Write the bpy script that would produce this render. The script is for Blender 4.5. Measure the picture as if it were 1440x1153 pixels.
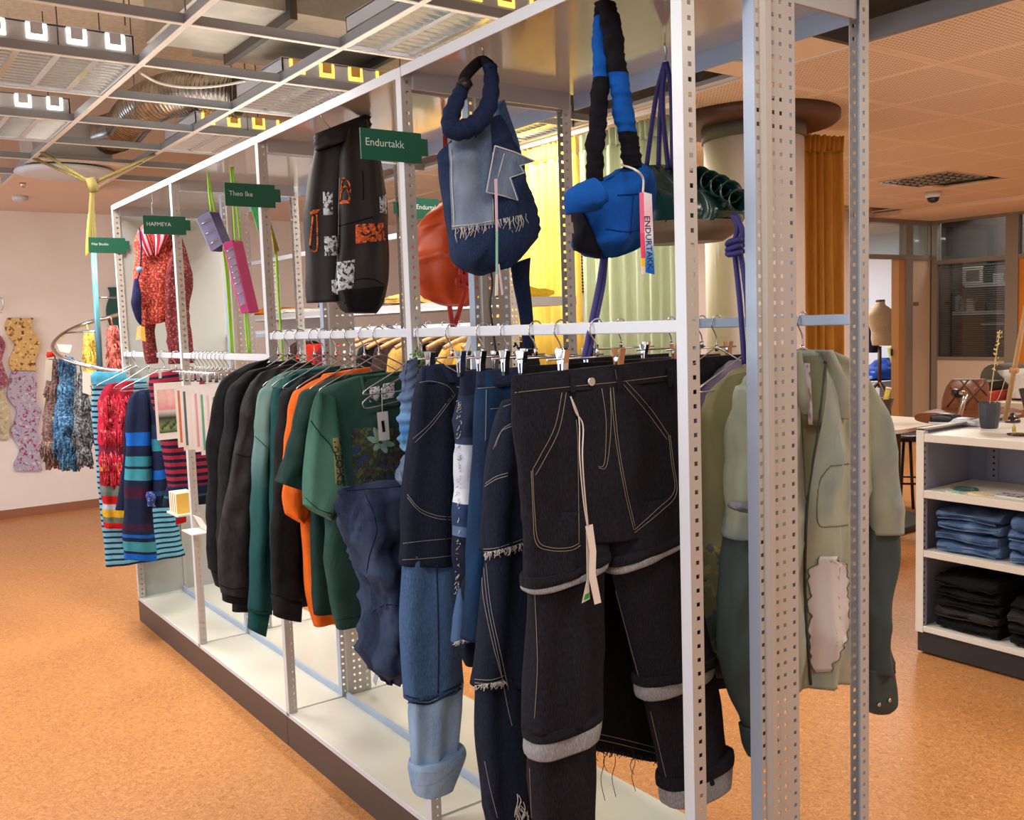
import bpy, bmesh, math, random
from mathutils import Vector, Matrix, noise
from mathutils.bvhtree import BVHTree
random.seed(7)
for o in list(bpy.data.objects): bpy.data.objects.remove(o)
SC = bpy.context.scene
COL = SC.collection
PI = math.pi

# ------------------------------------------------------------------ camera
W, H, F = 1440, 1153, 1350.1
CAMLOC = Vector((1.2599, -1.2854, 1.5107))
YAW, PITCH, ROLL = 2.51818, -0.089196, -0.033345
_fw = Vector((math.cos(YAW)*math.cos(PITCH), math.sin(YAW)*math.cos(PITCH), math.sin(PITCH)))
_r0 = Vector((math.sin(YAW), -math.cos(YAW), 0)); _u0 = _r0.cross(_fw)
_rt = _r0*math.cos(ROLL) + _u0*math.sin(ROLL); _up = _u0*math.cos(ROLL) - _r0*math.sin(ROLL)
cam = bpy.data.cameras.new('camera'); camo = bpy.data.objects.new('camera', cam); COL.objects.link(camo)
cam.sensor_width = 36; cam.sensor_fit = 'HORIZONTAL'; cam.lens = F/W*36; cam.clip_start = .02
M = Matrix((_rt, _up, -_fw)).transposed().to_4x4(); M.translation = CAMLOC
camo.matrix_world = M
SC.camera = camo

# ------------------------------------------------------------------ world, light, exposure
SC.view_settings.view_transform = 'Standard'; SC.view_settings.look = 'None'
SC.view_settings.gamma = 1; SC.view_settings.use_curve_mapping = False
SC.view_settings.exposure = -0.12
wd = bpy.data.worlds.new('world'); SC.world = wd; wd.use_nodes = True
wd.node_tree.nodes['Background'].inputs[0].default_value = (.75, .87, 1, 1)
wd.node_tree.nodes['Background'].inputs[1].default_value = 1.0

def area(name, loc, rot, sx, sy, power, col):
    l = bpy.data.lights.new(name, 'AREA'); l.shape = 'RECTANGLE'; l.size = sx; l.size_y = sy
    l.energy = power; l.color = col
    o = bpy.data.objects.new(name, l); COL.objects.link(o); o.location = loc; o.rotation_euler = rot
    return o
# daylight entering through the two windows of the front wall (behind the camera)
area('window_daylight', (-4.4, -4.45, 1.55), (PI/2, 0, 0), 4.6, 1.7, 110, (.80, .90, 1.0))
area('window_daylight', (1.3, -4.45, 1.55), (PI/2, 0, 0), 4.6, 1.7, 48, (.80, .90, 1.0))

# ------------------------------------------------------------------ pixel helpers (photo frame 1440x1153)
def ray(px, py): return (_fw*F + _rt*(px-W/2) - _up*(py-H/2)).normalized()
def PX(px, py, x):
    d = ray(px, py); return CAMLOC + d*((x-CAMLOC.x)/d.x)
def PY(px, py, y):
    d = ray(px, py); return CAMLOC + d*((y-CAMLOC.y)/d.y)
def PZ(px, py, z):
    d = ray(px, py); return CAMLOC + d*((z-CAMLOC.z)/d.z)

# ------------------------------------------------------------------ materials
def lin(c):
    f = lambda v: v/12.92 if v <= .04045 else ((v+.055)/1.055)**2.4
    return tuple(f(v/255) for v in c) + (1,)
MATS = {}
def nmat(name):
    m = bpy.data.materials.new(name); m.use_nodes = True
    nt = m.node_tree; return m, nt, nt.nodes['Principled BSDF']
def N(nt, t, **k):
    n = nt.nodes.new(t)
    for a, b in k.items(): setattr(n, a, b)
    return n
def coords(nt, scale=(1, 1, 1), kind='Object'):
    tc = N(nt, 'ShaderNodeTexCoord'); mp = N(nt, 'ShaderNodeMapping'); mp.inputs['Scale'].default_value = scale
    nt.links.new(tc.outputs[kind], mp.inputs['Vector']); return mp.outputs['Vector']
def ramp(nt, stops, interp='LINEAR'):
    r = N(nt, 'ShaderNodeValToRGB'); r.color_ramp.interpolation = interp
    el = r.color_ramp.elements
    while len(el) < len(stops): el.new(.5)
    for e, (p, c) in zip(el, stops): e.position = p; e.color = c
    return r
def bump(nt, b, src, strength, dist=.002, wrinkle=0):
    n = N(nt, 'ShaderNodeBump'); n.inputs['Strength'].default_value = strength; n.inputs['Distance'].default_value = dist
    nt.links.new(src, n.inputs['Height']); nt.links.new(n.outputs[0], b.inputs['Normal'])
    if wrinkle:
        w = N(nt, 'ShaderNodeTexNoise'); w.inputs['Scale'].default_value = 11; w.inputs['Detail'].default_value = 3; w.inputs['Distortion'].default_value = .6
        nt.links.new(coords(nt, (1, 1, .45)), w.inputs['Vector'])
        n2 = N(nt, 'ShaderNodeBump'); n2.inputs['Strength'].default_value = wrinkle; n2.inputs['Distance'].default_value = .03
        nt.links.new(w.outputs['Fac'], n2.inputs['Height']); nt.links.new(n2.outputs[0], n.inputs['Normal'])
def mat(name, c, rough=.6, metal=0, c2=None, scale=20, stretch=(1, 1, 1), bmp=0, bscale=None, spec=None, coat=0, detail=4, lo=.35, hi=.65, trans=0, sheen=0, wrinkle=0):
    """plain or two-tone noise material"""
    if name in MATS: return MATS[name]
    m, nt, b = nmat(name); b.inputs['Roughness'].default_value = rough; b.inputs['Metallic'].default_value = metal
    if spec is not None: b.inputs['Specular IOR Level'].default_value = spec
    if coat: b.inputs['Coat Weight'].default_value = coat; b.inputs['Coat Roughness'].default_value = .15
    if sheen: b.inputs['Sheen Weight'].default_value = sheen
    if trans: b.inputs['Transmission Weight'].default_value = trans
    b.inputs['Base Color'].default_value = lin(c)
    if c2 or bmp:
        nz = N(nt, 'ShaderNodeTexNoise'); nz.inputs['Scale'].default_value = scale; nz.inputs['Detail'].default_value = detail
        nt.links.new(coords(nt, stretch), nz.inputs['Vector'])
        if c2:
            r = ramp(nt, [(lo, lin(c)), (hi, lin(c2))]); nt.links.new(nz.outputs['Fac'], r.inputs[0]); nt.links.new(r.outputs[0], b.inputs['Base Color'])
        if bmp:
            if bscale:
                nz = N(nt, 'ShaderNodeTexNoise'); nz.inputs['Scale'].default_value = bscale; nt.links.new(coords(nt, stretch), nz.inputs['Vector'])
            bump(nt, b, nz.outputs['Fac'], bmp, .002, wrinkle)
    MATS[name] = m; return m
def fabric(name, c, c2, scale=60, stretch=(1, 1, 1), bmp=.35, rough=.9, lo=.3, hi=.7):
    return mat(name, c, rough, 0, c2, scale, stretch, bmp, 350, .15, 0, 6, lo, hi, wrinkle=.45)
def denim(name, c, c2, fade=None):
    if name in MATS: return MATS[name]
    m, nt, b = nmat(name); b.inputs['Roughness'].default_value = .9; b.inputs['Specular IOR Level'].default_value = .12
    nz = N(nt, 'ShaderNodeTexNoise'); nz.inputs['Scale'].default_value = 1; nz.inputs['Detail'].default_value = 5
    nt.links.new(coords(nt, (800, 800, 90)), nz.inputs['Vector'])
    r = ramp(nt, [(.36, lin(c)), (.68, lin(c2))]); nt.links.new(nz.outputs['Fac'], r.inputs[0])
    out = r.outputs[0]
    if fade:
        n2 = N(nt, 'ShaderNodeTexNoise'); n2.inputs['Scale'].default_value = 7; n2.inputs['Detail'].default_value = 3
        nt.links.new(coords(nt, (1.6, 1.6, .6)), n2.inputs['Vector'])
        rr = ramp(nt, [(.42, (0, 0, 0, 1)), (.7, (1, 1, 1, 1))]); nt.links.new(n2.outputs['Fac'], rr.inputs[0])
        mx = N(nt, 'ShaderNodeMix', data_type='RGBA'); nt.links.new(rr.outputs[0], mx.inputs[0]); nt.links.new(out, mx.inputs[6]); mx.inputs[7].default_value = lin(fade)
        out = mx.outputs[2]
    nt.links.new(out, b.inputs['Base Color']); bump(nt, b, nz.outputs['Fac'], .3, .001, .5)
    MATS[name] = m; return m
def bands(name, stops, rough=.9, knit=0, nz=.25, axis='v', interp='CONSTANT', repeat=1):
    """bands along UV v (0 top of the piece, 1 bottom)"""
    if name in MATS: return MATS[name]
    m, nt, b = nmat(name); b.inputs['Roughness'].default_value = rough; b.inputs['Specular IOR Level'].default_value = .15
    tc = N(nt, 'ShaderNodeTexCoord'); sp = N(nt, 'ShaderNodeSeparateXYZ'); nt.links.new(tc.outputs['UV'], sp.inputs[0])
    n1 = N(nt, 'ShaderNodeTexNoise'); n1.inputs['Scale'].default_value = 30
    nt.links.new(coords(nt), n1.inputs['Vector'])
    v = sp.outputs['Y' if axis == 'v' else 'X']
    if repeat != 1:
        mu = N(nt, 'ShaderNodeMath', operation='MULTIPLY'); nt.links.new(v, mu.inputs[0]); mu.inputs[1].default_value = repeat
        fr = N(nt, 'ShaderNodeMath', operation='FRACT'); nt.links.new(mu.outputs[0], fr.inputs[0]); v = fr.outputs[0]
    r = ramp(nt, [(p, lin(c)) for p, c in stops], interp); nt.links.new(v, r.inputs[0])
    hv = N(nt, 'ShaderNodeHueSaturation'); nt.links.new(r.outputs[0], hv.inputs['Color'])
    mr = N(nt, 'ShaderNodeMapRange'); nt.links.new(n1.outputs['Fac'], mr.inputs[0]); mr.inputs[3].default_value = 1-nz; mr.inputs[4].default_value = 1+nz
    nt.links.new(mr.outputs[0], hv.inputs['Value']); nt.links.new(hv.outputs[0], b.inputs['Base Color'])
    n2 = N(nt, 'ShaderNodeTexNoise'); n2.inputs['Scale'].default_value = 260; nt.links.new(coords(nt, (1, 1, .5)), n2.inputs['Vector'])
    bump(nt, b, n2.outputs['Fac'], .5 if knit else .25, .003 if knit else .001, .35)
    MATS[name] = m; return m
def speckle(name, base, cols, scale=60, rough=.8, thr=.6):
    """base colour with flecks of other colours, each from its own noise"""
    if name in MATS: return MATS[name]
    m, nt, b = nmat(name); b.inputs['Roughness'].default_value = rough
    cur = None
    for i, c in enumerate(cols):
        nz = N(nt, 'ShaderNodeTexNoise'); nz.inputs['Scale'].default_value = scale*(1+.3*i); nz.inputs['Detail'].default_value = 3
        mp = coords(nt); mp.node.inputs['Location'].default_value = (i*3.7, i*1.3, i*2.1); nt.links.new(mp, nz.inputs['Vector'])
        r = ramp(nt, [(thr-.02, (0, 0, 0, 1)), (thr+.02, (1, 1, 1, 1))]); nt.links.new(nz.outputs['Fac'], r.inputs[0])
        mx = N(nt, 'ShaderNodeMix', data_type='RGBA'); nt.links.new(r.outputs[0], mx.inputs[0])
        if cur is None: mx.inputs[6].default_value = lin(base)
        else: nt.links.new(cur, mx.inputs[6])
        mx.inputs[7].default_value = lin(c); cur = mx.outputs[2]
    nt.links.new(cur, b.inputs['Base Color'])
    n2 = N(nt, 'ShaderNodeTexNoise'); n2.inputs['Scale'].default_value = 200; nt.links.new(coords(nt), n2.inputs['Vector']); bump(nt, b, n2.outputs['Fac'], .4)
    MATS[name] = m; return m
def emit(name, c, s):
    if name in MATS: return MATS[name]
    m, nt, b = nmat(name); b.inputs['Base Color'].default_value = lin(c); b.inputs['Emission Color'].default_value = lin(c); b.inputs['Emission Strength'].default_value = s
    MATS[name] = m; return m
def glass(name, c=(235, 245, 245), alpha=.12, rough=.03):
    if name in MATS: return MATS[name]
    m, nt, b = nmat(name)
    out = nt.nodes['Material Output']; tr = N(nt, 'ShaderNodeBsdfTransparent'); tr.inputs[0].default_value = lin(c)
    gl = N(nt, 'ShaderNodeBsdfGlossy'); gl.inputs['Roughness'].default_value = rough
    mx = N(nt, 'ShaderNodeMixShader'); mx.inputs[0].default_value = alpha
    nt.links.new(tr.outputs[0], mx.inputs[1]); nt.links.new(gl.outputs[0], mx.inputs[2]); nt.links.new(mx.outputs[0], out.inputs[0])
    MATS[name] = m; return m

# ------------------------------------------------------------------ object helpers
def tag(o, label=None, cat=None, group=None, kind=None):
    if label: o['label'] = label
    if cat: o['category'] = cat
    if group: o['group'] = group
    if kind: o['kind'] = kind
    return o
def thing(name, label, cat, loc=(0, 0, 0), group=None):
    o = bpy.data.objects.new(name, None); COL.objects.link(o); o.location = loc; o.empty_display_size = .05
    return tag(o, label, cat, group)
def wloc(o):
    v = Vector(o.location)
    while o.parent: o = o.parent; v += Vector(o.location)
    return v
class MB:
    def __init__(s): s.v = []; s.f = []; s.uv = {}; s.sm = []
    def face(s, idx, smooth=False): s.f.append(tuple(idx)); s.sm.append(smooth)
    def box(s, x0, x1, y0, y1, z0, z1):
        n = len(s.v); s.v += [Vector(p) for p in ((x0,y0,z0),(x1,y0,z0),(x1,y1,z0),(x0,y1,z0),(x0,y0,z1),(x1,y0,z1),(x1,y1,z1),(x0,y1,z1))]
        for q in ((0,3,2,1),(4,5,6,7),(0,1,5,4),(1,2,6,5),(2,3,7,6),(3,0,4,7)): s.face([n+i for i in q])
        return s
    def quad(s, a, b, c, d):
        n = len(s.v); s.v += [Vector(p) for p in (a, b, c, d)]; s.face((n, n+1, n+2, n+3)); return s
    def prism(s, poly, axis, a, b):
        """poly: 2D points in the plane orthogonal to axis, extruded from a to b"""
        n = len(s.v); k = len(poly)
        def mk(p, t):
            return Vector((t, p[0], p[1])) if axis == 0 else (Vector((p[0], t, p[1])) if axis == 1 else Vector((p[0], p[1], t)))
        s.v += [mk(p, a) for p in poly] + [mk(p, b) for p in poly]
        s.face(range(n, n+k)); s.face(range(n+2*k-1, n+k-1, -1))
        for i in range(k): j = (i+1) % k; s.face((n+i, n+j, n+k+j, n+k+i))
        return s
    def tube(s, pts, r, n=8, cap=True, rs=None, smooth=True):
        pts = [Vector(p) for p in pts]
        if len(pts) < 2: return s
        base = len(s.v); up = None
        for i, p in enumerate(pts):
            t = (pts[min(i+1, len(pts)-1)] - pts[max(i-1, 0)])
            if t.length < 1e-9: t = Vector((0, 0, 1))
            t.normalize()
            if up is None: up = t.orthogonal().normalized()
            up = (up - t*up.dot(t))
            if up.length < 1e-6: up = t.orthogonal()
            up.normalize(); sd = t.cross(up); rr = rs[i] if rs else r
            for k in range(n):
                a = 2*PI*k/n; s.v.append(p + up*(rr*math.cos(a)) + sd*(rr*math.sin(a)))
        for i in range(len(pts)-1):
            for k in range(n):
                a = base+i*n+k; b = base+i*n+(k+1) % n; s.face((a, b, b+n, a+n), smooth)
        if cap:
            s.face([base+k for k in range(n)][::-1]); e = base+(len(pts)-1)*n; s.face([e+k for k in range(n)])
        return s
    def lathe(s, prof, cx, cy, n=24, cap=True, smooth=True):
        base = len(s.v)
        for r, z in prof:
            for k in range(n): a = 2*PI*k/n; s.v.append(Vector((cx+r*math.cos(a), cy+r*math.sin(a), z)))
        for i in range(len(prof)-1):
            for k in range(n):
                a = base+i*n+k; b = base+i*n+(k+1) % n; s.face((a, b, b+n, a+n), smooth)
        if cap:
            s.face([base+k for k in range(n)][::-1]); e = base+(len(prof)-1)*n; s.face([e+k for k in range(n)])
        return s
    def build(s, name, material, parent=None, label=None, cat=None, group=None, kind=None, bevel=0, solid=0, subd=0):
        me = bpy.data.meshes.new(name); off = wloc(parent) if parent else Vector()
        me.from_pydata([tuple(v-off) for v in s.v], [], s.f); me.update()
        if s.uv:
            ul = me.uv_layers.new(name='UVMap')
            for l in me.loops: ul.data[l.index].uv = s.uv.get(l.vertex_index, (0, 0))
        me.polygons.foreach_set('use_smooth', s.sm)
        if material: me.materials.append(material)
        o = bpy.data.objects.new(name, me); COL.objects.link(o)
        if parent: o.parent = parent
        if bevel:
            b = o.modifiers.new('bevel', 'BEVEL'); b.width = bevel; b.segments = 2; b.limit_method = 'ANGLE'
        if solid:
            b = o.modifiers.new('solid', 'SOLIDIFY'); b.thickness = solid; b.offset = 0
        if subd:
            b = o.modifiers.new('sub', 'SUBSURF'); b.levels = subd; b.render_levels = subd
        return tag(o, label, cat, group, kind)
def bx(name, m, parent, x0, x1, y0, y1, z0, z1, **k): return MB().box(x0, x1, y0, y1, z0, z1).build(name, m, parent, **k)
def copy_tree(o, parent=None, loc=None):
    c = o.copy(); COL.objects.link(c); c.parent = parent
    if loc is not None: c.location = loc
    for ch in o.children: copy_tree(ch, c)
    return c

def cr(a, b, c, d, t):
    return ((b*2) + (c-a)*t + (a*2-b*5+c*4-d)*(t*t) + (b*3-a-c*3+d)*(t*t*t))*.5
def smooth_path(pts, k=6):
    pts = [Vector(p) for p in pts]; out = []
    for i in range(len(pts)-1):
        a, b, c, d = pts[max(i-1, 0)], pts[i], pts[i+1], pts[min(i+2, len(pts)-1)]
        for j in range(k): out.append(cr(a, b, c, d, j/k))
    return out + [pts[-1]]

def loft(secs, n=36, k=7, e=2.6, fold=(0, 0, 0, 0), nz=.0, ns=6, seed=0, cap=True, env=None, hz=(0, 0)):
    """secs: (centre, half-width vector, half-depth vector); closed cloth tube with folds running down it.
    fold = (count, amp, phase, drift); hz = (count, amp) horizontal wrinkles"""
    mb = MB(); R = []
    for i in range(len(secs)-1):
        q = [secs[max(i-1, 0)], secs[i], secs[i+1], secs[min(i+2, len(secs)-1)]]
        for j in range(k):
            t = j/k; R.append([cr(q[0][m], q[1][m], q[2][m], q[3][m], t) for m in range(3)])
    R.append(list(secs[-1])); L = len(R)
    lens = [0]
    for i in range(1, L): lens.append(lens[-1] + max((R[i][0]-R[i-1][0]).length, 1e-6))
    for j, (c, hu, hv) in enumerate(R):
        t = lens[j]/lens[-1]; hd = hv.normalized(); ev = env(t) if env else 1
        for i in range(n):
            th = 2*PI*i/n; cs, sn = math.cos(th), math.sin(th)
            cu = math.copysign(abs(cs)**(2/e), cs); su = math.copysign(abs(sn)**(2/e), sn)
            p = c + hu*cu + hv*su
            d = fold[1]*ev*math.sin(fold[0]*PI*cu + fold[2] + fold[3]*t)*min(1, abs(sn)*1.5)
            if hz[1]: d += hz[1]*math.sin(hz[0]*2*PI*t + 2.5*cu + seed + 2*noise.noise(p*4))
            if nz:
                o_ = Vector((seed*3.1, seed*1.7, seed)); d += nz*noise.noise(p*ns + o_)*1.6
                w_ = Vector((p.x, p.y, p.z*.6))*(ns*1.5) + o_; w_ = w_ + Vector((1, 1, 1))*noise.noise(w_*.6)*.8
                d += nz*1.1*((1-abs(noise.noise(w_)))**4 - .35)
            q = hu*cu*.25/max(hu.length, 1e-4) + hd*su
            if q.length > 1e-6: p = p + q.normalized()*d
            mb.uv[len(mb.v)] = (i/n, t); mb.v.append(p)
    for j in range(L-1):
        for i in range(n):
            a = j*n+i; b = j*n+(i+1) % n; mb.face((a, b, b+n, a+n), True)
    if cap:
        mb.face([i for i in range(n)][::-1], False); e0 = (L-1)*n; mb.face([e0+i for i in range(n)], False)
    return mb
XV = Vector((1, 0, 0))
def prow(X, rows, b=.03, dirv=None):
    """rows of photo edges (xl, yl, xr, yr[, half depth[, x shift]]) on the plane x = X -> sections"""
    out = []
    for r in rows:
        x = X + (r[5] if len(r) > 5 else 0)
        l, q = PX(r[0], r[1], x), PX(r[2], r[3], x)
        out.append(((l+q)/2, (q-l)/2, XV*(r[4] if len(r) > 4 and r[4] else b)))
    return out
def yrow(Y, rows, b=.03):
    out = []
    for r in rows:
        l, q = PY(r[0], r[1], Y), PY(r[2], r[3], Y)
        out.append(((l+q)/2, (q-l)/2, Vector((0, -(r[4] if len(r) > 4 else b), 0))))
    return out
def bvh_of(objs):
    V = []; P = []
    for o in objs:
        off = wloc(o); n = len(V); V += [v.co+off for v in o.data.vertices]; P += [[n+i for i in p.vertices] for p in o.data.polygons]
    return BVHTree.FromPolygons(V, P)
def hit(bv, px, py, off=.0015):
    d = ray(px, py); r = bv.ray_cast(CAMLOC, d)
    if r[0] is None: return None
    nrm = r[1] if r[1].dot(d) < 0 else -r[1]
    return r[0] + nrm*off
def dens(pts, step=5):
    out = []
    for (a, b), (c, d) in zip(pts, pts[1:]):
        n = max(1, int(math.hypot(c-a, d-b)/step))
        out += [(a+(c-a)*i/n, b+(d-b)*i/n) for i in range(n)]
    return out + [pts[-1]]
def seam(bv, pts, r, m, parent, name='seam', off=.0008, step=5, dash=0, label=None, curve=True):
    """thread or cord lying on a surface, traced along photo points"""
    mb = MB(); run = []
    if curve and len(pts) > 2: pts = [(p.x, p.y) for p in smooth_path([(a, b, 0) for a, b in pts], 5)]
    for i, q in enumerate(dens(pts, step)):
        h = hit(bv, q[0], q[1], off)
        if h is None or (run and (h-run[-1]).length > .09):
            if len(run) > 1: mb.tube(run, r, 5)
            run = []
            if h is None: continue
        run.append(h)
    if len(run) > 1: mb.tube(run, r, 5)
    if mb.v: return mb.build(name, m, parent, label=label)
def patch(bv, q, m, parent, name='patch', nx=8, ny=8, off=.002, label=None, solid=.0012):
    """flat piece sewn on a surface; q = four photo corners tl, tr, br, bl"""
    mb = MB(); idx = {}
    for j in range(ny+1):
        for i in range(nx+1):
            u, v = i/nx, j/ny
            x = (q[0][0]*(1-u)+q[1][0]*u)*(1-v) + (q[3][0]*(1-u)+q[2][0]*u)*v
            y = (q[0][1]*(1-u)+q[1][1]*u)*(1-v) + (q[3][1]*(1-u)+q[2][1]*u)*v
            h = hit(bv, x, y, off)
            if h is not None: idx[i, j] = len(mb.v); mb.uv[len(mb.v)] = (u, v); mb.v.append(h)
    for j in range(ny):
        for i in range(nx):
            k = [(i, j), (i+1, j), (i+1, j+1), (i, j+1)]
            if all(p in idx for p in k):
                vs = [mb.v[idx[p]] for p in k]
                if max((vs[a]-vs[(a+1) % 4]).length for a in range(4)) < .12: mb.face([idx[p] for p in k][::-1], True)
    if mb.f: return mb.build(name, m, parent, label=label, solid=solid)
def text_mesh(txt, res=4, bold=False):
    cu = bpy.data.curves.new('t', 'FONT'); cu.body = txt; cu.resolution_u = res; cu.fill_mode = 'FRONT'
    if bold: cu.offset = .012
    o = bpy.data.objects.new('t', cu); COL.objects.link(o)
    bpy.context.view_layer.update()
    me = bpy.data.meshes.new_from_object(o.evaluated_get(bpy.context.evaluated_depsgraph_get()))
    vs = [v.co.copy() for v in me.vertices]; fs = [tuple(p.vertices) for p in me.polygons]
    bpy.data.objects.remove(o); bpy.data.curves.remove(cu); bpy.data.meshes.remove(me)
    x0, x1 = min(v.x for v in vs), max(v.x for v in vs); y0, y1 = min(v.y for v in vs), max(v.y for v in vs)
    return [((v.x-x0)/(x1-x0), (v.y-y0)/(y1-y0)) for v in vs], fs, (x1-x0)/(y1-y0)
def text_on(bv, txt, q, m, parent, name='lettering', off=.003, bold=False):
    """lettering on a surface, inside the photo quad tl, tr, br, bl"""
    uv, fs, _ = text_mesh(txt, 2, bold); mb = MB(); ok = {}
    for k, (u, v) in enumerate(uv):
        v = 1-v
        x = (q[0][0]*(1-u)+q[1][0]*u)*(1-v) + (q[3][0]*(1-u)+q[2][0]*u)*v
        y = (q[0][1]*(1-u)+q[1][1]*u)*(1-v) + (q[3][1]*(1-u)+q[2][1]*u)*v
        h = hit(bv, x, y, off)
        if h is not None: ok[k] = len(mb.v); mb.v.append(h)
    for f in fs:
        if all(i in ok for i in f): mb.face([ok[i] for i in f])
    if mb.f: return mb.build(name, m, parent)
def text_flat(txt, o, ux, uz, h, m, parent, name='lettering', bold=False):
    uv, fs, asp = text_mesh(txt, 3, bold); mb = MB()
    for u, v in uv: mb.v.append(Vector(o) + Vector(ux)*(u*h*asp) + Vector(uz)*(v*h))
    for f in fs: mb.face(f)
    return mb.build(name, m, parent)
# ================================================================== MATERIALS OF THE PLACE
m_wall = mat('wall_paint', (232, 222, 216), .85, c2=(238, 229, 224), scale=3, bmp=.03)
m_wall_warm = mat('panel_cream', (222, 205, 184), .6)
m_white = mat('white_steel', (202, 208, 218), .32, coat=.15)
m_grey_steel = mat('grey_steel', (176, 178, 182), .36, coat=.2)
m_upright = mat('upright_grey', (182, 176, 170), .36, coat=.1)
m_bluegrey = mat('blue_grey_steel', (160, 176, 200), .32, coat=.2)
m_base = mat('base_shelf_cream', (214, 214, 202), .16, coat=.4, c2=(208, 208, 196), scale=2)
m_kick = mat('kick_brown', (72, 62, 60), .45)
m_kick2 = mat('kick_charcoal', (38, 38, 38), .5)
m_dark = mat('dark_void', (24, 22, 22), .8)
m_black = mat('black_plastic', (20, 20, 22), .4)
m_chrome = mat('chrome', (205, 205, 208), .18, 1)
m_wire = mat('hanger_wire', (190, 190, 195), .25, .9)
m_tee = mat('grid_tee', (150, 154, 160), .4, .3)
m_tee_w = mat('grid_tee_white', (226, 222, 214), .5)
m_galv = mat('galvanised', (160, 158, 150), .42, .35, c2=(190, 186, 176), scale=6, bmp=.08, bscale=4)
m_gasket = mat('duct_flange', (96, 96, 96), .4, .8)
m_slab = mat('slab_plaster', (232, 218, 196), .95, c2=(214, 198, 174), scale=45, bmp=.5)
m_plaster = mat('ceiling_plaster', (232, 208, 192), .9)
m_frame = mat('partition_frame', (150, 142, 130), .45, .3)
m_wood = mat('wood_pale', (190, 150, 104), .55, c2=(170, 128, 84), scale=6, stretch=(14, 14, 1))
m_wood2 = mat('wood_peg', (196, 136, 92), .55, c2=(176, 116, 76), scale=20, stretch=(4, 4, 1))

# floor: marbled orange linoleum
def floor_mat():
    m, nt, b = nmat('linoleum'); b.inputs['Roughness'].default_value = .42; b.inputs['Specular IOR Level'].default_value = .35
    v = coords(nt)
    n1 = N(nt, 'ShaderNodeTexNoise'); n1.inputs['Scale'].default_value = 62; n1.inputs['Detail'].default_value = 8; n1.inputs['Distortion'].default_value = 1.6
    nt.links.new(v, n1.inputs['Vector'])
    r = ramp(nt, [(.28, lin((156, 98, 52))), (.45, lin((184, 124, 71))), (.58, lin((196, 136, 81))), (.74, lin((214, 161, 106)))]); nt.links.new(n1.outputs['Fac'], r.inputs[0])
    n2 = N(nt, 'ShaderNodeTexNoise'); n2.inputs['Scale'].default_value = 1.1; n2.inputs['Detail'].default_value = 3; nt.links.new(v, n2.inputs['Vector'])
    hv = N(nt, 'ShaderNodeHueSaturation'); nt.links.new(r.outputs[0], hv.inputs['Color'])
    mr = N(nt, 'ShaderNodeMapRange'); nt.links.new(n2.outputs['Fac'], mr.inputs[0]); mr.inputs[3].default_value = .88; mr.inputs[4].default_value = 1.1
    nt.links.new(mr.outputs[0], hv.inputs['Value']); nt.links.new(hv.outputs[0], b.inputs['Base Color'])
    bump(nt, b, n1.outputs['Fac'], .06, .001); return m
def perf_tile_mat():
    m, nt, b = nmat('perforated_tile'); b.inputs['Roughness'].default_value = .8
    v = coords(nt, (46, 46, 0)); vo = N(nt, 'ShaderNodeTexVoronoi', feature='F1'); vo.inputs['Scale'].default_value = 1; vo.inputs['Randomness'].default_value = 0
    nt.links.new(v, vo.inputs['Vector'])
    r = ramp(nt, [(.20, lin((176, 148, 120))), (.30, lin((240, 220, 196)))]); nt.links.new(vo.outputs['Distance'], r.inputs[0])
    # a plain margin round every tile
    tc = N(nt, 'ShaderNodeTexCoord'); sp = N(nt, 'ShaderNodeSeparateXYZ'); nt.links.new(tc.outputs['Object'], sp.inputs[0])
    f = []
    for a in 'XY':
        ab = N(nt, 'ShaderNodeMath', operation='ABSOLUTE'); nt.links.new(sp.outputs[a], ab.inputs[0]); f.append(ab.outputs[0])
    mx = N(nt, 'ShaderNodeMath', operation='MAXIMUM'); nt.links.new(f[0], mx.inputs[0]); nt.links.new(f[1], mx.inputs[1])
    gt = N(nt, 'ShaderNodeMath', operation='GREATER_THAN'); nt.links.new(mx.outputs[0], gt.inputs[0]); gt.inputs[1].default_value = .272
    mm = N(nt, 'ShaderNodeMix', data_type='RGBA'); nt.links.new(gt.outputs[0], mm.inputs[0]); nt.links.new(r.outputs[0], mm.inputs[6]); mm.inputs[7].default_value = lin((240, 220, 196))
    nt.links.new(mm.outputs[2], b.inputs['Base Color']); return m
m_floor = floor_mat(); m_tile = perf_tile_mat()
m_tileplain = mat('tile_plain', (240, 220, 196), .8)
m_glass = glass('pane_glass')
m_glass_tint = glass('pane_tinted', (196, 202, 206), .10)

# ================================================================== ROOM SHELL
ZC = 2.6
st = dict(kind='structure')
bx('floor', m_floor, None, -9.6, 4.3, -4.7, 13.2, -.1, 0, **st)
bx('wall_left', m_wall, None, -7.97, -7.85, -4.7, 5.2, 0, 3.3, **st)
bx('baseboard_left', mat('baseboard_brown', (150, 92, 66), .5), None, -7.85, -7.835, -4.6, 5.2, 0, .075, **st)
bx('wall_back', m_wall, None, -7.97, -5.22, 5.2, 5.32, 0, 3.3, **st)
bx('wall_right', m_wall, None, 4.2, 4.32, -4.7, 9.5, 0, 3.3, **st)
wf = MB()                                                     # front wall with two window openings (behind the camera)
wf.box(-8, 4.3, -4.72, -4.6, 0, .65); wf.box(-8, 4.3, -4.72, -4.6, 2.45, 3.3)
for a, b in ((-8, -6.8), (-2, -1.1), (3.7, 4.3)): wf.box(a, b, -4.72, -4.6, .65, 2.45)
wf.build('wall_front', m_wall, None, **st)
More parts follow.
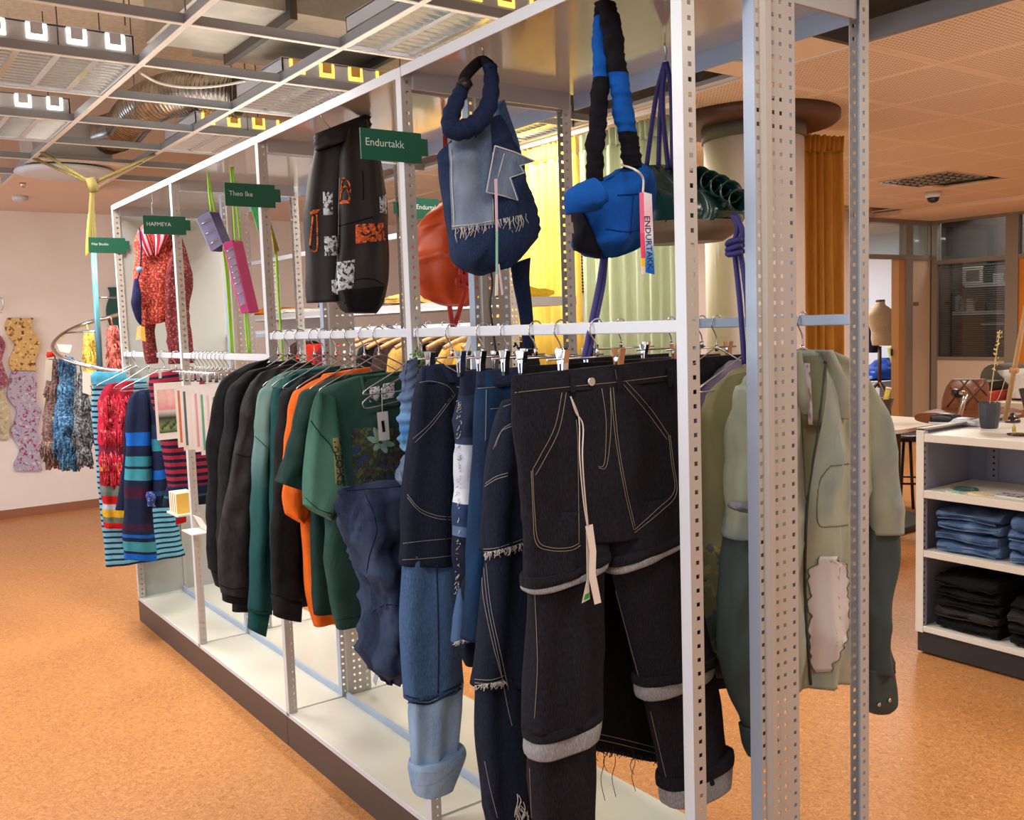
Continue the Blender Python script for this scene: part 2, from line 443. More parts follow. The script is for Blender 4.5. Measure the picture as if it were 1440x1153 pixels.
for k, (a, b) in enumerate(((-6.8, -2), (-1.1, 3.7))):
    w = tag(bpy.data.objects.new('window_%d' % (k+1), None), kind='structure'); COL.objects.link(w); w.location = (a, -4.66, .65)
    fr = MB(); fr.box(a, b, -4.7, -4.62, .65, .71); fr.box(a, b, -4.7, -4.62, 2.39, 2.45)
    for i in range(4): x = a+(b-a-.06)*i/3; fr.box(x, x+.06, -4.7, -4.62, .71, 2.39)
    fr.build('window_frame', m_white, w)
    for i in range(3): x = a+.06+(b-a-.06)*i/3; bx('pane', m_glass, w, x, x+(b-a-.06)/3-.06, -4.664, -4.656, .71, 2.39)
# slab over everything, the plastered ceiling field by the left wall
bx('ceiling', m_slab, None, -9.6, 4.3, -4.72, 13.2, 3.3, 3.4, **st)
bx('trim_1', m_plaster, None, -7.85, -6.36, -4.6, 5.2, ZC, ZC+.05, **st)
bx('trim_2', m_plaster, None, -6.38, -6.36, -4.6, 5.2, ZC+.05, 3.3, **st)
# suspended grid: tees one by one
grid = tag(bpy.data.objects.new('trim_3', None), kind='structure'); COL.objects.link(grid); grid.location = (-2.2, 0, ZC)
GX = [-2.22-.6*k for k in range(7)] + [-1.62, -1.02, -.42, .18, .78, 1.38, 1.98, 2.58, 3.18]
GY = [-.14+.6*k for k in range(5)] + [-.74-.6*k for k in range(6)]
for y in GY:
    mb = MB(); mb.box(-6.36, 4.2, y-.004, y+.004, ZC, ZC+.042); mb.build('tee_web', m_tee, grid)
    bx('tee_flange', m_tee_w, grid, -6.36, 4.2, y-.012, y+.012, ZC-.003, ZC)
for x in GX:
    y1 = 1.66 if x > -2.8 else 2.26
    bx('tee_web', m_tee, grid, x-.004, x+.004, -4.6, y1, ZC+.001, ZC+.036); bx('tee_flange', m_tee_w, grid, x-.011, x+.011, -4.6, y1, ZC-.0025, ZC+.0005)
# perforated tile field on the right / behind
tm = None; tiles = tag(bpy.data.objects.new('trim_4', None), kind='structure'); COL.objects.link(tiles); tiles.location = (-1.16, 2.26, ZC)
for i in range(-9, 9):
    for j in range(12):
        x, y = -1.16+.6*i, 2.26+.6*j
        if y > 5 and x < -5.1: continue
        if x < -6.3: continue
        if abs(x+3.56) < .1 and abs(y-6.46) < .35 and j == 7: continue
        if tm is None:
            o = MB().box(-.2965, .2965, -.2965, .2965, 0, .012).build('ceiling_tile', m_tile, tiles, bevel=.003); tm = o.data
            # stored mesh is relative to the tile centre
            for v in tm.vertices: v.co += Vector(tiles.location)
        else:
            o = bpy.data.objects.new('ceiling_tile', tm); COL.objects.link(o); o.parent = tiles
            b = o.modifiers.new('bevel', 'BEVEL'); b.width = .003; b.segments = 1
        o.location = Vector((x+.3, y+.3, ZC))-Vector(tiles.location)
for j in range(13): bx('tile_runner', m_tileplain, tiles, -6.3, 4.2, 2.26+.6*j-.006, 2.26+.6*j+.006, ZC+.004, ZC+.02)
for i in range(-8, 10): bx('tile_runner', m_tileplain, tiles, -1.16+.6*i-.006, -1.16+.6*i+.006, 2.26, 9.46, ZC+.004, ZC+.02)
bx('trim_5', mat('edge_grey', (128, 134, 142), .4, .3), None, -1.16, 4.2, 2.225, 2.255, ZC-.004, ZC+.075, **st)
bx('trim_6', mat('edge_dark', (74, 74, 74), .5, .2), None, -1.185, -1.16, 1.66, 2.255, ZC-.002, ZC+.07, **st)
plain = MB().box(-1.76, -1.19, 1.66, 2.25, ZC, ZC+.015).build('trim_7', m_tileplain, None, **st)
# brown suspended panels seen in the open bays above the column
bx('ceiling_baffle', mat('baffle_brown', (120, 74, 44), .7), None, -3.2, -1.9, 1.75, 2.2, 2.78, 2.82, label='brown board lying above the open ceiling bay near the column', cat='board')
# bulkhead in front of the glazed rooms
bx('trim_8', m_tileplain, None, -5.1, 4.2, 8.3, 9.48, ZC-.05, ZC-.002, **st)

# ---------------------------------------------------------------- glazed partition with open door (x = -5.1) and blind window (y = 9.48)
PXW = -5.1
def pyw(px, py): return PX(px, py, PXW)
wp = tag(bpy.data.objects.new('wall_partition', None), kind='structure'); COL.objects.link(wp); wp.location = (PXW, 7, 0)
bx('panel', m_wall, wp, PXW-.08, PXW, 5.2, 8.02, 0, 3.3)
bx('panel', mat('door_panel_cream', (206, 184, 158), .55), wp, PXW-.06, PXW-.01, 9.06, 9.46, 0, 2.1)
for y0, y1 in ((8.02, 8.1), (8.92, 9.06), (9.44, 9.52)): bx('stile', m_frame, wp, PXW-.08, PXW+.01, y0, y1, 0, 2.55)
for y0, y1 in ((8.1, 8.92), (9.06, 9.44)):
    bx('rail', m_frame, wp, PXW-.08, PXW+.01, y0, y1, 2.1, 2.15); bx('rail', m_frame, wp, PXW-.08, PXW+.01, y0, y1, 2.5, 2.55)
    bx('pane', m_glass, wp, PXW-.04, PXW-.034, y0, y1, 2.15, 2.5)
bx('jamb', mat('jamb_wood', (186, 136, 80), .5), wp, PXW-.1, PXW-.005, 8.8, 8.92, 0, 2.1)
bx('header', m_plaster, wp, PXW-.08, PXW, 8.02, 9.52, 2.55, 3.3)
bx('name_plate', mat('plate_grey', (120, 110, 100), .4), wp, PXW-.01, PXW-.004, 9.1, 9.2, 1.57, 1.61)
dr = tag(bpy.data.objects.new('door_1', None), kind='structure'); COL.objects.link(dr); dr.location = (PXW-.1, 8.8, 0)
bx('door_leaf', mat('door_wood', (196, 160, 116), .5), dr, PXW-.95, PXW-.11, 8.03, 8.07, .01, 2.08)
bx('handle', m_black, dr, PXW-.9, PXW-.84, 8.07, 8.12, 1.0, 1.03)
bx('strike_plate', m_black, wp, PXW-.1, PXW-.08, 8.785, 8.8, 1.0, 1.08)
wq = tag(bpy.data.objects.new('window_3', None), kind='structure'); COL.objects.link(wq); wq.location = (-4.6, 9.48, 0)
bx('panel', m_wall_warm, wq, -5.02, -4.2, 9.46, 9.52, 0, .92)
for x0, x1 in ((-5.1, -5.02), (-4.22, -4.08), (-3.0, -2.9)): bx('stile', m_frame, wq, x0, x1, 9.44, 9.53, 0, 2.55)
for z0, z1 in ((.92, .96), (2.04, 2.09), (2.52, 2.56)): bx('rail', m_frame, wq, -5.02, -4.2 if z0 < 1 else -2.9, 9.45, 9.52, z0, z1)
bx('pane', m_glass_tint, wq, -5.02, -4.22, 9.48, 9.486, .96, 2.04)
bx('pane', m_glass_tint, wq, -5.02, -4.22, 9.48, 9.486, 2.09, 2.52); bx('pane', m_glass_tint, wq, -4.08, -3.0, 9.48, 9.486, 2.09, 2.52)
door2 = bx('door_2', mat('door_orange', (226, 138, 26), .45), None, -4.08, -3.0, 9.47, 9.51, 0, 2.04, **st)
bx('wall_far', m_wall_warm, None, -2.9, 4.2, 9.45, 9.52, 0, 3.3, **st)
bx('trim_9', m_plaster, None, -5.02, -2.9, 9.45, 9.52, 2.56, 3.3, **st)
# blind: slats one by one behind the pane
bl = thing('window_blind', 'dark horizontal slat blind behind the tinted partition window', 'blind', (-4.6, 9.55, .97))
m_slat = mat('blind_slat', (92, 88, 84), .5)
sl = None
for k in range(44):
    z = .975+k*.0243
    if sl is None:
        sl = MB(); sl.quad((-5.01, 9.535, z-.004), (-4.23, 9.535, z-.004), (-4.23, 9.552, z+.006), (-5.01, 9.552, z+.006)); sl = sl.build('slat', m_slat, bl, solid=.0012)
    else:
        c = sl.copy(); COL.objects.link(c); c.location = (0, 0, k*.0243)
bx('head_rail', m_slat, bl, -5.01, -4.23, 9.53, 9.56, 2.02, 2.04)
# rooms behind the partition
bx('wall_office', mat('office_grey', (122, 116, 110), .8), None, -6.2, -2.5, 10.6, 10.7, 0, 3.3, **st)
MB().prism([(-5.16, 9.56), (-5.22, 9.6), (-6.2, 10.64), (-6.1, 10.64)], 2, 0, 3.3).build('wall_office_side', mat('office_grey2', (122, 116, 110), .8), None, **st)
bx('wall_studio_back', mat('studio_white', (236, 240, 246), .9), None, -9.5, -9.4, 5.4, 12.4, 0, 3.3, **st)
bx('wall_studio_side', mat('studio_white2', (236, 240, 246), .9), None, -9.5, -5.2, 11.2, 11.3, 0, 3.3, **st)
bx('wall_studio_near', mat('studio_white3', (236, 240, 246), .9), None, -9.5, -5.2, 5.34, 5.44, 0, 3.3, **st)
bx('trim_10', m_plaster, None, -9.4, -5.2, 5.44, 11.2, 2.62, 2.66, **st)
area('studio_ceiling_light', (-7.2, 8.6, 2.58), (0, 0, 0), 1.2, 2.4, 120, (.9, .95, 1))
# ---------------------------------------------------------------- round column with brown ring
cx, cy = -2.33, 3.0
cl = thing('column', 'round white column with brown ceiling ring beside the green curtain', 'column', (cx, cy, 0)); cl['kind'] = 'structure'; del cl['category']; del cl['label']; cl.name = 'trim_11'
MB().lathe([(.27, 0), (.27, ZC)], cx, cy, 40).build('shaft', m_wall, cl)
MB().lathe([(.282, 2.47), (.282, 2.56)], cx, cy, 40).build('collar', mat('collar_grey', (92, 88, 86), .5), cl)
MB().lathe([(.28, 2.545), (.44, 2.545), (.46, 2.56), (.46, 2.6)], cx, cy, 48).build('ceiling_ring', mat('ring_brown', (84, 56, 44), .45), cl)
# ================================================================== CEILING SERVICES
m_tube = emit('lamp_tube', (255, 250, 238), 9)
m_refl = mat('louvre_silver', (214, 216, 214), .16, .95)
m_lampglow = emit('lamp_slot_white', (255, 248, 230), 4); m_lampwarm = emit('lamp_slot_warm', (255, 200, 90), 2)
def troffer(x0, y0, label, warm=False, power=34):
    t = thing('ceiling_light', label, 'light', (x0+.3, y0+.3, ZC), 'recessed louvre lights')
    a, b = x0+.015, x0+.585; c, d = y0+.015, y0+.585
    hb = MB(); hb.box(a, b, c, c+.006, ZC, ZC+.115); hb.box(a, b, d-.006, d, ZC, ZC+.115); hb.box(a, a+.006, c, d, ZC, ZC+.115); hb.box(b-.006, b, c, d, ZC, ZC+.115); hb.box(a, b, c, d, ZC+.11, ZC+.118)
    hb.build('housing', m_white, t)
    for k in range(4):
        yy = c+.07+k*.143
        MB().tube([(a+.02, yy, ZC+.075), (b-.02, yy, ZC+.075)], .009, 8).build('tube', m_tube, t)
        g = MB()                                          # lit slots in the two end walls of the housing
        for q in ((b+.001),):
            g.box(q, q+.003, yy-.036, yy+.036, ZC+.052, ZC+.112)
        g.build('lamp_slot', m_lampwarm if warm else m_lampglow, t)
        i2 = MB(); i2.box(b+.004, b+.006, yy-.022, yy+.022, ZC+.07, ZC+.112); i2.build('lamp_socket', m_white if not warm else mat('socket_amber', (220, 170, 90), .4), t)
    for k in range(5):                                    # V reflectors between the tubes
        yy = c+k*.1425
        MB().prism([(yy-.012, ZC+.004), (yy+.012, ZC+.004), (yy, ZC+.06)], 0, a+.006, b-.006).build('reflector', m_refl, t)
    for k in range(12):
        xx = a+.03+k*.0465
        for r in range(4):
            yy = c+.012+r*.1425
            MB().prism([(xx-.006, ZC+.03), (xx+.006, ZC+.03), (xx+.001, ZC+.004), (xx-.001, ZC+.004)], 1, yy, yy+.12).build('louvre_fin', m_refl, t)
    l = area('troffer_light', (x0+.3, y0+.3, ZC-.004), (0, 0, 0), .5, .5, power, (1, .95, .87)); l.parent = t; l.location = (0, 0, -.004)
    return t
troffer(-3.42, -.74, 'bright louvre ceiling light nearest the top left of the picture')
troffer(-4.62, -.74, 'louvre ceiling light at the left edge, next to the round diffuser')
troffer(-3.42, .46, 'louvre ceiling light with amber slots beside the silver flexible duct', True)
troffer(-4.62, .46, 'louvre ceiling light with amber slots behind the name sign cord', True)
troffer(-2.22, .46, 'louvre ceiling light above the top of the display rack', True)
troffer(-3.56, 1.665, 'louvre ceiling light in front of the yellow curtain', True)
# unseen ceiling lamps added to brighten the shop, the last at the far louvre
for x, y in ((.18, -.74), (.18, -1.94), (-2.22, -1.94), (-3.42, -3.14), (1.4, 1.06), (.6, 3.2), (.6, 5.6), (-3.56, 6.06)):
    area('ceiling_fill_light', (x+.3, y+.3, ZC-(.016 if x < -3 and y > 3 else .004)), (0, 0, 0), .55, .55, 14 if y < 0 and x > 0 else (60 if y > 3 else 30), (1, .95, .87))
# ducts
def box_thing(name, label, cat, m, b, parts=()):
    t = thing(name, label, cat, ((b[0]+b[1])/2, (b[2]+b[3])/2, b[4]))
    bx('body', m, t, *b)
    for n, mm, q in parts: bx(n, mm, t, *q)
    return t
fl = []
for yy in (.36, .98, 1.6): fl.append(('flange', m_gasket, (-3.24, -2.46, yy, yy+.03, 2.76, 3.22)))
box_thing('ventilation_duct', 'large galvanised rectangular duct above the open ceiling grid', 'duct', m_galv, (-3.2, -2.5, .0, 2.2, 2.8, 3.18), fl)
box_thing('ventilation_duct', 'upper galvanised duct box above the flexible silver hose', 'duct', m_galv, (-3.95, -3.27, .45, 1.25, 2.98, 3.25), [('flange', m_gasket, (-3.62, -3.58, .41, 1.29, 2.95, 3.28))])
box_thing('ventilation_duct', 'galvanised duct running over the rack beside the bright light', 'duct', m_galv, (-2.3, -1.2, .9, 1.5, 2.8, 3.1), [('flange', m_gasket, (-1.72, -1.68, .86, 1.54, 2.77, 3.13))])
fd = thing('flexible_duct', 'silver corrugated flexible duct curving above the ceiling grid', 'duct', (-4.5, .3, 2.7))
path = smooth_path([PZ(335, 134, 2.80), PZ(300, 131, 2.82), PZ(262, 131, 2.84), PZ(228, 137, 2.84), PZ(202, 150, 2.84), PZ(186, 166, 2.82), PZ(172, 182, 2.80), PZ(150, 190, 2.79)], 22)
MB().tube(path, .12, 18, rs=[.115+.011*math.sin(i*2.1) for i in range(len(path))]).build('corrugated_hose', mat('foil', (200, 196, 188), .22, 1, c2=(150, 148, 146), scale=14), fd)
dt = thing('ceiling_diffuser', 'round white air diffuser in a ceiling tile above the hanging cord', 'diffuser', (-5.5, .16, ZC))
bx('tile', m_plaster, dt, -6.36, -5.2, -.14, .46, ZC, ZC+.012)
MB().lathe([(.29, ZC-.012), (.30, ZC-.03), (.24, ZC-.045), (.05, ZC-.05)], -5.5, .1, 36).build('disc', m_white, dt)
MB().lathe([(.2, ZC-.012), (.26, ZC-.012), (.26, ZC), (.2, ZC)], -5.5, .1, 36).build('neck', m_dark, dt)
bx('plenum', m_grey_steel, dt, -5.72, -5.28, -.12, .34, ZC+.03, ZC+.26)
# hanging wires of the grid
k = 0
for x, y in ((-2.22, -.14), (-2.82, -.44), (-3.42, -.14), (-4.02, .16), (-4.62, -.14), (-3.42, .46), (-2.82, 1.06), (-4.02, .76), (-4.62, 1.06), (-2.4, -.3)):
    MB().tube([(x, y, ZC+.02), (x+.01, y, 3.3)], .003, 5).build('hanger_rod', m_gasket, grid)
cb = smooth_path([PZ(196, 102, 2.66), PZ(225, 117, 2.63), PZ(265, 123, 2.62), PZ(305, 121, 2.63), PZ(345, 114, 2.66)], 8)
tag(MB().tube(cb, .006, 6).build('cable', m_tee_w, None), 'white cable sagging between two ceiling tees', 'cable')
bx('junction_box', mat('ivory', (226, 214, 186), .5), None, -1.98, -1.78, -.32, -.2, 3.02, 3.3, label='ivory junction box on the concrete ceiling slab', cat='box', bevel=.01)
dl = thing('downlight', 'round recessed downlight in the plain tile behind the rack upright', 'light', (-1.475, 1.975, ZC))
MB().lathe([(.085, ZC-.006), (.085, ZC-.001), (.10, ZC-.001), (.10, ZC-.006)], -1.475, 1.975, 32, cap=False).build('ring', m_white, dl)
MB().lathe([(.085, ZC-.003), (.03, ZC-.0022)], -1.475, 1.975, 32).build('reflector', m_refl, dl)
for k in range(7): bx('lens_rib', m_tee_w, dl, -1.475-.06+k*.02, -1.475-.052+k*.02, 1.92, 2.03, ZC-.006, ZC-.003)
dm = thing('dome_camera', 'small dome camera on the ceiling in front of the glazed rooms', 'camera', (-3.59, 6.91, 2.5))
MB().lathe([(.0, 2.6), (.07, 2.6), (.075, 2.56), (.06, 2.545)][1:], -3.75, 7.2, 24).build('base', m_white, dm); MB().lathe([(.055, 2.545), (.045, 2.515), (.02, 2.5)], -3.75, 7.2, 20).build('dome', m_black, dm)
vt = thing('ceiling_light', 'dark louvre grille light far right in the tiled ceiling', 'light', (-3.26, 6.36, ZC))
bx('backing', m_dark, vt, -3.56, -2.96, 6.06, 6.66, ZC-.002, ZC-.0005)
for k in range(7):
    bx('louvre_fin', m_refl, vt, -3.56+.6*k/6-.008, -3.56+.6*k/6+.008, 6.06, 6.66, ZC-.012, ZC-.002); bx('louvre_fin', m_refl, vt, -3.56, -2.96, 6.06+.6*k/6-.006, 6.06+.6*k/6+.006, ZC-.010, ZC-.002)
for k in range(6):
    for j in range(6): bx('lens', mat('lens_cream', (230, 220, 190), .2), vt, -3.53+.1*k, -3.50+.1*k, 6.09+.1*j, 6.12+.1*j, ZC-.009, ZC-.003)
sd = thing('smoke_detector', 'small white detector on the plastered ceiling by the left wall', 'detector', PZ(28, 276, ZC))
p = PZ(28, 276, ZC); MB().lathe([(.06, ZC), (.055, ZC-.03), (.03, ZC-.04)], p.x, p.y, 20).build('body', m_white, sd)
sp_ = PZ(32, 257, ZC); tag(MB().lathe([(.022, ZC), (.018, ZC-.02), (.008, ZC-.035)], sp_.x, sp_.y, 12).build('sprinkler', m_chrome, None), 'tiny chrome sprinkler head in the ceiling near the left edge', 'sprinkler')

# ================================================================== FITTING ROOM CURTAINS
def curtain(name, label, p0, p1, z0, z1, waves, amp, m, gather=.08):
    """pleated cloth hung between two floor points, ruffled heading on top"""
    p0, p1 = Vector(p0), Vector(p1); d = p1-p0; nrm = Vector((-d.y, d.x, 0)).normalized()
    t = thing(name, label, 'curtain', (p0+p1)/2+Vector((0, 0, z0)))
    n = waves*10; mb = MB(); rows = [z0, z0+.3*(z1-z0), z0+.6*(z1-z0), z0+.85*(z1-z0), z1-.12, z1-.09]
    for j, z in enumerate(rows):
        for i in range(n+1):
            u = i/n; a = amp*(1 - .45*j/(len(rows)-1)); ph = 2*PI*waves*u + 1.3*math.sin(u*9) + .25*math.sin(z*2+u*20)
            mb.v.append(p0+d*u + nrm*(a*math.sin(ph)+.3*a*math.sin(2.3*ph+1)) + Vector((0, 0, z)))
    for j in range(len(rows)-1):
        for i in range(n): a = j*(n+1)+i; mb.face((a, a+1, a+n+2, a+n+1), True)
    mb.build('cloth', m, t, solid=.002)
    hd = MB(); n2 = waves*22; zz = [z1-.10, z1-.06, z1]
    for j, z in enumerate(zz):
        for i in range(n2+1):
            u = i/n2; hd.v.append(p0+d*u + nrm*((.010+.004*j)*math.sin(2*PI*waves*2.1*u+.6*math.sin(u*31)) - .0) + Vector((0, 0, z+.004*math.sin(u*140))))
    for j in range(2):
        for i in range(n2): a = j*(n2+1)+i; hd.face((a, a+1, a+n2+2, a+n2+1), True)
    hd.build('ruffled_heading', m, t, solid=.002)
    return t
def cloth_trans(name, c, c2, tr=.35):
    m = fabric(name, c, c2, 14, (1, 1, .3), .12); b = m.node_tree.nodes['Principled BSDF']
    b.inputs['Subsurface Weight'].default_value = 0
    nt = m.node_tree; out = nt.nodes['Material Output']; tl = N(nt, 'ShaderNodeBsdfTranslucent'); tl.inputs[0].default_value = lin(c)
    mx = N(nt, 'ShaderNodeMixShader'); mx.inputs[0].default_value = tr
    nt.links.new(b.outputs[0], mx.inputs[1]); nt.links.new(tl.outputs[0], mx.inputs[2]); nt.links.new(mx.outputs[0], out.inputs[0]); return m
CY = 2.31
curtain('curtain', 'yellow fitting room curtain hanging behind the denim bag', (-3.95, CY, 0), (-3.02, CY, 0), .04, 2.56, 9, .035, cloth_trans('curtain_yellow', (244, 220, 118), (238, 210, 100)))
curtain('curtain', 'pale green fitting room curtain hanging behind the blue bag', (-3.0, CY, 0), (-2.18, CY+.06, 0), .04, 2.56, 9, .035, cloth_trans('curtain_green', (206, 212, 184), (194, 203, 170)))
curtain('curtain', 'ochre orange curtain hanging beside the white column', (-2.42, 3.25, 0), (-2.31, 3.78, 0), .04, 2.56, 7, .04, cloth_trans('curtain_ochre', (212, 158, 72), (198, 142, 58), .2))
rl = thing('curtain_rail', 'pale ceiling rail carrying the yellow and green curtains', 'rail', (-3.1, CY, 2.56))
bx('track', m_tee_w, rl, -3.98, -2.16, CY-.015, CY+.015, 2.57, 2.598)
area('fitting_room_lamp', (-3.1, 3.0, 2.5), (0, 0, 0), .5, .5, 32, (1, .95, .85))
# ================================================================== MAIN DISPLAY RACK
ZT, TH = 2.1626, .0225          # underside and thickness of the top panels
ZB, ZU, ZL = .127, 1.4844, 1.409
D2 = .586; WP = .026
PITCH_H = .0267
def perf(mb, x, y0, y1, z0, z1, cols, hw=.0047, hh=.0041, pitch=PITCH_H, start=.02):
    """perforated sheet on the plane x: real square holes"""
    ys = [y0]
    for c in cols: ys += [c-hw, c+hw]
    ys.append(y1)
    zs = [z0]; z = z0+start
    while z+hh < z1-.005: zs += [z-hh, z+hh]; z += pitch
    zs.append(z1)
    base = len(mb.v); n = len(ys)
    for zz in zs:
        for yy in ys: mb.v.append(Vector((x, yy, zz)))
    for j in range(len(zs)-1):
        for i in range(n-1):
            if i % 2 == 1 and j % 2 == 1: continue
            a = base+j*n+i; mb.face((a, a+1, a+n+1, a+n))
rack = thing('display_rack', 'long white perforated steel display rack filling the shop middle', 'rack', (-2, .29, 0))
def post_mesh(front, z1=ZT+TH):
    mb = MB()
    y0, y1 = (0, .031) if front else (D2-.031, D2)
    perf(mb, WP, y0, y1, ZB, z1, [(y0+y1)/2+(.002 if front else -.002)]); perf(mb, 0, y0, y1, ZB, z1, [(y0+y1)/2])
    w = MB(); yy = y0 if front else y1
    w.box(0, WP, yy-.001, yy+.001, ZB-.01, z1)
    return mb, w
for front in (True, False):
    mb, w = post_mesh(front)
    p = mb.build('perforated_flange', m_upright, rack, solid=.0014); q = w.build('post_web', m_white if front else m_bluegrey, rack)
    off = 0 if front else -.02
    p.location.x = off; q.location.x = off
    for i in range(1, 5):
        for s in (p, q): c = s.copy(); COL.objects.link(c); c.location.x = off-i
# middle double uprights
mm = MB(); perf(mm, .0, .225, .240, ZB, ZT, [.2325]); perf(mm, .0, .262, .345, ZB, ZT, [.278, .301, .332])
mm.quad((0, .240, ZB), (.012, .243, ZB), (.012, .243, ZT), (0, .240, ZT)); mm.quad((.012, .243, ZB), (.012, .259, ZB), (.012, .259, ZT), (.012, .243, ZT)); mm.quad((.012, .259, ZB), (0, .262, ZB), (0, .262, ZT), (.012, .259, ZT))
mp = mm.build('middle_upright', m_upright, rack, solid=.0016)
me = MB(); me.box(-.028, 0, .2235, .2255, ZB, ZT); me.box(-.028, 0, .3445, .3465, ZB, ZT); me = me.build('middle_upright_side', m_bluegrey, rack)
for i in range(1, 5):
    for s in (mp, me): c = s.copy(); COL.objects.link(c); c.location.x = -i
m_topunder = mat('top_panel_gloss', (196, 190, 184), .09, coat=1, spec=.8)
for i in range(4):
    x0, x1 = -4+i+WP, -3+i
    bx('top_panel', m_topunder, rack, x0, x1, .003, D2-.003, ZT+.014, ZT+TH)
    bx('front_lip', m_white, rack, x0, x1, 0, .004, ZT-.002, ZT+TH+.002)
    bx('back_lip', m_bluegrey, rack, x0, x1, D2-.004, D2, ZT-.03, ZT+TH)
    bx('cross_beam', m_grey_steel, rack, x0+.002, x0+.012, .03, D2-.03, ZT-.032, ZT+.014)
    bx('cross_beam', m_grey_steel, rack, x1-.012, x1-.002, .03, D2-.03, ZT-.032, ZT+.014)
    bx('base_shelf', m_base, rack, -4+i+.006, -3+i-.006, .004, .226, ZB-.008, ZB)
    bx('base_lip', m_white, rack, -4+i+.002, -3+i-.002, -.001, .004, ZB-.014, ZB+.001)
    bx('base_shelf', m_base, rack, -4+i+.006, -3+i-.006, .238, D2-.002, ZB-.008, ZB)
    bx('divider_strip', m_bluegrey, rack, -4+i+.03, -3+i-.004, .226, .236, ZB-.008, ZB+.022)
    bx('base_gap', m_grey_steel, rack, -3+i-.008, -3+i+.008, .03, D2-.03, ZB-.03, ZB-.006)
for a, b in ((-4, -2), (-2, 0)):
    bx('kick_plate', m_kick, rack, a+.002, b-.002, 0.0, .012, 0, ZB-.014); bx('kick_plate', m_kick, rack, a+.002, b-.002, D2-.012, D2, 0, ZB-.014)
bx('kick_end', m_kick, rack, -4, -3.988, .012, D2-.012, 0, ZB-.014); bx('kick_end', m_kick, rack, -.012, 0, .012, D2-.012, 0, ZB-.014)
# hanging rails
for a, b, z in ((-4, -3, ZL), (-3, -2, ZL), (-2, -1, ZU), (-1, 0, ZU)):
    bx('hanging_rail', m_white, rack, a+WP, b, .004, .026, z, z+.024, bevel=.002)
    bx('hanging_rail', m_bluegrey, rack, a+.006, b-.02, D2-.026, D2-.004, ZU, ZU+.024, bevel=.002)
bx('end_panel', mat('end_panel_grey', (170, 172, 168), .4), rack, -3.999, -3.993, .03, D2-.03, ZB, ZT)
for (a, za), (b, zb) in (((-2, .17), (-1.02, 1.77)),):
    mbb = MB(); A, B = Vector((a+.06, .33, za)), Vector((b, .33, zb)); n = Vector((0, 0, 1)).cross((B-A)); d = (B-A).normalized(); s = Vector((-d.z, 0, d.x))*.012
    v = [A-s, A+s, B+s, B-s]; mbb.v = [q-Vector((0, .002, 0)) for q in v]+[q+Vector((0, .002, 0)) for q in v]
    for f in ((0, 1, 2, 3), (7, 6, 5, 4), (0, 4, 5, 1), (1, 5, 6, 2), (2, 6, 7, 3), (3, 7, 4, 0)): mbb.face(f)
    mbb.build('diagonal_brace', m_white, rack)
pr = thing('price_holder', 'small clear acrylic leaflet shelf clipped to the front rack post', 'leaflet holder', (-3, -.05, .66))
bx('tray', m_tee_w, pr, -2.97, -2.83, -.05, .03, .655, .66); MB().quad((-2.96, .03, .66), (-2.84, .03, .66), (-2.84, .0, .72), (-2.96, .0, .72)).build('sheet', m_tee_w, pr, solid=.002)

# green name boards on the posts
m_sign = mat('sign_green', (16, 92, 70), .45); m_signtxt = mat('sign_lettering', (214, 232, 222), .6)
def sign(x, txt, label, th=.019, y0=-.128, z0=1.941, w=.178, h=.078, left=False, tx=.014):
    t = thing('name_board', label, 'sign', (x+WP+.004, 0, z0), 'green name boards on the rack')
    X = x+WP+.003
    if not left:
        bx('board', m_sign, t, X, X+.004, y0, y0+w, z0, z0+h); bx('tab', m_sign, t, X, X+.004, y0+w, y0+w+.02, z0+.02, z0+h-.014)
        text_flat(txt, (X+.0046, y0+tx, z0+h*.5-.004), (0, 1, 0), (0, 0, 1), th, m_signtxt, t)
    else:
        bx('board', m_sign, t, X, X+.004, y0, y0+w, z0, z0+h); bx('tab', m_sign, t, X, X+.004, y0-.02, y0, z0+.014, z0+h-.02)
        text_flat(txt, (X+.0046, y0+w-.10, z0+h*.45), (0, 1, 0), (0, 0, 1), th, m_signtxt, t)
sign(-1, 'Endurtakk', 'green name board reading Endurtakk beside the black cargo trousers')
sign(-2, 'Theo Ike', 'green name board reading Theo Ike above the pink box bag', .016)
sign(-3, 'HAFMEYA', 'green name board reading HAFMEYA over the red knitted dress', .016)
sign(-4, 'Hay Studio', 'green name board on the farthest post in front of the yellow cord', .017)
sign(-2.03, 'Endurtakk', 'green Endurtakk board on the rear post beside the orange bag', .018, .555, 1.93, .18, .078, True)

# ================================================================== REAR RACK (behind the main one)
YB = 1.5
rr = thing('display_rack', 'white steel rack standing behind the main display rack', 'rack', (-4.6, YB+.25, 0))
pm = MB(); perf(pm, 0, YB, YB+.05, 0, 2.05, [YB+.014, YB+.036], .005, .005, .03); pm.box(-.03, 0, YB-.001, YB+.001, 0, 2.05)
pm = pm.build('post', m_upright, rr, solid=.0014); pm.location.x = -2.55+4.6-4.6-wloc(rr).x*0
pm.location.x = -2.6
for k in range(1, 5): c = pm.copy(); COL.objects.link(c); c.location.x = -2.6-k
for k in range(4):
    a = -6.6+k
    bx('top_rail', m_white, rr, a, a+.97, YB, YB+.03, 2.03, 2.06); bx('shelf', m_grey_steel, rr, a, a+.97, YB, YB+.45, 1.60, 1.645); bx('shelf_lip', m_white, rr, a, a+.97, YB-.004, YB, 1.6, 1.61)
    bx('hanging_rail', m_white, rr, a, a+.97, YB+.01, YB+.035, 1.50, 1.525); bx('base', m_base, rr, a, a+.97, YB, YB+.45, .1, .14)
bx('back_panel', m_grey_steel, rr, -6.6, -5.2, YB+.45, YB+.46, .14, 1.6)
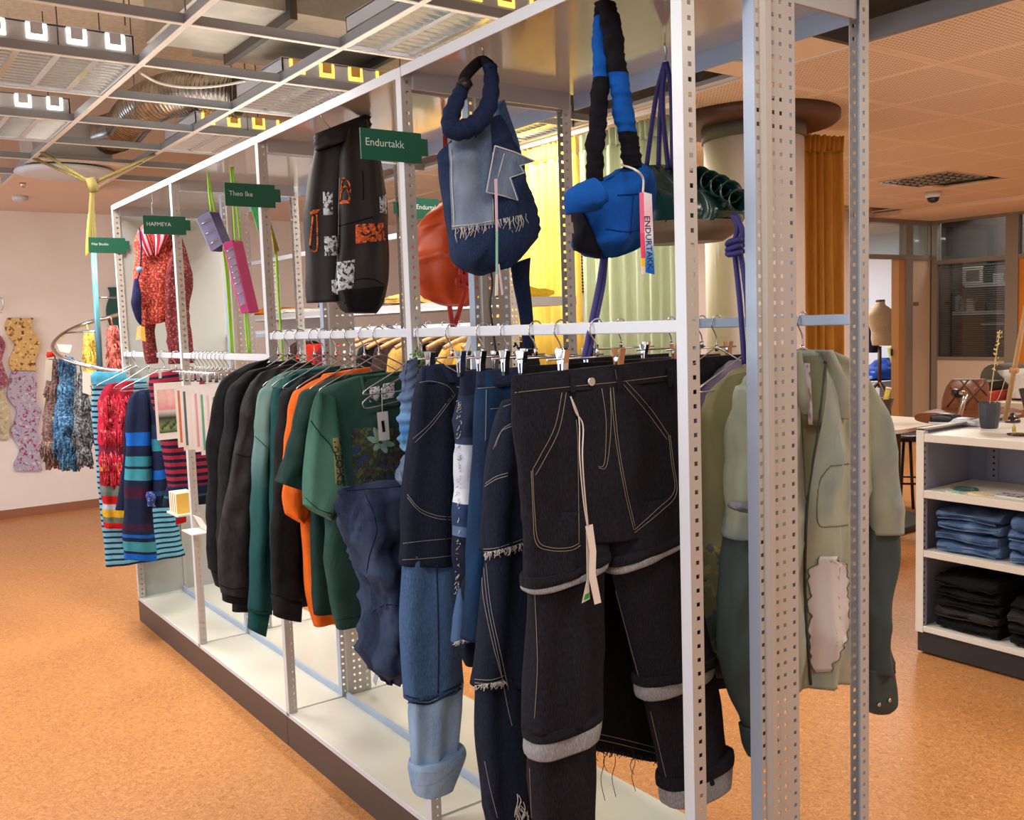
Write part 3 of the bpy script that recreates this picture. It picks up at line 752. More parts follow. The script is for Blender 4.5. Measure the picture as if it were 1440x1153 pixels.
vn = thing('wall_vent', 'black slatted ventilation grille behind the rear rack', 'vent', (-5.0, 4.2, 1.4))
bx('wall_rear', m_wall, None, -6.3, -3.95, 3.9, 3.95, 0, 2.6, kind='structure')
for k in range(22): bx('slat', m_dark, vn, -5.3, -4.6, 3.88, 3.9, 1.75+k*.026, 1.765+k*.026)
# garments on the rear rack: folded piles on the shelf, hanging pieces below
def folded(name, label, cat, cx, cy, z, sx, sy, h, m, seed, group=None, rot=0, e=3.2, nz=.006):
    c, s = math.cos(rot), math.sin(rot); ux, uy = Vector((c, s, 0)), Vector((-s, c, 0)); secs = []
    for t, f in ((-1, .90), (-.97, .97), (-.6, 1), (0, 1), (.6, 1), (.97, .96), (1, .86)):
        secs.append((Vector((cx, cy, z+h/2))+ux*(t*sx/2), uy*(sy/2*f), Vector((0, 0, h/2*(.94 if abs(t) > .9 else 1)))))
    t_ = thing(name, label, cat, (cx, cy, z), group)
    loft(secs, 28, 4, e, nz=nz, ns=9, seed=seed).build('folded_cloth', m, t_)
    # visible fold layers along the front edge
    for q in (-.22, .12):
        p = [Vector((cx, cy, z+h/2+q*h+.004*math.sin(a*3+seed)))+ux*(a*sx/2*.94)-uy*(sy/2*1.004) for a in (-1, -.6, -.2, .2, .6, 1)]
        MB().tube(smooth_path(p, 3), .0035, 5).build('fold_edge', m, t_)
    return t_
tan = fabric('tan_cloth', (196, 160, 92), (170, 130, 64)); brn = fabric('brown_cloth', (70, 50, 44), (46, 34, 34)); orn = fabric('orange_cloth', (226, 140, 40), (206, 118, 30))
nav = denim('denim_mid', (36, 52, 86), (62, 82, 122)); blk = fabric('black_cloth', (30, 30, 34), (18, 18, 20)); whc = fabric('white_cloth', (226, 224, 218), (206, 204, 198)); red = fabric('red_cloth', (206, 52, 34), (176, 36, 30)); kha = fabric('camo_cloth', (96, 104, 72), (60, 66, 48), 18); mar = fabric('maroon_cloth', (96, 26, 40), (70, 18, 30))
yel = fabric('mustard_cloth', (206, 168, 40), (180, 140, 30))
for k, (x, sx, h, m, lb) in enumerate(((-5.95, .4, .05, orn, 'orange folded cloth on the rear shelf'), (-5.6, .3, .03, whc, 'white folded cloth on the rear shelf'), (-3.75, .42, .07, tan, 'tan crumpled cloth on the rear shelf near the cargo trousers'), (-3.2, .42, .08, tan, 'tan crumpled cloth on the rear shelf near the orange bag'), (-2.85, .3, .05, yel, 'mustard folded cloth on the rear shelf'))):
    folded('folded_cloth', lb, 'cloth', x, YB+.2, 1.645, sx, .34, h, m, k+3)
def rear_hang(x, y, z0, z1, w, m, lb, name='hanging_garment', cat='garment', b=.04):
    t = thing(name, lb, cat, (x, y, z0)); secs = []
    for f, q in ((1, .35), (.93, .8), (.6, 1), (.3, .95), (0, 1)): secs.append((Vector((x, y, z0+(z1-z0)*f)), Vector((0, w*q, 0)), XV*b))
    loft(secs, 24, 4, fold=(2.5, .012, x*7, 1), nz=.01, seed=x).build('body', m, t)
    hk = [(x, y+.0, z1), (x, y, z1+.045), (x, y-.01, z1+.07), (x, y-.03, z1+.06)]
    MB().tube(smooth_path(hk, 3), .002, 5).build('hook', m_wire, t)
rear_hang(-5.1, YB+.02, .62, 1.44, .16, brn, 'dark brown garment on the rear rack behind the pink box bag')
rear_hang(-4.55, YB+.02, 1.66, 2.0, .14, nav, 'blue denim garment hanging behind the lime cords'); rear_hang(-4.15, YB+.02, 1.66, 2.0, .12, kha, 'camouflage garment hanging behind the cargo trousers')
for k, (x, m, lb) in enumerate(((-4.9, red, 'red'), (-4.6, mar, 'maroon'), (-4.4, red, 'bright red'), (-4.2, whc, 'white'), (-4.0, blk, 'black'), (-3.8, brn, 'brown'), (-3.6, tan, 'tan'), (-3.4, blk, 'black broad'), (-3.2, brn, 'dark brown'), (-3.05, tan, 'sand'), (-2.9, yel, 'mustard'), (-2.75, whc, 'off white'), (-2.66, blk, 'black narrow'))):
    rear_hang(x, YB+.02, .6, 1.42, .2, m, lb+' garment on the lower rail of the rear rack', b=.05)
for k in range(9):
    x = -4.1+k*.17; t = thing('wooden_hanger', 'wooden hanger, %s from the left on the rear rack' % ('first', 'second', 'third', 'fourth', 'fifth', 'sixth', 'seventh', 'eighth', 'ninth')[k], 'hanger', (x, YB+.02, 1.40), 'wooden hangers on the rear rack')
    MB().tube(smooth_path([(x, YB-.2, 1.40), (x, YB-.1, 1.44), (x, YB+.02, 1.46), (x, YB+.14, 1.44), (x, YB+.24, 1.40)], 3), .012, 6).build('bar', m_wood, t)
    MB().tube(smooth_path([(x, YB+.02, 1.46), (x, YB+.02, 1.50), (x, YB+.0, 1.53), (x, YB+.03, 1.54), (x, YB+.045, 1.515)], 3), .0022, 5).build('hook', m_wire, t)

# ================================================================== WALL ART on the left wall
def wavy(name, label, px_rows, m, X=-7.835, th=.03, cat='wall art'):
    """wavy board hung on the left wall; rows (left px, right px, y px)"""
    L = smooth_path([PX(a, y, X) for a, b, y in px_rows], 5); R = smooth_path([PX(b, y, X) for a, b, y in px_rows], 5)
    t = thing(name, label, cat, (X, (L[-1].y+R[-1].y)/2, L[-1].z)); mb = MB(); n = len(L)
    for dx in (0, th):
        for a, b in zip(L, R): mb.v += [a+XV*dx, b+XV*dx]
    N2 = 2*n
    for i in range(n-1):
        a = 2*i; mb.face((a, a+2, a+3, a+1)); mb.face((N2+a, N2+a+1, N2+a+3, N2+a+2)); mb.face((a, N2+a, N2+a+2, a+2)); mb.face((a+1, a+3, N2+a+3, N2+a+1))
    mb.face((0, 1, N2+1, N2)); e = 2*(n-1); mb.face((e, N2+e, N2+e+1, e+1))
    mb.build('board', m, t); return t
m_cork = speckle('cork', (214, 176, 112), [(150, 104, 52), (92, 66, 40), (232, 198, 140)], 22, thr=.62)
m_lav = speckle('lavender_terrazzo', (176, 168, 190), [(150, 150, 178), (206, 198, 212), (168, 60, 92), (122, 66, 110)], 22, thr=.62)
m_pk = speckle('maroon_terrazzo', (150, 84, 104), [(110, 50, 70), (190, 140, 150)], 26, thr=.58)
m_sand = speckle('sand_terrazzo', (190, 178, 148), [(160, 146, 112), (206, 198, 170)], 24, thr=.58)
wavy('wavy_board', 'tan cork wavy board on the left wall above the lavender one', [(10, 46, 447), (6, 44, 460), (12, 52, 473), (20, 56, 485), (16, 53, 497), (12, 49, 508), (16, 51, 521)], m_cork)
wavy('wavy_board', 'lavender terrazzo wavy board on the left wall under the cork one', [(16, 48, 522), (12, 51, 540), (10, 50, 556), (17, 52, 568), (23, 57, 578), (20, 54, 592), (15, 52, 605), (20, 56, 618), (27, 61, 630), (24, 58, 642), (19, 57, 652), (21, 58, 661)], m_lav)
wavy('wavy_board', 'maroon wavy board at the left edge of the picture', [(-30, 0, 472), (-34, 7, 485), (-28, 2, 505), (-30, 6, 520), (-34, 11, 535), (-28, 5, 546)], m_pk)
wavy('wavy_board', 'sand wavy board at the left edge under the maroon one', [(-25, 4, 548), (-28, 9, 566), (-20, 14, 588), (-24, 12, 604), (-30, 11, 617)], m_sand)
lp = [PX(a, b, -7.82) for a, b in ((1, 440), (4, 432), (4, 424), (1, 418), (-4, 420))]
tag(MB().tube(smooth_path(lp, 4), .006, 6).build('wall_hook', m_chrome, None), 'thin metal loop on the left wall above the maroon board', 'hook')
wavy('wavy_board', 'dark green wavy board on the wall behind the spiral rail', [(151, 170, 404), (154, 172, 414), (150, 170, 428), (149, 172, 440), (153, 174, 455), (158, 176, 470), (160, 176, 480)], mat('art_green', (24, 82, 74), .6))
# ================================================================== RIGHT SHELF UNIT
YS = 2.556; XS = -1.08; DS = .42
su = thing('shelf_unit', 'low white shelf unit with folded jeans at the right edge', 'shelf', (0, YS+DS/2, 0))
m_int = mat('unit_interior', (150, 156, 176), .4); m_unit = mat('unit_white', (226, 222, 212), .35)
x1 = .9
bx('post', m_unit, su, XS, XS+.035, YS, YS+.012, .1, 1.0); bx('side_panel', m_int, su, XS, XS+.01, YS+.012, YS+DS*2, .1, .995)
bx('side_cap', mat('cap_grey', (150, 144, 134), .4), su, XS, XS+.035, YS, YS+DS*2, .995, 1.003)
bx('rear_top', m_unit, su, XS+.036, x1, YS+DS-.02, YS+2*DS, .945, .98)
hs = MB()
for k in range(30): hs.box(XS+.036, XS+.0375, YS+.004, YS+.010, .14+k*.028, .149+k*.028)
for k in range(30): hs.box(XS+.13, XS+.138, YS+DS-.022, YS+DS-.0205, .14+k*.028, .149+k*.028)
hs.build('slot_row', m_dark, su)
bx('post_side', m_int, su, XS+.03, XS+.036, YS+.001, YS+.03, .1, .99)
bx('back_post', m_int, su, XS+.10, XS+.15, YS+DS-.02, YS+DS-.006, .1, .95); bx('back_panel', m_int, su, XS+.01, x1, YS+DS-.006, YS+DS, .1, .95)
for z, t in ((.945, .035), (.70, .035), (.44, .03), (.105, .025)):
    bx('shelf', m_unit, su, XS+.036, x1, YS, YS+DS-.02, z, z+t, bevel=.002)
bx('kick_plate', m_kick2, su, XS+.005, x1, YS+.01, YS+.02, .012, .105); bx('kick_side', m_kick2, su, XS+.005, XS+.015, YS+.02, YS+DS, .012, .105)
ZS1 = .98
def jeans_pile(x, z, n, mats, word, where, seed, dep=.3, hh=.042):
    zz = z
    for k in range(n):
        h = hh+.012*((k*7+seed) % 3)/2
        folded('folded_jeans', '%s folded jeans, %s of the %s' % (word, ('lowest', 'second from bottom', 'third from bottom', 'fourth from bottom', 'fifth from bottom', 'topmost')[k if k < n-1 else 5], where), 'jeans', x+.006*((k*5+seed) % 3-1), YS+.03+dep/2, zz, .27, dep, h, mats[k % len(mats)], seed+k*2.3, 'folded jeans on the right shelf unit', .05*((k*3+seed) % 3-1), 2.6, .009)
        zz += h-.002
dn = [denim('jean_blue', (60, 88, 128), (96, 126, 166), (120, 148, 186)), denim('jean_blue2', (52, 76, 114), (84, 110, 150), (104, 130, 166))]
bk = [fabric('jean_black', (26, 26, 27), (15, 15, 16)), fabric('jean_grey', (58, 56, 52), (42, 40, 38))]
jeans_pile(-.87, .47, 4, dn, 'blue', 'pile next to the side panel', 1); jeans_pile(-.56, .47, 4, dn, 'blue', 'pile by the picture edge', 2)
jeans_pile(-.87, .13, 5, [bk[0], bk[1], bk[0], bk[0]], 'black', 'dark pile next to the side panel', 4); jeans_pile(-.56, .13, 4, [bk[0], bk[0], bk[1]], 'black', 'dark pile by the picture edge', 5)
jeans_pile(-.25, .47, 4, dn, 'blue', 'pile out at the far end', 7); jeans_pile(-.25, .13, 4, bk, 'black', 'dark pile out at the far end', 9)
# small things on the middle shelf
def coaster(px, py, label, m, a, b):
    p = PZ(px, py, .736); t = thing('coaster', label, 'coaster', p)
    mb = MB(); pts = [(p.x+a*math.cos(q)*(1+.07*math.cos(5*q)), p.y+b*math.sin(q)*(1+.06*math.cos(5*q+1))) for q in [2*PI*i/24 for i in range(24)]]
    mb.prism(pts, 2, .7352, .741).build('disc', m, t)
coaster(1357, 688, 'green and blue enamel coaster on the middle shelf', speckle('enamel', (40, 104, 92), [(70, 96, 150), (170, 140, 60)], 40), .055, .05)
coaster(1379, 695, 'cream and peach coaster beside the green one', speckle('enamel2', (230, 206, 160), [(190, 220, 190), (236, 180, 120)], 40), .05, .035)
coaster(1340, 692, 'small mint coaster at the shelf edge', mat('mint', (186, 220, 196), .4), .03, .02)
pc = thing('postcard', 'framed black and white card lying on the middle shelf', 'card', PZ(1420, 697, .736)); p = PZ(1423, 697, .736)
bx('border', m_unit, pc, p.x-.07, p.x+.07, p.y-.05, p.y+.06, .7352, .739); bx('print', speckle('photo_print', (190, 186, 184), [(60, 50, 54), (100, 90, 92)], 30), pc, p.x-.055, p.x+.055, p.y-.038, p.y+.045, .739, .7395)
# things on the top shelf
tp = PZ(1340, 597, ZS1); ct = thing('card_terminal', 'black and white card payment terminal on the top shelf', 'terminal', tp)
mb = loft([(tp+Vector((-.09, 0, .022)), Vector((0, .04, 0)), Vector((0, 0, .020))), (tp+Vector((-.03, 0, .028)), Vector((0, .042, 0)), Vector((0, 0, .024))), (tp+Vector((.02, 0, .024)), Vector((0, .04, 0)), Vector((0, 0, .02)))], 20, 4, 4)
mb.build('reader', m_black, ct)
loft([(tp+Vector((-.095, 0, .006)), Vector((0, .042, 0)), Vector((0, 0, .006))), (tp+Vector((0, 0, .008)), Vector((0, .044, 0)), Vector((0, 0, .008))), (tp+Vector((.03, 0, .018)), Vector((0, .044, 0)), Vector((0, 0, .018))), (tp+Vector((.11, 0, .016)), Vector((0, .04, 0)), Vector((0, 0, .014))), (tp+Vector((.13, 0, .012)), Vector((0, .036, 0)), Vector((0, 0, .01)))], 20, 4, 4).build('base', m_white, ct)
bx('keypad', m_black, ct, tp.x+.04, tp.x+.10, tp.y-.02, tp.y+.025, tp.z+.030, tp.z+.034)
pp = PZ(1391, 602, ZS1); pv = thing('flower_pot', 'dark slate faceted pot on the top shelf', 'pot', pp)
MB().lathe([(.033, ZS1), (.036, ZS1+.004), (.044, ZS1+.06), (.0455, ZS1+.112), (.042, ZS1+.115), (.039, ZS1+.09), (.0, ZS1+.085)], pp.x, pp.y, 14, smooth=False).build('pot', mat('slate', (66, 68, 78), .45, c2=(52, 54, 62), scale=14), pv)
fs = thing('dried_flower', 'dried pale yellow flower spike standing in the slate pot', 'flower', pp+Vector((0, 0, .09)))
q0 = pp+Vector((0, 0, .09)); stem = smooth_path([q0, PY(1395, 540, pp.y), PY(1401, 498, pp.y), PY(1406, 464, pp.y)], 6)
MB().tube(stem, .0022, 5).build('stem', mat('straw', (206, 184, 128), .8), fs)
st2 = smooth_path([q0, PY(1404, 560, pp.y), PY(1414, 532, pp.y)], 4); MB().tube(st2, .0016, 5).build('stem', mat('straw', (0, 0, 0)), fs)
pet = mat('petal', (226, 204, 120), .7); rnd = random.Random(3)
for k in range(34):
    t = .5+.5*k/33; c = stem[int(t*(len(stem)-1))]+Vector((rnd.uniform(-.009, .009), rnd.uniform(-.009, .009), rnd.uniform(-.006, .006)))
    b = MB(); n = Vector((rnd.uniform(-1, 1), rnd.uniform(-1, 1), rnd.uniform(-.2, 1))).normalized(); u = n.orthogonal().normalized(); w = n.cross(u)
    s = rnd.uniform(.004, .008); b.v = [c-u*s, c+w*s*.5+n*.002, c+u*s, c-w*s*.5+n*.002, c+n*s*.5, c-n*s*.3]
    for f in ((0, 1, 4), (1, 2, 4), (2, 3, 4), (3, 0, 4), (1, 0, 5), (2, 1, 5), (3, 2, 5), (0, 3, 5)): b.face(f)
    b.build('petal', pet, fs)
# items right behind: wooden stick, small lamp, black shade
a, b = PY(1413, 592, YS+.3), PY(1437, 462, YS+.34)
wsx = thing('wooden_stick', 'pale wooden pole leaning over the top shelf at the right edge', 'pole', a)
MB().tube([a, b, b+(b-a)*.25], .011, 8).build('pole', m_wood, wsx); MB().tube([a+(b-a)*.55-Vector((.016, 0, 0)), a+(b-a)*.55+Vector((.016, 0, 0))], .013, 8).build('peg_knot', m_wood2, wsx)
bs = PY(1440, 560, YS+.2); bsh = thing('black_shade', 'black tapered bowl cut by the right picture edge', 'bowl', (bs.x+.06, bs.y, ZS1))
zt_, zb_ = PY(1440, 546, YS+.2).z, PY(1440, 597, YS+.2).z
MB().lathe([(.05, max(zb_, ZS1+.001)), (.052, zb_+.004), (.088, zt_), (.084, zt_), (.048, zb_+.01)], bs.x+.075, bs.y, 28).build('shade', m_black, bsh)
lm = PZ(1424, 594, ZS1); lt = thing('desk_bell', 'small dark metal desk ornament on the top shelf', 'ornament', lm)
MB().lathe([(.032, ZS1), (.034, ZS1+.008), (.026, ZS1+.022), (.012, ZS1+.03), (.014, ZS1+.04), (.004, ZS1+.046)], lm.x, lm.y, 20).build('bell', mat('dark_chrome', (80, 74, 70), .2, .9), lt)
bt = PZ(1426, 607, ZS1); bo = thing('small_bottle', 'tiny amber bottle at the front of the top shelf', 'bottle', bt)
MB().lathe([(.008, ZS1), (.008, ZS1+.02), (.004, ZS1+.026), (.004, ZS1+.034)], bt.x, bt.y, 12).build('bottle', mat('amber', (190, 160, 70), .2), bo)
kx = PZ(1432, 612, ZS1); ky = thing('key_bunch', 'flat dark metal dish at the shelf edge', 'dish', kx); MB().lathe([(.04, ZS1), (.045, ZS1+.006), (.03, ZS1+.008)], kx.x, kx.y, 20).build('dish', mat('dark_chrome', (80, 74, 70), .2, .9), ky)

# ================================================================== FURNITURE BEHIND
tb = thing('work_table', 'white topped work table on black pedestal behind the khaki shirt', 'table', (-2.5, 4.45, 0))
mb = MB(); pts = [(-3.6, 4.0), (-2.45, 4.0), (-2.3, 4.1), (-2.25, 4.3), (-2.25, 5.0), (-3.6, 5.0)]; mb.prism(pts, 2, .73, .755).build('top', mat('table_top', (232, 222, 204), .4), tb, bevel=.006)
bx('edge', m_black, tb, -3.58, -2.28, 4.02, 4.98, .718, .73); bx('column', m_black, tb, -2.58, -2.50, 4.62, 4.70, .05, .72); bx('foot', m_black, tb, -2.75, -2.4, 4.2, 5.1, 0, .05, bevel=.01)
bx('column', m_black, tb, -3.4, -3.32, 4.62, 4.70, .05, .72); bx('foot', m_black, tb, -3.5, -3.2, 4.2, 5.1, 0, .05)
ps = PX(1262, 700, -3.0); so = thing('work_stool', 'dark stool with ring footrest under the work table', 'stool', (-2.95, 5.5, 0))
MB().lathe([(.17, .52), (.18, .54), (.18, .56), (.16, .57)], -2.95, 5.5, 28).build('seat', m_black, so)
for k in range(4):
    a = PI/4+k*PI/2; MB().tube([(-2.95+.1*math.cos(a), 5.5+.1*math.sin(a), .52), (-2.95+.2*math.cos(a), 5.5+.2*math.sin(a), .01)], .012, 6).build('leg', m_black, so)
MB().tube([(-2.95+.17*math.cos(2*PI*i/24), 5.5+.17*math.sin(2*PI*i/24), .2) for i in range(25)], .009, 6).build('foot_ring', m_black, so)
pt = PZ(1238, 598, .755); po = thing('plant_pot', 'brown metal pot on the work table holding a yellow tool', 'pot', pt)
MB().lathe([(.055, .755), (.075, .757), (.05, .785), (.06, .84), (.085, .93), (.09, .935), (.08, .93), (.055, .86), (0, .85)], pt.x, pt.y, 24).build('pot', mat('bronze_pot', (76, 58, 42), .45, .3), po)
yt = thing('yellow_tool', 'yellow handled tool standing in the brown pot', 'tool', pt+Vector((0, 0, .11))); MB().tube([pt+Vector((.02, 0, .1)), pt+Vector((.045, .02, .24))], .018, 8).build('handle', mat('tool_yellow', (222, 196, 70), .5), yt); MB().tube([pt+Vector((.045, .02, .24)), pt+Vector((.048, .022, .255))], .019, 8).build('cap', m_tee_w, yt)
# swivel chair
cp = PY(1352, 560, 4.6); ch = thing('swivel_chair', 'brown tufted leather swivel chair behind the shelf unit', 'chair', (cp.x, 4.6, 0))
m_lea = mat('brown_leather', (132, 80, 50), .4, c2=(108, 62, 38), scale=8, coat=.2)
bv0 = loft([(PY(1362, 533, 4.6), PY(1384, 533, 4.6)-PY(1362, 533, 4.6), Vector((0, .05, 0))), (PY(1360, 545, 4.6), PY(1388, 545, 4.6)-PY(1360, 545, 4.6), Vector((0, .07, 0))), (PY(1356, 565, 4.6), PY(1385, 565, 4.6)-PY(1356, 565, 4.6), Vector((0, .08, 0))), (PY(1354, 582, 4.6), PY(1382, 582, 4.6)-PY(1354, 582, 4.6), Vector((0, .07, 0)))], 28, 5, 3.4)
bko = bv0.build('backrest', m_lea, ch); bvc = bvh_of([bko])
for a, b in (((1336, 545), (1362, 582)), ((1350, 534), (1384, 575)), ((1368, 534), (1388, 556)), ((1362, 534), (1332, 572)), ((1386, 538), (1346, 582))): seam(bvc, [a, b], .006, mat('leather_groove', (84, 48, 30), .5), ch, 'tuft_seam', .0, 4)
s0 = PY(1362, 585, 4.6)
loft([(s0+Vector((0, -.25, 0)), Vector((.22, 0, 0)), Vector((0, 0, .035))), (s0+Vector((0, -.05, 0)), Vector((.26, 0, 0)), Vector((0, 0, .045))), (s0+Vector((0, .2, .01)), Vector((.25, 0, 0)), Vector((0, 0, .04)))], 24, 5, 3).build('seat', m_lea, ch)
MB().tube([s0+Vector((0, 0, -.04)), Vector((s0.x, s0.y, .1))], .03, 10).build('column', m_chrome, ch)
for k in range(5): a = 2*PI*k/5; MB().tube([(s0.x, s0.y, .1), (s0.x+.28*math.cos(a), s0.y+.28*math.sin(a), .04)], .018, 6).build('star_leg', m_chrome, ch)
MB().tube(smooth_path([PY(1349, 586, 4.25), PY(1354, 568, 4.25), PY(1358, 554, 4.28), PY(1349, 553, 4.3)], 4), .016, 8).build('armrest_tube', m_chrome, ch); MB().tube([PY(1350, 554, 4.3), PY(1342, 552, 4.32)], .026, 8).build('arm_joint', m_black, ch)
# bench with red case and rolls
bp = PY(1390, 560, 5.2); bn = thing('side_bench', 'pale side bench behind the chair carrying the red case', 'bench', (bp.x, 5.2, 0)); zb2 = PY(1385, 561, 5.2).z
x0b, x1b = PY(1362, 560, 5.2).x, PY(1470, 560, 5.2).x
bx('top', m_wall_warm, bn, x0b, x1b, 5.0, 5.6, zb2-.04, zb2)
for x in (x0b+.03, x1b-.07): bx('leg', m_frame, bn, x, x+.04, 5.05, 5.1, 0, zb2-.04)
rx0, rx1 = PY(1373, 555, 5.2).x, PY(1412, 555, 5.2).x; rc = thing('tool_case', 'bright red case with dark lid on the side bench', 'case', ((rx0+rx1)/2, 5.2, zb2)); hz = PY(1390, 548, 5.2).z
bx('body', mat('case_red', (176, 40, 26), .45), rc, rx0, rx1, 5.05, 5.35, zb2, hz, bevel=.01); bx('lid', mat('case_dark', (42, 46, 34), .5), rc, rx0, rx1-.06, 5.06, 5.34, hz, hz+.06, bevel=.01)
ro = thing('cloth_roll', 'dark grey cloth roll end beside the red case', 'roll', PY(1398, 532, 5.4)); c0 = PY(1398, 532, 5.4); MB().tube([c0, c0+Vector((.0, .3, 0))], .1, 24).build('roll', mat('roll_grey', (92, 88, 78), .8), ro)
bd = thing('dark_bundle', 'dark bundle between the chair back and the red case', 'bundle', PY(1370, 550, 5.1)); loft(yrow(5.1, [(1360, 540, 1376, 540, .05), (1360, 550, 1377, 550, .08), (1363, 558, 1376, 558, .06)]), 18, 4, nz=.02).build('cloth', blk, bd)
cs = thing('pale_blanket', 'pale crumpled cloth on the bench at the right edge', 'cloth', PY(1430, 545, 5.3)); loft(yrow(5.3, [(1404, 521, 1470, 515, .05), (1408, 530, 1470, 524, .1), (1428, 545, 1470, 540, .12), (1426, 558, 1470, 558, .12)]), 24, 5, nz=.03).build('cloth', whc, cs)
# studio behind the open door
def lathe_px(rows, Y):
    return [((PY(b, y, Y)-PY(a, y, Y)).length/2, PY((a+b)/2, y, Y).z) for a, b, y in rows][::-1]
mx, my = -5.75, 8.75
mc = PX(1243, 470, -5.9); mn = thing('dress_form', 'cream tailor dress form on a wooden stand in the studio', 'dress form', (mc.x, mc.y, 0))
def mrow(a, b, y, d): l, r = PX(a, y, -5.9), PX(b, y, -5.9); return ((l+r)/2, (r-l)/2, XV*d)
m_form = fabric('form_cream', (206, 182, 150), (190, 164, 130))
loft([mrow(1234, 1242, 424, .05), mrow(1232, 1243, 429, .055), mrow(1229, 1249, 433, .07), mrow(1224, 1255, 441, .10), mrow(1225, 1254, 450, .12), mrow(1227, 1252, 459, .11), mrow(1229, 1252, 467, .1), mrow(1230, 1254, 477, .12), mrow(1232, 1255, 486, .12)], 28, 5, 2.2).build('torso', m_form, mn)
loft([mrow(1233.5, 1242.5, 421.5, .045), mrow(1233.5, 1242.5, 424.5, .05)], 20, 2, 2.2).build('neck_cap', mat('cap_brown', (84, 70, 52), .5), mn)
pz = PX(1237, 487, -5.9); MB().tube([pz, Vector((pz.x, pz.y, .55))], .024, 10).build('pole', mat('dark_wood', (76, 46, 32), .5), mn)
for k in range(3):
    a = PI/2+2*PI*k/3; MB().tube(smooth_path([(pz.x, pz.y, .62), (pz.x+.12*math.cos(a), pz.y+.12*math.sin(a), .5), (pz.x+.2*math.cos(a), pz.y+.2*math.sin(a), .36), (pz.x+.26*math.cos(a), pz.y+.26*math.sin(a), .01)], 4), .022, 8).build('foot', mat('dark_wood', (76, 46, 32), .5), mn)
bb = thing('plastic_bag', 'bright blue plastic bag on the boxes behind the dress form', 'bag', PX(1242, 530, -6.6))
def srow(X, a, b, y, d): l, r = PX(a, y, X), PX(b, y, X); return ((l+r)/2, (r-l)/2, XV*d)
loft([srow(-6.6, 1240, 1252, 503, .06), srow(-6.6, 1232, 1256, 512, .14), srow(-6.6, 1222, 1261, 522, .2), srow(-6.6, 1218, 1262, 532, .2)], 24, 6, nz=.03, ns=8).build('bag', mat('bag_blue', (20, 84, 190), .3, c2=(14, 62, 150), scale=9), bb)
wb = thing('storage_box', 'white storage carton under the blue bag', 'box', (-6.6, PX(1245, 545, -6.6).y, 0)); ya, yb_ = PX(1214, 550, -6.6).y, PX(1262, 550, -6.6).y; za = PX(1240, 533, -6.6).z
bx('carton', m_white, wb, -6.9, -6.35, ya, yb_, .0, za-.01); bx('lid', m_wall, wb, -6.92, -6.33, ya-.01, yb_+.01, za-.012, za-.004)
pf = thing('fabric_heap', 'white and pink fabric heap behind the dress form', 'fabric', PX(1256, 470, -6.8)); loft([srow(-6.8, 1255, 1265, 433, .06), srow(-6.8, 1252, 1266, 455, .12), srow(-6.8, 1250, 1268, 475, .14), srow(-6.8, 1252, 1268, 492, .12)], 22, 5, nz=.03).build('cloth', fabric('pinkish', (226, 210, 216), (206, 180, 190)), pf)
lf = thing('stuffed_toy', 'pale lime stuffed leg hanging beside the dress form', 'stuffed leg', PX(1255, 510, -6.3)); loft([srow(-6.3, 1249, 1261, 488, .05), srow(-6.3, 1253, 1262, 502, .05), srow(-6.3, 1257, 1263, 515, .04), srow(-6.3, 1258, 1264, 522, .03)], 18, 4).build('leg', fabric('lime_pale', (220, 224, 150), (206, 210, 130)), lf)
dg = thing('dark_garment', 'dark navy garment hanging left of the dress form', 'garment', PX(1227, 470, -6.2)); loft([srow(-6.2, 1222, 1226, 440, .05), srow(-6.2, 1222, 1229, 460, .07), srow(-6.2, 1221, 1232, 490, .08), srow(-6.2, 1221, 1230, 496, .06)], 18, 4).build('cloth', fabric('navy_dk', (34, 38, 60), (22, 26, 44)), dg)
# office shelves behind the blind
of = thing('wall_shelf', 'wall shelf with picture and boxes seen through the blind', 'shelf', (-5.0, 10.5, 1.5))
for (a, b, y) in ((1360, 1416, 402), (1342, 1404, 441), (1382, 1410, 456)):
    p, q = PY(a, y, 10.4), PY(b, y, 10.4); bx('board', m_unit, of, p.x, q.x, 10.35, 10.59, p.z-.02, p.z+.02)
def ofb(a, b, y0, y1, m, lb, nm='office_object', ct='object'):
    p, q = PY(a, y1, 10.4), PY(b, y0, 10.4); o = thing(nm, lb, ct, ((p.x+q.x)/2, 10.5, p.z)); bx('body', m, o, p.x, q.x, 10.44, 10.55, p.z, q.z, bevel=.01); return o
o = ofb(1350, 1379, 374, 401, m_unit, 'framed picture on the upper office shelf', 'picture_frame', 'picture'); p, q = PY(1357, 395, 10.4), PY(1375, 380, 10.4); bx('print', mat('print_grey', (110, 104, 98), .6), o, p.x, q.x, 10.43, 10.44, p.z, q.z)
ofb(1380, 1391, 372, 401, m_dark, 'dark binder beside the framed picture', 'binder', 'binder'); ofb(1393, 1403, 384, 401, m_grey_steel, 'grey box on the upper office shelf', 'box', 'box')
for k, (a, b, y0, mm_) in enumerate(((1332, 1338, 412, brn), (1340, 1345, 416, m_grey_steel), (1347, 1352, 420, m_bluegrey), (1356, 1366, 418, m_unit), (1368, 1374, 425, brn), (1376, 1382, 426, m_dark), (1386, 1396, 428, kha))): ofb(a, b, y0, 440, mm_, ('brown book', 'grey book', 'blue grey book', 'white carton', 'brown jar', 'dark jar', 'green bowl')[k]+' on the lower office shelf', 'shelf_item', 'shelf item')
area('office_light', (-4.4, 10.0, 2.9), (0, 0, 0), .6, .6, 40, (1, .94, .85))
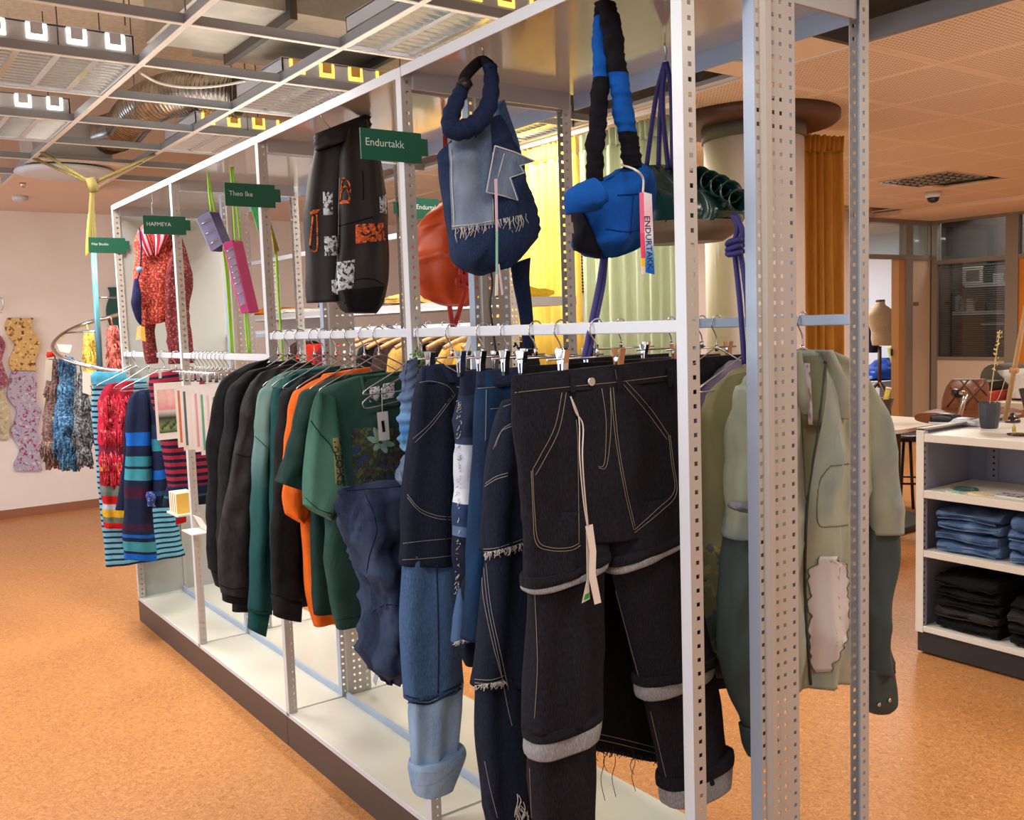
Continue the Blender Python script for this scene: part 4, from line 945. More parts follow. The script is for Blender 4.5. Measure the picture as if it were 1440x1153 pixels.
# ================================================================== GARMENT HELPERS
def gthing(name, label, cat, X, y=.015, z=.8, group=None): return thing(name, label, cat, (X, y, z), group)
def hanger(X, label, y=.015, zr=ZU+.024, zn=None, half=.19, drop=.085, clip=False, ry=None, group=None, tilt=0):
    """chrome wire hanger: hook over the rail, neck, shoulders"""
    zn = zn if zn is not None else zr-.075
    t = thing('clip_hanger' if clip else 'wire_hanger', label, 'hanger', (X, y, zn-drop), group)
    r = .0019
    hk = [(X, y+.02, zr-.022), (X, y+.0195, zr-.006), (X, y+.010, zr+.006), (X, y-.004, zr+.006), (X, y-.015, zr-.004), (X, y-.017, zr-.02), (X, y-.004, zr-.04), (X, y, zr-.052), (X, y, zn)]
    MB().tube(smooth_path(hk, 4), r, 6).build('hook', m_wire, t)
    MB().lathe([(.0045, zn-.01), (.0045, zn+.006)], X, y, 8).build('collar', m_chrome, t)
    if clip:
        MB().tube([(X, y-half, zn-.012), (X, y+half, zn-.012)], r*1.15, 6).build('bar', m_wire, t)
    else:
        MB().tube(smooth_path([(X, y, zn), (X, y-.03, zn-.012), (X, y-half*.6, zn-drop*.6), (X, y-half, zn-drop), (X, y-half+.01, zn-drop-.012), (X, y, zn-drop-.006), (X, y+half-.01, zn-drop-.012), (X, y+half, zn-drop), (X, y+half*.6, zn-drop*.6), (X, y+.03, zn-.012), (X, y, zn)], 4), r, 6).build('shoulders', m_wire, t)
    return t
def clip_at(t, p, wood=False, s=1.0, rz=0):
    s *= .8
    """sprung trouser clip: two jaws, spring, pads"""
    p = Vector(p); m = m_wood2 if wood else m_chrome
    o = MB()
    for sx in (-1, 1):
        n = len(o.v); w = .007*s
        a = [(sx*.003, -.03), (sx*.0065, -.028), (sx*.009, .0), (sx*.016, .026), (sx*.012, .028), (sx*.004, .0)]
        a = [(q[0]*s, q[1]*s) for q in a]; k = len(a)
        o.v += [p+Vector((q[0], -w, q[1])) for q in a]+[p+Vector((q[0], w, q[1])) for q in a]
        o.face(range(n, n+k)); o.face(range(n+2*k-1, n+k-1, -1))
        for i in range(k): j = (i+1) % k; o.face((n+i, n+j, n+k+j, n+k+i))
    c = o.build('clip', m, t)
    MB().tube([p+Vector((0, -.008*s, .004*s)), p+Vector((0, .008*s, .004*s))], .0055*s, 8).build('spring', m_chrome, c)
    b = MB(); b.box(p.x-.006*s, p.x+.006*s, p.y-.0075*s, p.y+.0075*s, p.z-.034*s, p.z-.024*s); b.build('pad', m_black, c)
def part(t, name, secs, m, **k):
    lab = k.pop('label', None); return loft(secs, **k).build(name, m, t, label=lab)
def threads(bv, t, m, x0, y0, x1, y1, n, ln, seed, r=.0008, name='frayed_threads'):
    """loose frayed threads hanging from a raw edge (photo line)"""
    g = random.Random(seed); mb = MB()
    for i in range(n):
        u = g.random(); h = hit(bv, x0+(x1-x0)*u, y0+(y1-y0)*u, .001)
        if h is None: continue
        l = ln*g.uniform(.4, 1.3); q = [h, h+Vector((g.uniform(0, .004), g.uniform(-.006, .006), -l*.5)), h+Vector((g.uniform(0, .004), g.uniform(-.01, .01), -l))]
        mb.tube(q, r, 4)
    if mb.v: mb.build(name, m, t, kind='stuff')
m_thr = mat('pale_thread', (206, 202, 196), .9); m_thr_d = mat('dark_thread', (26, 28, 36), .9)
m_stitch = mat('stitch_cream', (150, 138, 120), .8); m_stitch_w = mat('stitch_white', (152, 148, 144), .8)
m_tagp = mat('tag_paper', (236, 224, 216), .8); m_string = mat('tag_string', (216, 202, 192), .8)
d_black = denim('denim_black', (20, 20, 26), (40, 40, 48)); d_ink = denim('denim_ink', (20, 25, 40), (34, 41, 60)); d_ink2 = denim('denim_ink2', (26, 34, 56), (44, 55, 84))
d_mid = denim('denim_blue', (44, 70, 108), (84, 114, 156), (70, 100, 142)); d_light = denim('denim_light', (104, 138, 178), (142, 170, 202), (150, 178, 208)); d_lining = denim('denim_lining', (120, 122, 128), (168, 170, 174))
d_grey = denim('denim_greyblue', (66, 84, 112), (108, 126, 152), (136, 154, 176))

# ================================================================== BLACK TURN-UP JEANS (front)
XJ = -.243
hj = hanger(XJ, 'clip hanger with one wooden peg holding the black turn-up jeans', clip=True, half=.13, zn=ZU-.035)
clip_at(hj, (XJ, -.075, ZU-.055), s=1.25); clip_at(hj, (XJ, .075, ZU-.058), True, 1.25)
J = gthing('jeans', 'black denim jeans with grey turned-up cuffs and paper tag nearest the camera', 'jeans', XJ, z=.4)
hip = part(J, 'hip_section', prow(XJ, [(722, 531, 947, 507, .012), (724, 560, 949, 538, .03), (728, 620, 952, 600, .036), (734, 690, 954, 670, .04), (738, 740, 956, 715, .04), (740, 770, 958, 745, .04)]), d_black, fold=(2.2, .006, .6, 1.2), nz=.004, seed=1)
wb_ = part(J, 'waistband', prow(XJ, [(721, 528, 948, 504, .014), (722, 545, 949, 520, .022), (723, 557, 950, 533, .028)]), d_black, nz=.002)
ulL = part(J, 'upper_leg', prow(XJ, [(738, 720, 846, 712, .035), (739, 780, 848, 762, .045), (740, 822, 850, 778, .05)]), d_black, fold=(1.5, .006, 2, 1), seed=2)
ulR = part(J, 'upper_leg', prow(XJ, [(848, 712, 957, 690, .035), (850, 770, 962, 735, .045), (850, 795, 966, 742, .05)]), d_black, fold=(1.5, .006, 1, 1), seed=3)
def cuff(t, X, l0, r0, dl, dr, b, lin_h, m=d_black, mlin=d_lining, nm='turn_up_cuff'):
    """turned-up band (photo points) with the paler lining strip under it"""
    c = part(t, nm, prow(X, [(l0[0]-3, l0[1], r0[0]+3, r0[1], b+.003), (l0[0]-3, l0[1]+dl*.5, r0[0]+3, r0[1]+dr*.5, b+.007), (l0[0]-3, l0[1]+dl, r0[0]+3, r0[1]+dr, b+.005)]), m, k=4, nz=.002)
    s = part(c, 'lining', prow(X, [(l0[0]-1, l0[1]+dl*.9, r0[0]+1, r0[1]+dr*.9, b+.003), (l0[0]-1, l0[1]+dl+lin_h[0]*.6, r0[0]+1, r0[1]+dr+lin_h[1]*.6, b+.004), (l0[0]+1, l0[1]+dl+lin_h[0], r0[0]-1, r0[1]+dr+lin_h[1], b+.003)]), mlin, k=3, nz=.003, ns=14)
    return c
cuff(J, XJ, (740, 812), (847, 770), 15, 11, .05, (7, 10)); cuff(J, XJ, (852, 782), (964, 736), 14, 10, .05, (10, 6))
lgL = part(J, 'lower_leg', prow(XJ, [(746, 800, 846, 780, .035), (746, 880, 845, 860, .04), (744, 960, 842, 940, .045), (742, 1030, 838, 1000, .048)]), d_black, fold=(2, .007, 0, 1.5), nz=.004, seed=4)
cuff(J, XJ, (744, 1028), (836, 988), 14, 12, .05, (24, 26))
lgL2 = part(J, 'lower_leg', prow(XJ, [(747, 1030, 832, 1005, .036), (750, 1100, 830, 1090, .04), (756, 1180, 828, 1175, .042), (760, 1290, 826, 1290, .042)]), d_black, fold=(2, .005, 1, 1), nz=.004, seed=5)
lgR = part(J, 'lower_leg', prow(XJ, [(856, 775, 966, 750, .035), (874, 850, 978, 830, .04), (892, 920, 990, 895, .044), (902, 962, 998, 930, .046)]), d_black, fold=(1.6, .006, 2, 1), nz=.004, seed=6)
cuff(J, XJ, (899, 950), (996, 915), 14, 12, .046, (19, 18))
lgR2 = part(J, 'lower_leg', prow(XJ, [(908, 965, 1000, 940, .038), (920, 1030, 1010, 1005, .042), (932, 1085, 1018, 1060, .044), (936, 1105, 1022, 1082, .044)]), d_black, fold=(1.6, .005, 1, 1), nz=.004, seed=7)
cuff(J, XJ, (934, 1092), (1020, 1048), 17, 16, .046, (24, 36))
bj = bvh_of([hip, wb_, ulL, ulR, lgL, lgR, lgL2, lgR2])
for pts in ([(724, 552), (790, 545), (870, 537), (945, 528)], [(790, 552), (780, 600), (760, 640), (749, 660)], [(796, 552), (786, 604), (766, 645), (753, 668)], [(749, 660), (752, 720), (757, 760), (775, 770), (800, 770), (814, 764)], [(747, 662), (750, 724), (754, 764), (774, 774), (802, 774), (816, 767)], [(814, 764), (813, 680), (812, 620), (810, 590)],
            [(880, 536), (915, 575), (940, 612)], [(876, 540), (910, 580), (938, 618)], [(940, 612), (944, 650), (948, 690), (925, 715), (892, 745)], [(942, 612), (947, 652), (951, 694), (928, 720), (892, 749)], [(858, 545), (866, 620), (878, 690), (891, 745)], [(862, 545), (869, 620), (881, 690), (893, 741)],
            [(846, 546), (852, 590), (851, 640), (848, 655), (841, 656)], [(858, 550), (859, 600), (853, 654), (842, 658)], [(804, 528), (806, 552)], [(865, 520), (870, 550)], [(745, 1080), (748, 1150)], [(866, 830), (890, 920), (905, 975)], [(915, 1000), (935, 1085), (944, 1120)], [(752, 830), (756, 930), (752, 1010)]):
    seam(bj, pts, .0006, m_stitch, J, 'stitching')
for q in ((829, 537),):
    p = hit(bj, *q, .002); MB().tube([p-Vector((.004, 0, 0)), p+Vector((.006, 0, 0))], .0085, 16).build('button', m_chrome, J)
for a, b in ((803, 530), (869, 524), (940, 521)): patch(bj, [(a-3, b-3), (a+4, b-4), (a+5, b+24), (a-2, b+25)], d_black, J, 'belt_loop', 3, 6, .004, solid=.003)
tg = gthing('paper_tag', 'long blank paper swing tag hanging on the black jeans', 'tag', XJ+.06, -.04, .9)
def pq(X, q, th, m, t, nm):
    mb = MB(); v = [PX(a, b, X) for a, b in q]; n = len(v); mb.v = v+[p+XV*th for p in v]
    mb.face(range(n)); mb.face(range(2*n-1, n-1, -1))
    for i in range(n): j = (i+1) % n; mb.face((i, j, n+j, n+i))
    return mb.build(nm, m, t)
XT = XJ+.075
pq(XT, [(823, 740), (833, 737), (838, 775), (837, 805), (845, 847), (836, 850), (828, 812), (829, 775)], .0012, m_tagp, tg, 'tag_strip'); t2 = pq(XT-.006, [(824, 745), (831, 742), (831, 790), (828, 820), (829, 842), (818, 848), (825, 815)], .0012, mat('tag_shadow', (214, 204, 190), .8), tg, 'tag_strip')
pq(XT-.0045, [(823, 836), (829, 833), (828, 841), (821, 844)], .0006, mat('tag_green', (40, 150, 50), .6), tg, 'green_mark')
MB().tube(smooth_path([hit(bj, 801, 558, .003), hit(bj, 808, 580, .004), hit(bj, 817, 598, .006), PX(819, 640, XT), PX(822, 690, XT), PX(827, 741, XT)], 5), .0016, 6).build('string', m_string, tg)
MB().tube(smooth_path([hit(bj, 803, 562, .003), hit(bj, 812, 590, .005), PX(815, 640, XT), PX(820, 700, XT), PX(826, 741, XT)], 5), .0013, 6).build('string', m_string, tg)

# black skirt hanging behind the jeans
hs_ = hanger(-.36, 'clip hanger of the raw-hem black skirt behind the jeans', clip=True, half=.12, zn=ZU-.035); clip_at(hs_, (-.36, -.09, ZU-.055), s=1.1); clip_at(hs_, (-.36, .09, ZU-.055), s=1.1)
SK = gthing('skirt', 'black denim skirt with a raw threaded hem hanging behind the jeans', 'skirt', -.36, .1, .55)
sk = part(SK, 'body', prow(-.36, [(735, 515, 900, 505, .01), (745, 600, 910, 590, .03), (780, 800, 935, 790, .03), (805, 950, 945, 945, .03), (815, 1048, 945, 1072, .03)]), fabric('skirt_black', (20, 20, 22), (12, 12, 14)), fold=(2, .008, 0, .8), nz=.004)
bsk = bvh_of([sk])
for dy in (0, 8): seam(bsk, [(832, 1030+dy), (870, 1038+dy), (925, 1052+dy)], .0007, m_stitch, SK, 'stitching')
threads(bsk, SK, m_thr_d, 832, 1050, 925, 1066, 60, .012, 5)
lt_ = MB()
for x, y, l in ((846, 1056, .13), (850, 1056, .06), (862, 1058, .12), (890, 1062, .1), (888, 1062, .06), (838, 1054, .04)):
    p = hit(bsk, x, y-8, .001)
    if p: lt_.tube(smooth_path([p, p+Vector((.002, .004, -l*.3)), p+Vector((0, -.006, -l*.6)), p+Vector((.002, .003, -l))], 4), .0008, 4)
lt_.build('loose_thread', m_thr_d, SK)

# ================================================================== DARK DENIM COAT / LAYERED PIECES
X2 = -.45
h2 = hanger(X2, 'clip hanger of the layered ink denim trousers', clip=True, half=.12, zn=ZU-.035); clip_at(h2, (X2, -.07, ZU-.055), s=1.1); clip_at(h2, (X2, .09, ZU-.055), s=1.1)
G2 = gthing('layered_trousers', 'ink blue layered trousers with raw frayed edges and white seams', 'trousers', X2, .0, .4)
g2u = part(G2, 'upper_layer', prow(X2, [(706, 566, 748, 548, .01), (698, 590, 765, 575, .03), (690, 640, 772, 630, .04), (684, 700, 776, 695, .044), (680, 778, 778, 768, .046)]), d_ink, fold=(2.2, .010, 0, 1), nz=.005, seed=11)
g2m = part(G2, 'middle_layer', prow(X2, [(690, 760, 775, 750, .034), (684, 820, 778, 812, .04), (676, 890, 780, 880, .044), (668, 966, 780, 952, .046)]), d_ink, fold=(2.5, .009, 1, 1), nz=.005, seed=12)
g2l = part(G2, 'lower_leg', prow(X2, [(676, 950, 740, 945, .034), (676, 1040, 742, 1035, .04), (684, 1110, 744, 1105, .042), (692, 1180, 746, 1178, .042), (700, 1250, 744, 1250, .04)]), d_ink, fold=(2, .008, 1, 1.5), nz=.005, seed=13)
b2 = bvh_of([g2u, g2m, g2l])
for pts in ([(708, 572), (724, 566), (742, 556)], [(697, 628), (706, 605), (720, 595), (745, 580)], [(694, 632), (704, 608), (720, 599)], [(683, 680), (698, 670), (714, 665)], [(682, 684), (698, 674), (714, 669)], [(680, 772), (700, 770), (735, 758)], [(681, 776), (702, 774), (735, 763)], [(678, 800), (680, 840), (692, 900), (706, 955)], [(680, 790), (686, 850), (698, 910), (712, 985), (720, 1020)], [(684, 792), (690, 850), (702, 910), (715, 970)], [(668, 955), (690, 956), (709, 950)], [(668, 960), (690, 961), (709, 955)], [(682, 1070), (690, 1110), (700, 1150)]):
    seam(b2, pts, .0007, m_stitch_w, G2, 'white_seam')
threads(b2, G2, m_thr, 681, 778, 735, 764, 46, .014, 6, .0009); threads(b2, G2, m_thr, 668, 964, 709, 957, 40, .012, 7, .0009)
rg = MB()
for k in range(14):
    g_ = random.Random(k); x = 730+g_.uniform(-8, 14); p = hit(b2, x, 1118+g_.uniform(-6, 30), .002)
    if p: rg.tube(smooth_path([p, p+Vector((.004, g_.uniform(-.01, .01), -.015)), p+Vector((.003, g_.uniform(-.012, .012), -.034)), p+Vector((0, g_.uniform(-.01, .01), -.05))], 3), .0011, 4)
if rg.v: rg.build('tangled_threads', m_thr, G2)

# blue jeans between
X3 = -.56
h3 = hanger(X3, 'clip hanger of the teal blue jeans', clip=True, half=.11, zn=ZU-.035); clip_at(h3, (X3, -.06, ZU-.06), s=1.25); clip_at(h3, (X3, .07, ZU-.06), s=1.25)
G3 = gthing('jeans', 'teal blue denim jeans hanging between the ink trousers and shredded denim', 'jeans', X3, .03, .6)
g3 = part(G3, 'body', prow(X3, [(672, 524, 752, 516, .012), (671, 560, 752, 552, .03), (669, 640, 748, 632, .036), (664, 720, 740, 715, .036), (658, 820, 735, 815, .036), (654, 900, 730, 895, .036)]), denim('denim_teal', (18, 32, 56), (32, 52, 82), (26, 60, 96)), fold=(2, .006, 0, 1), nz=.004, seed=14)
b3 = bvh_of([g3]); g3b = part(G3, 'waistband', prow(X3, [(671, 522, 753, 514, .014), (671, 545, 753, 537, .03)]), d_ink2, k=3); b3b = bvh_of([g3, g3b])
for pts in ([(672, 546), (700, 544), (735, 540)], [(684, 548), (683, 620)], [(690, 575), (720, 572), (740, 569)]): seam(b3b, pts, .0008, m_stitch, G3, 'stitching')
# shredded patch strip
X4 = -.66
h4 = hanger(X4, 'clip hanger of the shredded patchwork denim', clip=True, half=.1, zn=ZU-.035); clip_at(h4, (X4, -.05, ZU-.06), s=1.25); clip_at(h4, (X4, .05, ZU-.06))
G4 = gthing('shredded_jeans', 'shredded patchwork denim jeans with white fringed edge', 'jeans', X4, .0, .6)
cols = [(0, (32, 40, 62)), (.10, (40, 52, 76)), (.28, (50, 64, 92)), (.31, (196, 208, 226)), (.50, (212, 222, 236)), (.56, (44, 66, 104)), (.66, (90, 116, 158)), (.70, (26, 34, 56)), (.80, (24, 30, 52))]
g4 = part(G4, 'front_strip', prow(X4, [(650, 522, 674, 519, .01), (645, 575, 672, 570, .03), (643, 640, 668, 640, .032), (640, 700, 664, 700, .032), (641, 760, 662, 760, .03), (644, 810, 662, 810, .03), (642, 850, 660, 850, .03)]), bands('shred_bands', cols, nz=.3), hz=(5, .003), nz=.006, seed=15)
g4b = part(G4, 'back_strip', prow(X4-.05, [(660, 520, 700, 517, .01), (656, 640, 690, 640, .03), (652, 760, 685, 760, .03), (650, 830, 680, 830, .03)]), d_ink, fold=(2, .006, 0, 1), seed=16)
b4 = bvh_of([g4])
fr_ = MB(); g_ = random.Random(4)
for k in range(120):
    y = g_.uniform(560, 838); h = hit(b4, 647+g_.uniform(-2, 3)-(y-560)*.012, y, .001)
    if h: fr_.tube([h, h+Vector((g_.uniform(0, .006), -g_.uniform(.002, .008), g_.uniform(-.006, .003)))], .0009, 4)
fr_.build('white_fringe', m_thr, G4, kind='stuff')
fl_ = part(G4, 'flared_hem', prow(X4+.02, [(646, 828, 660, 826, .012), (641, 860, 666, 858, .02), (638, 898, 669, 890, .026), (639, 905, 668, 896, .024)]), d_mid, nz=.004); threads(bvh_of([fl_]), G4, m_thr, 639, 903, 668, 893, 40, .008, 9)
flc = part(G4, 'dark_godet', prow(X4+.06, [(674, 770, 682, 766, .008), (660, 800, 684, 795, .015), (650, 832, 690, 826, .02), (660, 868, 690, 862, .02), (670, 892, 688, 888, .015)]), d_ink, nz=.003)
part(G4, 'dangling_loop', prow(X4, [(652, 905, 668, 900, .012), (650, 922, 668, 920, .02), (656, 937, 668, 936, .012)]), d_ink, nz=.004)

# ================================================================== INK AND LIGHT BLUE PANELLED JEANS
X5 = -.80
h5 = hanger(X5, 'clip hanger gripping the panelled jeans at one corner', clip=True, half=.1, zn=ZU-.04); clip_at(h5, (X5, -.05, ZU-.064), s=1.3); clip_at(h5, (X5, .06, ZU-.06))
G5 = gthing('panelled_jeans', 'jeans of ink, mid and light blue denim panels with a pale turn-up', 'jeans', X5, -.06, .3)
g5a = part(G5, 'ink_panel', prow(X5, [(594, 518, 622, 514, .012), (588, 545, 640, 545, .03), (580, 600, 650, 598, .042), (572, 680, 652, 680, .046), (567, 740, 650, 740, .046), (565, 795, 650, 790, .046)]), d_ink, fold=(1.6, .008, 1, .8), nz=.005, seed=21)
g5w = part(G5, 'waistband', prow(X5, [(593, 515, 623, 511, .012), (589, 530, 634, 528, .024), (588, 538, 638, 538, .03)]), d_ink2, k=3)
g5b = part(G5, 'mid_panel', prow(X5, [(569, 780, 648, 776, .04), (567, 850, 648, 848, .044), (568, 920, 648, 915, .044), (572, 984, 648, 962, .044)]), d_mid, fold=(1.5, .007, 0, .6), nz=.004, seed=22)
g5c = part(G5, 'light_leg', prow(X5, [(578, 965, 645, 955, .036), (578, 1020, 642, 1010, .038), (581, 1070, 640, 1050, .036), (588, 1092, 636, 1072, .034)]), d_light, fold=(2, .008, 2, 1), nz=.004, seed=23)
g5d = part(G5, 'turn_up_cuff', prow(X5, [(580, 1074, 648, 1044, .05), (579, 1085, 650, 1055, .056), (583, 1108, 640, 1084, .05), (587, 1118, 632, 1102, .046)]), d_light, nz=.003, seed=24)
b5 = bvh_of([g5a, g5w, g5b, g5c, g5d])
for pts in ([(590, 538), (606, 536), (628, 542), (640, 556)], [(639, 556), (610, 595), (584, 622)], [(636, 556), (607, 593), (581, 617)], [(573, 695), (590, 715), (615, 725), (640, 727)], [(573, 699), (590, 719), (615, 729), (640, 731)], [(567, 764), (600, 760), (645, 756)], [(566, 787), (600, 785), (646, 780)], [(582, 1085), (615, 1086), (645, 1062)], [(583, 1104), (610, 1102), (638, 1082)]): seam(b5, pts, .0006, m_stitch_w, G5, 'stitching')
for pts in ([(571, 978), (600, 985), (620, 975), (648, 962)], [(572, 986), (600, 990), (622, 981), (648, 968)]): seam(b5, pts, .0028, d_ink2, G5, 'folded_hem')
seam(b5, [(614, 795), (616, 860), (617, 920), (616, 975)], .002, d_ink2, G5, 'side_seam')
threads(b5, G5, d_mid, 571, 986, 648, 966, 50, .006, 12, .001)

# ================================================================== RUCHED PIECE AND BALLOON SLEEVE
X6 = -.95
hanger(X6, 'wire hanger carrying the ruched denim jacket', zn=ZU-.045, half=.17)
G6 = gthing('ruched_jacket', 'blue denim jacket with a ruched shoulder and huge balloon sleeve', 'jacket', X6, -.02, .55)
part(G6, 'ruched_shoulder', prow(X6+.02, [(572, 508, 588, 504, .02), (566, 530, 586, 526, .03), (568, 545, 586, 543, .024), (565, 558, 585, 556, .03), (568, 572, 584, 570, .024), (566, 588, 584, 586, .03), (568, 602, 582, 600, .022), (565, 616, 582, 614, .028), (569, 635, 580, 633, .02)]), bands('ruche', [(0, (58, 66, 92)), (.3, (92, 108, 140)), (.6, (96, 136, 178)), (.8, (62, 116, 174)), (1, (120, 160, 190))], nz=.4, interp='LINEAR'), hz=(9, .004), nz=.01, ns=16, seed=31)
part(G6, 'frayed_flap', prow(X6+.03, [(572, 640, 584, 636, .012), (562, 660, 580, 656, .018), (560, 672, 576, 672, .016), (564, 682, 572, 682, .01)]), d_grey, nz=.008, ns=20)
slv = part(G6, 'balloon_sleeve', prow(X6-.03, [(486, 684, 580, 674, .02), (484, 694, 590, 684, .07), (486, 730, 592, 720, .095), (497, 772, 594, 765, .095), (512, 806, 594, 800, .10), (521, 838, 594, 834, .10), (523, 862, 592, 858, .10), (524, 890, 590, 886, .10), (519, 924, 586, 918, .10), (528, 946, 576, 942, .08), (544, 961, 562, 956, .03)]), denim('denim_sleeve', (28, 37, 58), (44, 57, 84), (60, 76, 104)), n=48, k=8, fold=(2.8, .012, 0, 3), hz=(6, .003), nz=.022, ns=11, seed=32)
bs6 = bvh_of([slv])
for pts in ([(512, 690), (530, 740), (520, 780), (516, 806)], [(486, 690), (520, 688), (570, 684)], [(524, 860), (545, 850), (570, 855)]): seam(bs6, pts, .0013, d_ink, G6, 'seam')
part(G6, 'body', prow(X6-.06, [(575, 520, 650, 512, .02), (572, 600, 680, 592, .04), (575, 700, 690, 690, .04), (580, 800, 690, 790, .04)]), d_ink2, nz=.006)
# green tuft
TF = gthing('green_tuft', 'sage green yarn tuft hanging at the front post beside the jeans', 'yarn tuft', -.98, -.01, 1.36); tf = MB(); g_ = random.Random(8); c0 = PX(590, 508, -.94)
for k in range(230):
    d = Vector((g_.gauss(0, 1), g_.gauss(0, 1), g_.gauss(0, 1))).normalized(); p = c0+Vector((d.x*.02, d.y*.026, d.z*.04))*g_.uniform(.3, 1); tf.tube([p, p+Vector((g_.uniform(-.01, .012), g_.uniform(-.012, .012), g_.uniform(-.016, .008)))], .0022, 4)
tf.build('yarn', speckle('sage', (120, 146, 112), [(64, 84, 64), (176, 196, 160), (160, 160, 90)], 60), TF, kind='stuff')
MB().tube([c0+Vector((0, 0, .03)), (c0.x, .0, ZU)], .002, 5).build('loop', m_string, TF)

# ================================================================== T-SHIRTS AND SWEATSHIRTS ON THE UPPER RAIL
rib = lambda nm, c: bands(nm, [(0, c), (.5, tuple(int(v*.75) for v in c))], repeat=16, axis='u')
def jumper(X, name, label, m, sleeve, body, cuffm=None, cuff_rows=None, hemrows=None, b=.035, hlabel=None, cat='sweatshirt', zr=ZU+.024, extra=None, seed=0):
    hanger(X, hlabel or 'wire hanger of the '+label.split(' hanging')[0].split(' with')[0], zr=zr, zn=zr-.072, half=.17)
    t = gthing(name, label, cat, X, -.05, .6)
    bo = part(t, 'body', prow(X-.012, body, b), m, fold=(2, .006, seed, 1), nz=.005, seed=seed)
    sv = part(t, 'sleeve', prow(X+.012, sleeve, b+.006), m, fold=(1.2, .007, seed*2, 1.4), hz=(5, .002), nz=.006, seed=seed+.5)
    if cuff_rows: part(t, 'cuff', prow(X+.012, cuff_rows, b), cuffm or m, k=3)
    if hemrows: part(t, 'hem_band', prow(X-.012, hemrows, b), cuffm or m, k=3)
    return t, bo, sv
wash = fabric('washed_black', (58, 57, 60), (38, 37, 40), 22); jet = fabric('jet_black', (28, 28, 32), (17, 17, 20), 30); jet2 = fabric('jet_black2', (34, 34, 38), (22, 22, 26), 30)
teal = bands('teal_fade', [(0, (96, 132, 130)), (.22, (112, 140, 138)), (.36, (96, 130, 130)), (.5, (44, 92, 94)), (1, (24, 70, 74))], interp='LINEAR', nz=.1)
teal2 = fabric('teal_plain', (28, 82, 80), (20, 64, 66), 20); ora = fabric('orange_jersey', (236, 116, 42), (218, 100, 32), 16); gdk = fabric('bottle_green', (32, 60, 56), (24, 48, 46), 18); gmd = fabric('washed_green', (50, 82, 75), (38, 68, 63), 12)
gsl = bands('sleeve_green_lit', [(0, (40, 76, 68)), (.25, (52, 92, 80)), (.5, (70, 114, 99)), (1, (74, 120, 104))], interp='LINEAR', nz=.12)  # lit look of the sleeve put into its colour, paler towards the hem
jumper(-1.93, 'sweatshirt', 'jet black sweatshirt hanging first after the post, nearest the paper prints', jet, [(348, 512, 382, 504, .012), (318, 530, 368, 520, .03), (303, 548, 348, 545), (296, 590, 336, 590), (292, 650, 332, 650), (291, 740, 330, 742), (293, 800, 330, 805)], [(360, 512, 420, 505, .012), (330, 560, 430, 550), (325, 700, 430, 690), (328, 815, 430, 800)], jet2, [(296, 798, 328, 803), (304, 824, 329, 830)], seed=1)
jumper(-1.83, 'sweatshirt', 'charcoal sweatshirt half hidden behind the washed grey one', jet2, [(350, 522, 392, 512, .012), (334, 535, 380, 528, .03), (321, 550, 362, 548), (318, 600, 352, 600), (313, 640, 348, 640), (308, 740, 346, 740), (312, 815, 346, 820)], [(370, 518, 440, 508, .012), (345, 565, 440, 555), (335, 700, 440, 690), (327, 845, 440, 830)], jet, [(314, 815, 345, 820), (316, 838, 345, 842)], [(327, 842, 438, 828), (327, 860, 438, 846)], seed=2)
t3, o3, s3 = jumper(-1.74, 'sweatshirt', 'washed grey sweatshirt with wide dropped sleeve and ribbed cuff', wash, [(366, 524, 398, 514, .012), (352, 542, 386, 534, .03), (344, 560, 374, 556), (338, 600, 366, 600), (328, 642, 360, 644), (318, 700, 356, 702), (310, 765, 352, 768), (308, 806, 350, 810), (313, 834, 348, 838)], [(380, 522, 450, 512, .012), (362, 565, 450, 555), (352, 700, 450, 690), (346, 846, 450, 830)], jet2, [(313, 832, 349, 836), (314, 845, 348, 850)], [(330, 846, 448, 832), (330, 860, 448, 848)], seed=3)
seam(bvh_of([s3]), [(331, 638), (345, 642), (360, 640)], .0016, jet, t3, 'drop_shoulder_seam'); seam(bvh_of([s3]), [(310, 822), (325, 828), (349, 826)], .0016, jet, t3, 'cuff_seam')
t4, o4, s4 = jumper(-1.63, 'sweatshirt', 'teal sweatshirt fading to pale grey green at the shoulder', teal, [(386, 530, 412, 520, .012), (372, 543, 400, 536, .03), (362, 556, 388, 552), (358, 600, 382, 600), (355, 660, 381, 660), (352, 760, 382, 762), (350, 858, 380, 862)], [(396, 524, 470, 512, .012), (384, 570, 470, 560), (380, 700, 470, 690), (378, 830, 470, 815)], teal2, [(351, 856, 378, 860), (350, 884, 372, 894)], seed=4)
seam(bvh_of([s4]), [(357, 612), (368, 622), (380, 634)], .0012, teal2, t4, 'drop_shoulder_seam'); seam(bvh_of([s4]), [(351, 857), (365, 860), (378, 860)], .0013, gdk, t4, 'cuff_seam')
jumper(-1.56, 'sweatshirt', 'plain teal sweatshirt squeezed between fading teal and black ones', teal2, [(402, 530, 428, 520, .012), (390, 545, 416, 538, .03), (384, 556, 408, 552), (383, 650, 404, 650), (384, 780, 402, 780), (384, 840, 400, 842)], [(410, 524, 480, 514, .012), (398, 570, 480, 560), (392, 700, 480, 690), (392, 830, 480, 815)], b=.02, seed=5)
jumper(-1.47, 'sweatshirt', 'black sweatshirt with long hem band beside the orange T-shirt', jet, [(424, 532, 456, 522, .012), (410, 544, 444, 538, .03), (398, 556, 432, 552), (393, 610, 428, 610), (387, 690, 424, 690), (384, 780, 422, 782), (382, 838, 424, 842)], [(434, 526, 500, 516, .012), (415, 570, 500, 560), (402, 700, 500, 690), (398, 840, 500, 825)], jet2, [(382, 836, 424, 840), (386, 866, 422, 873)], seed=6)
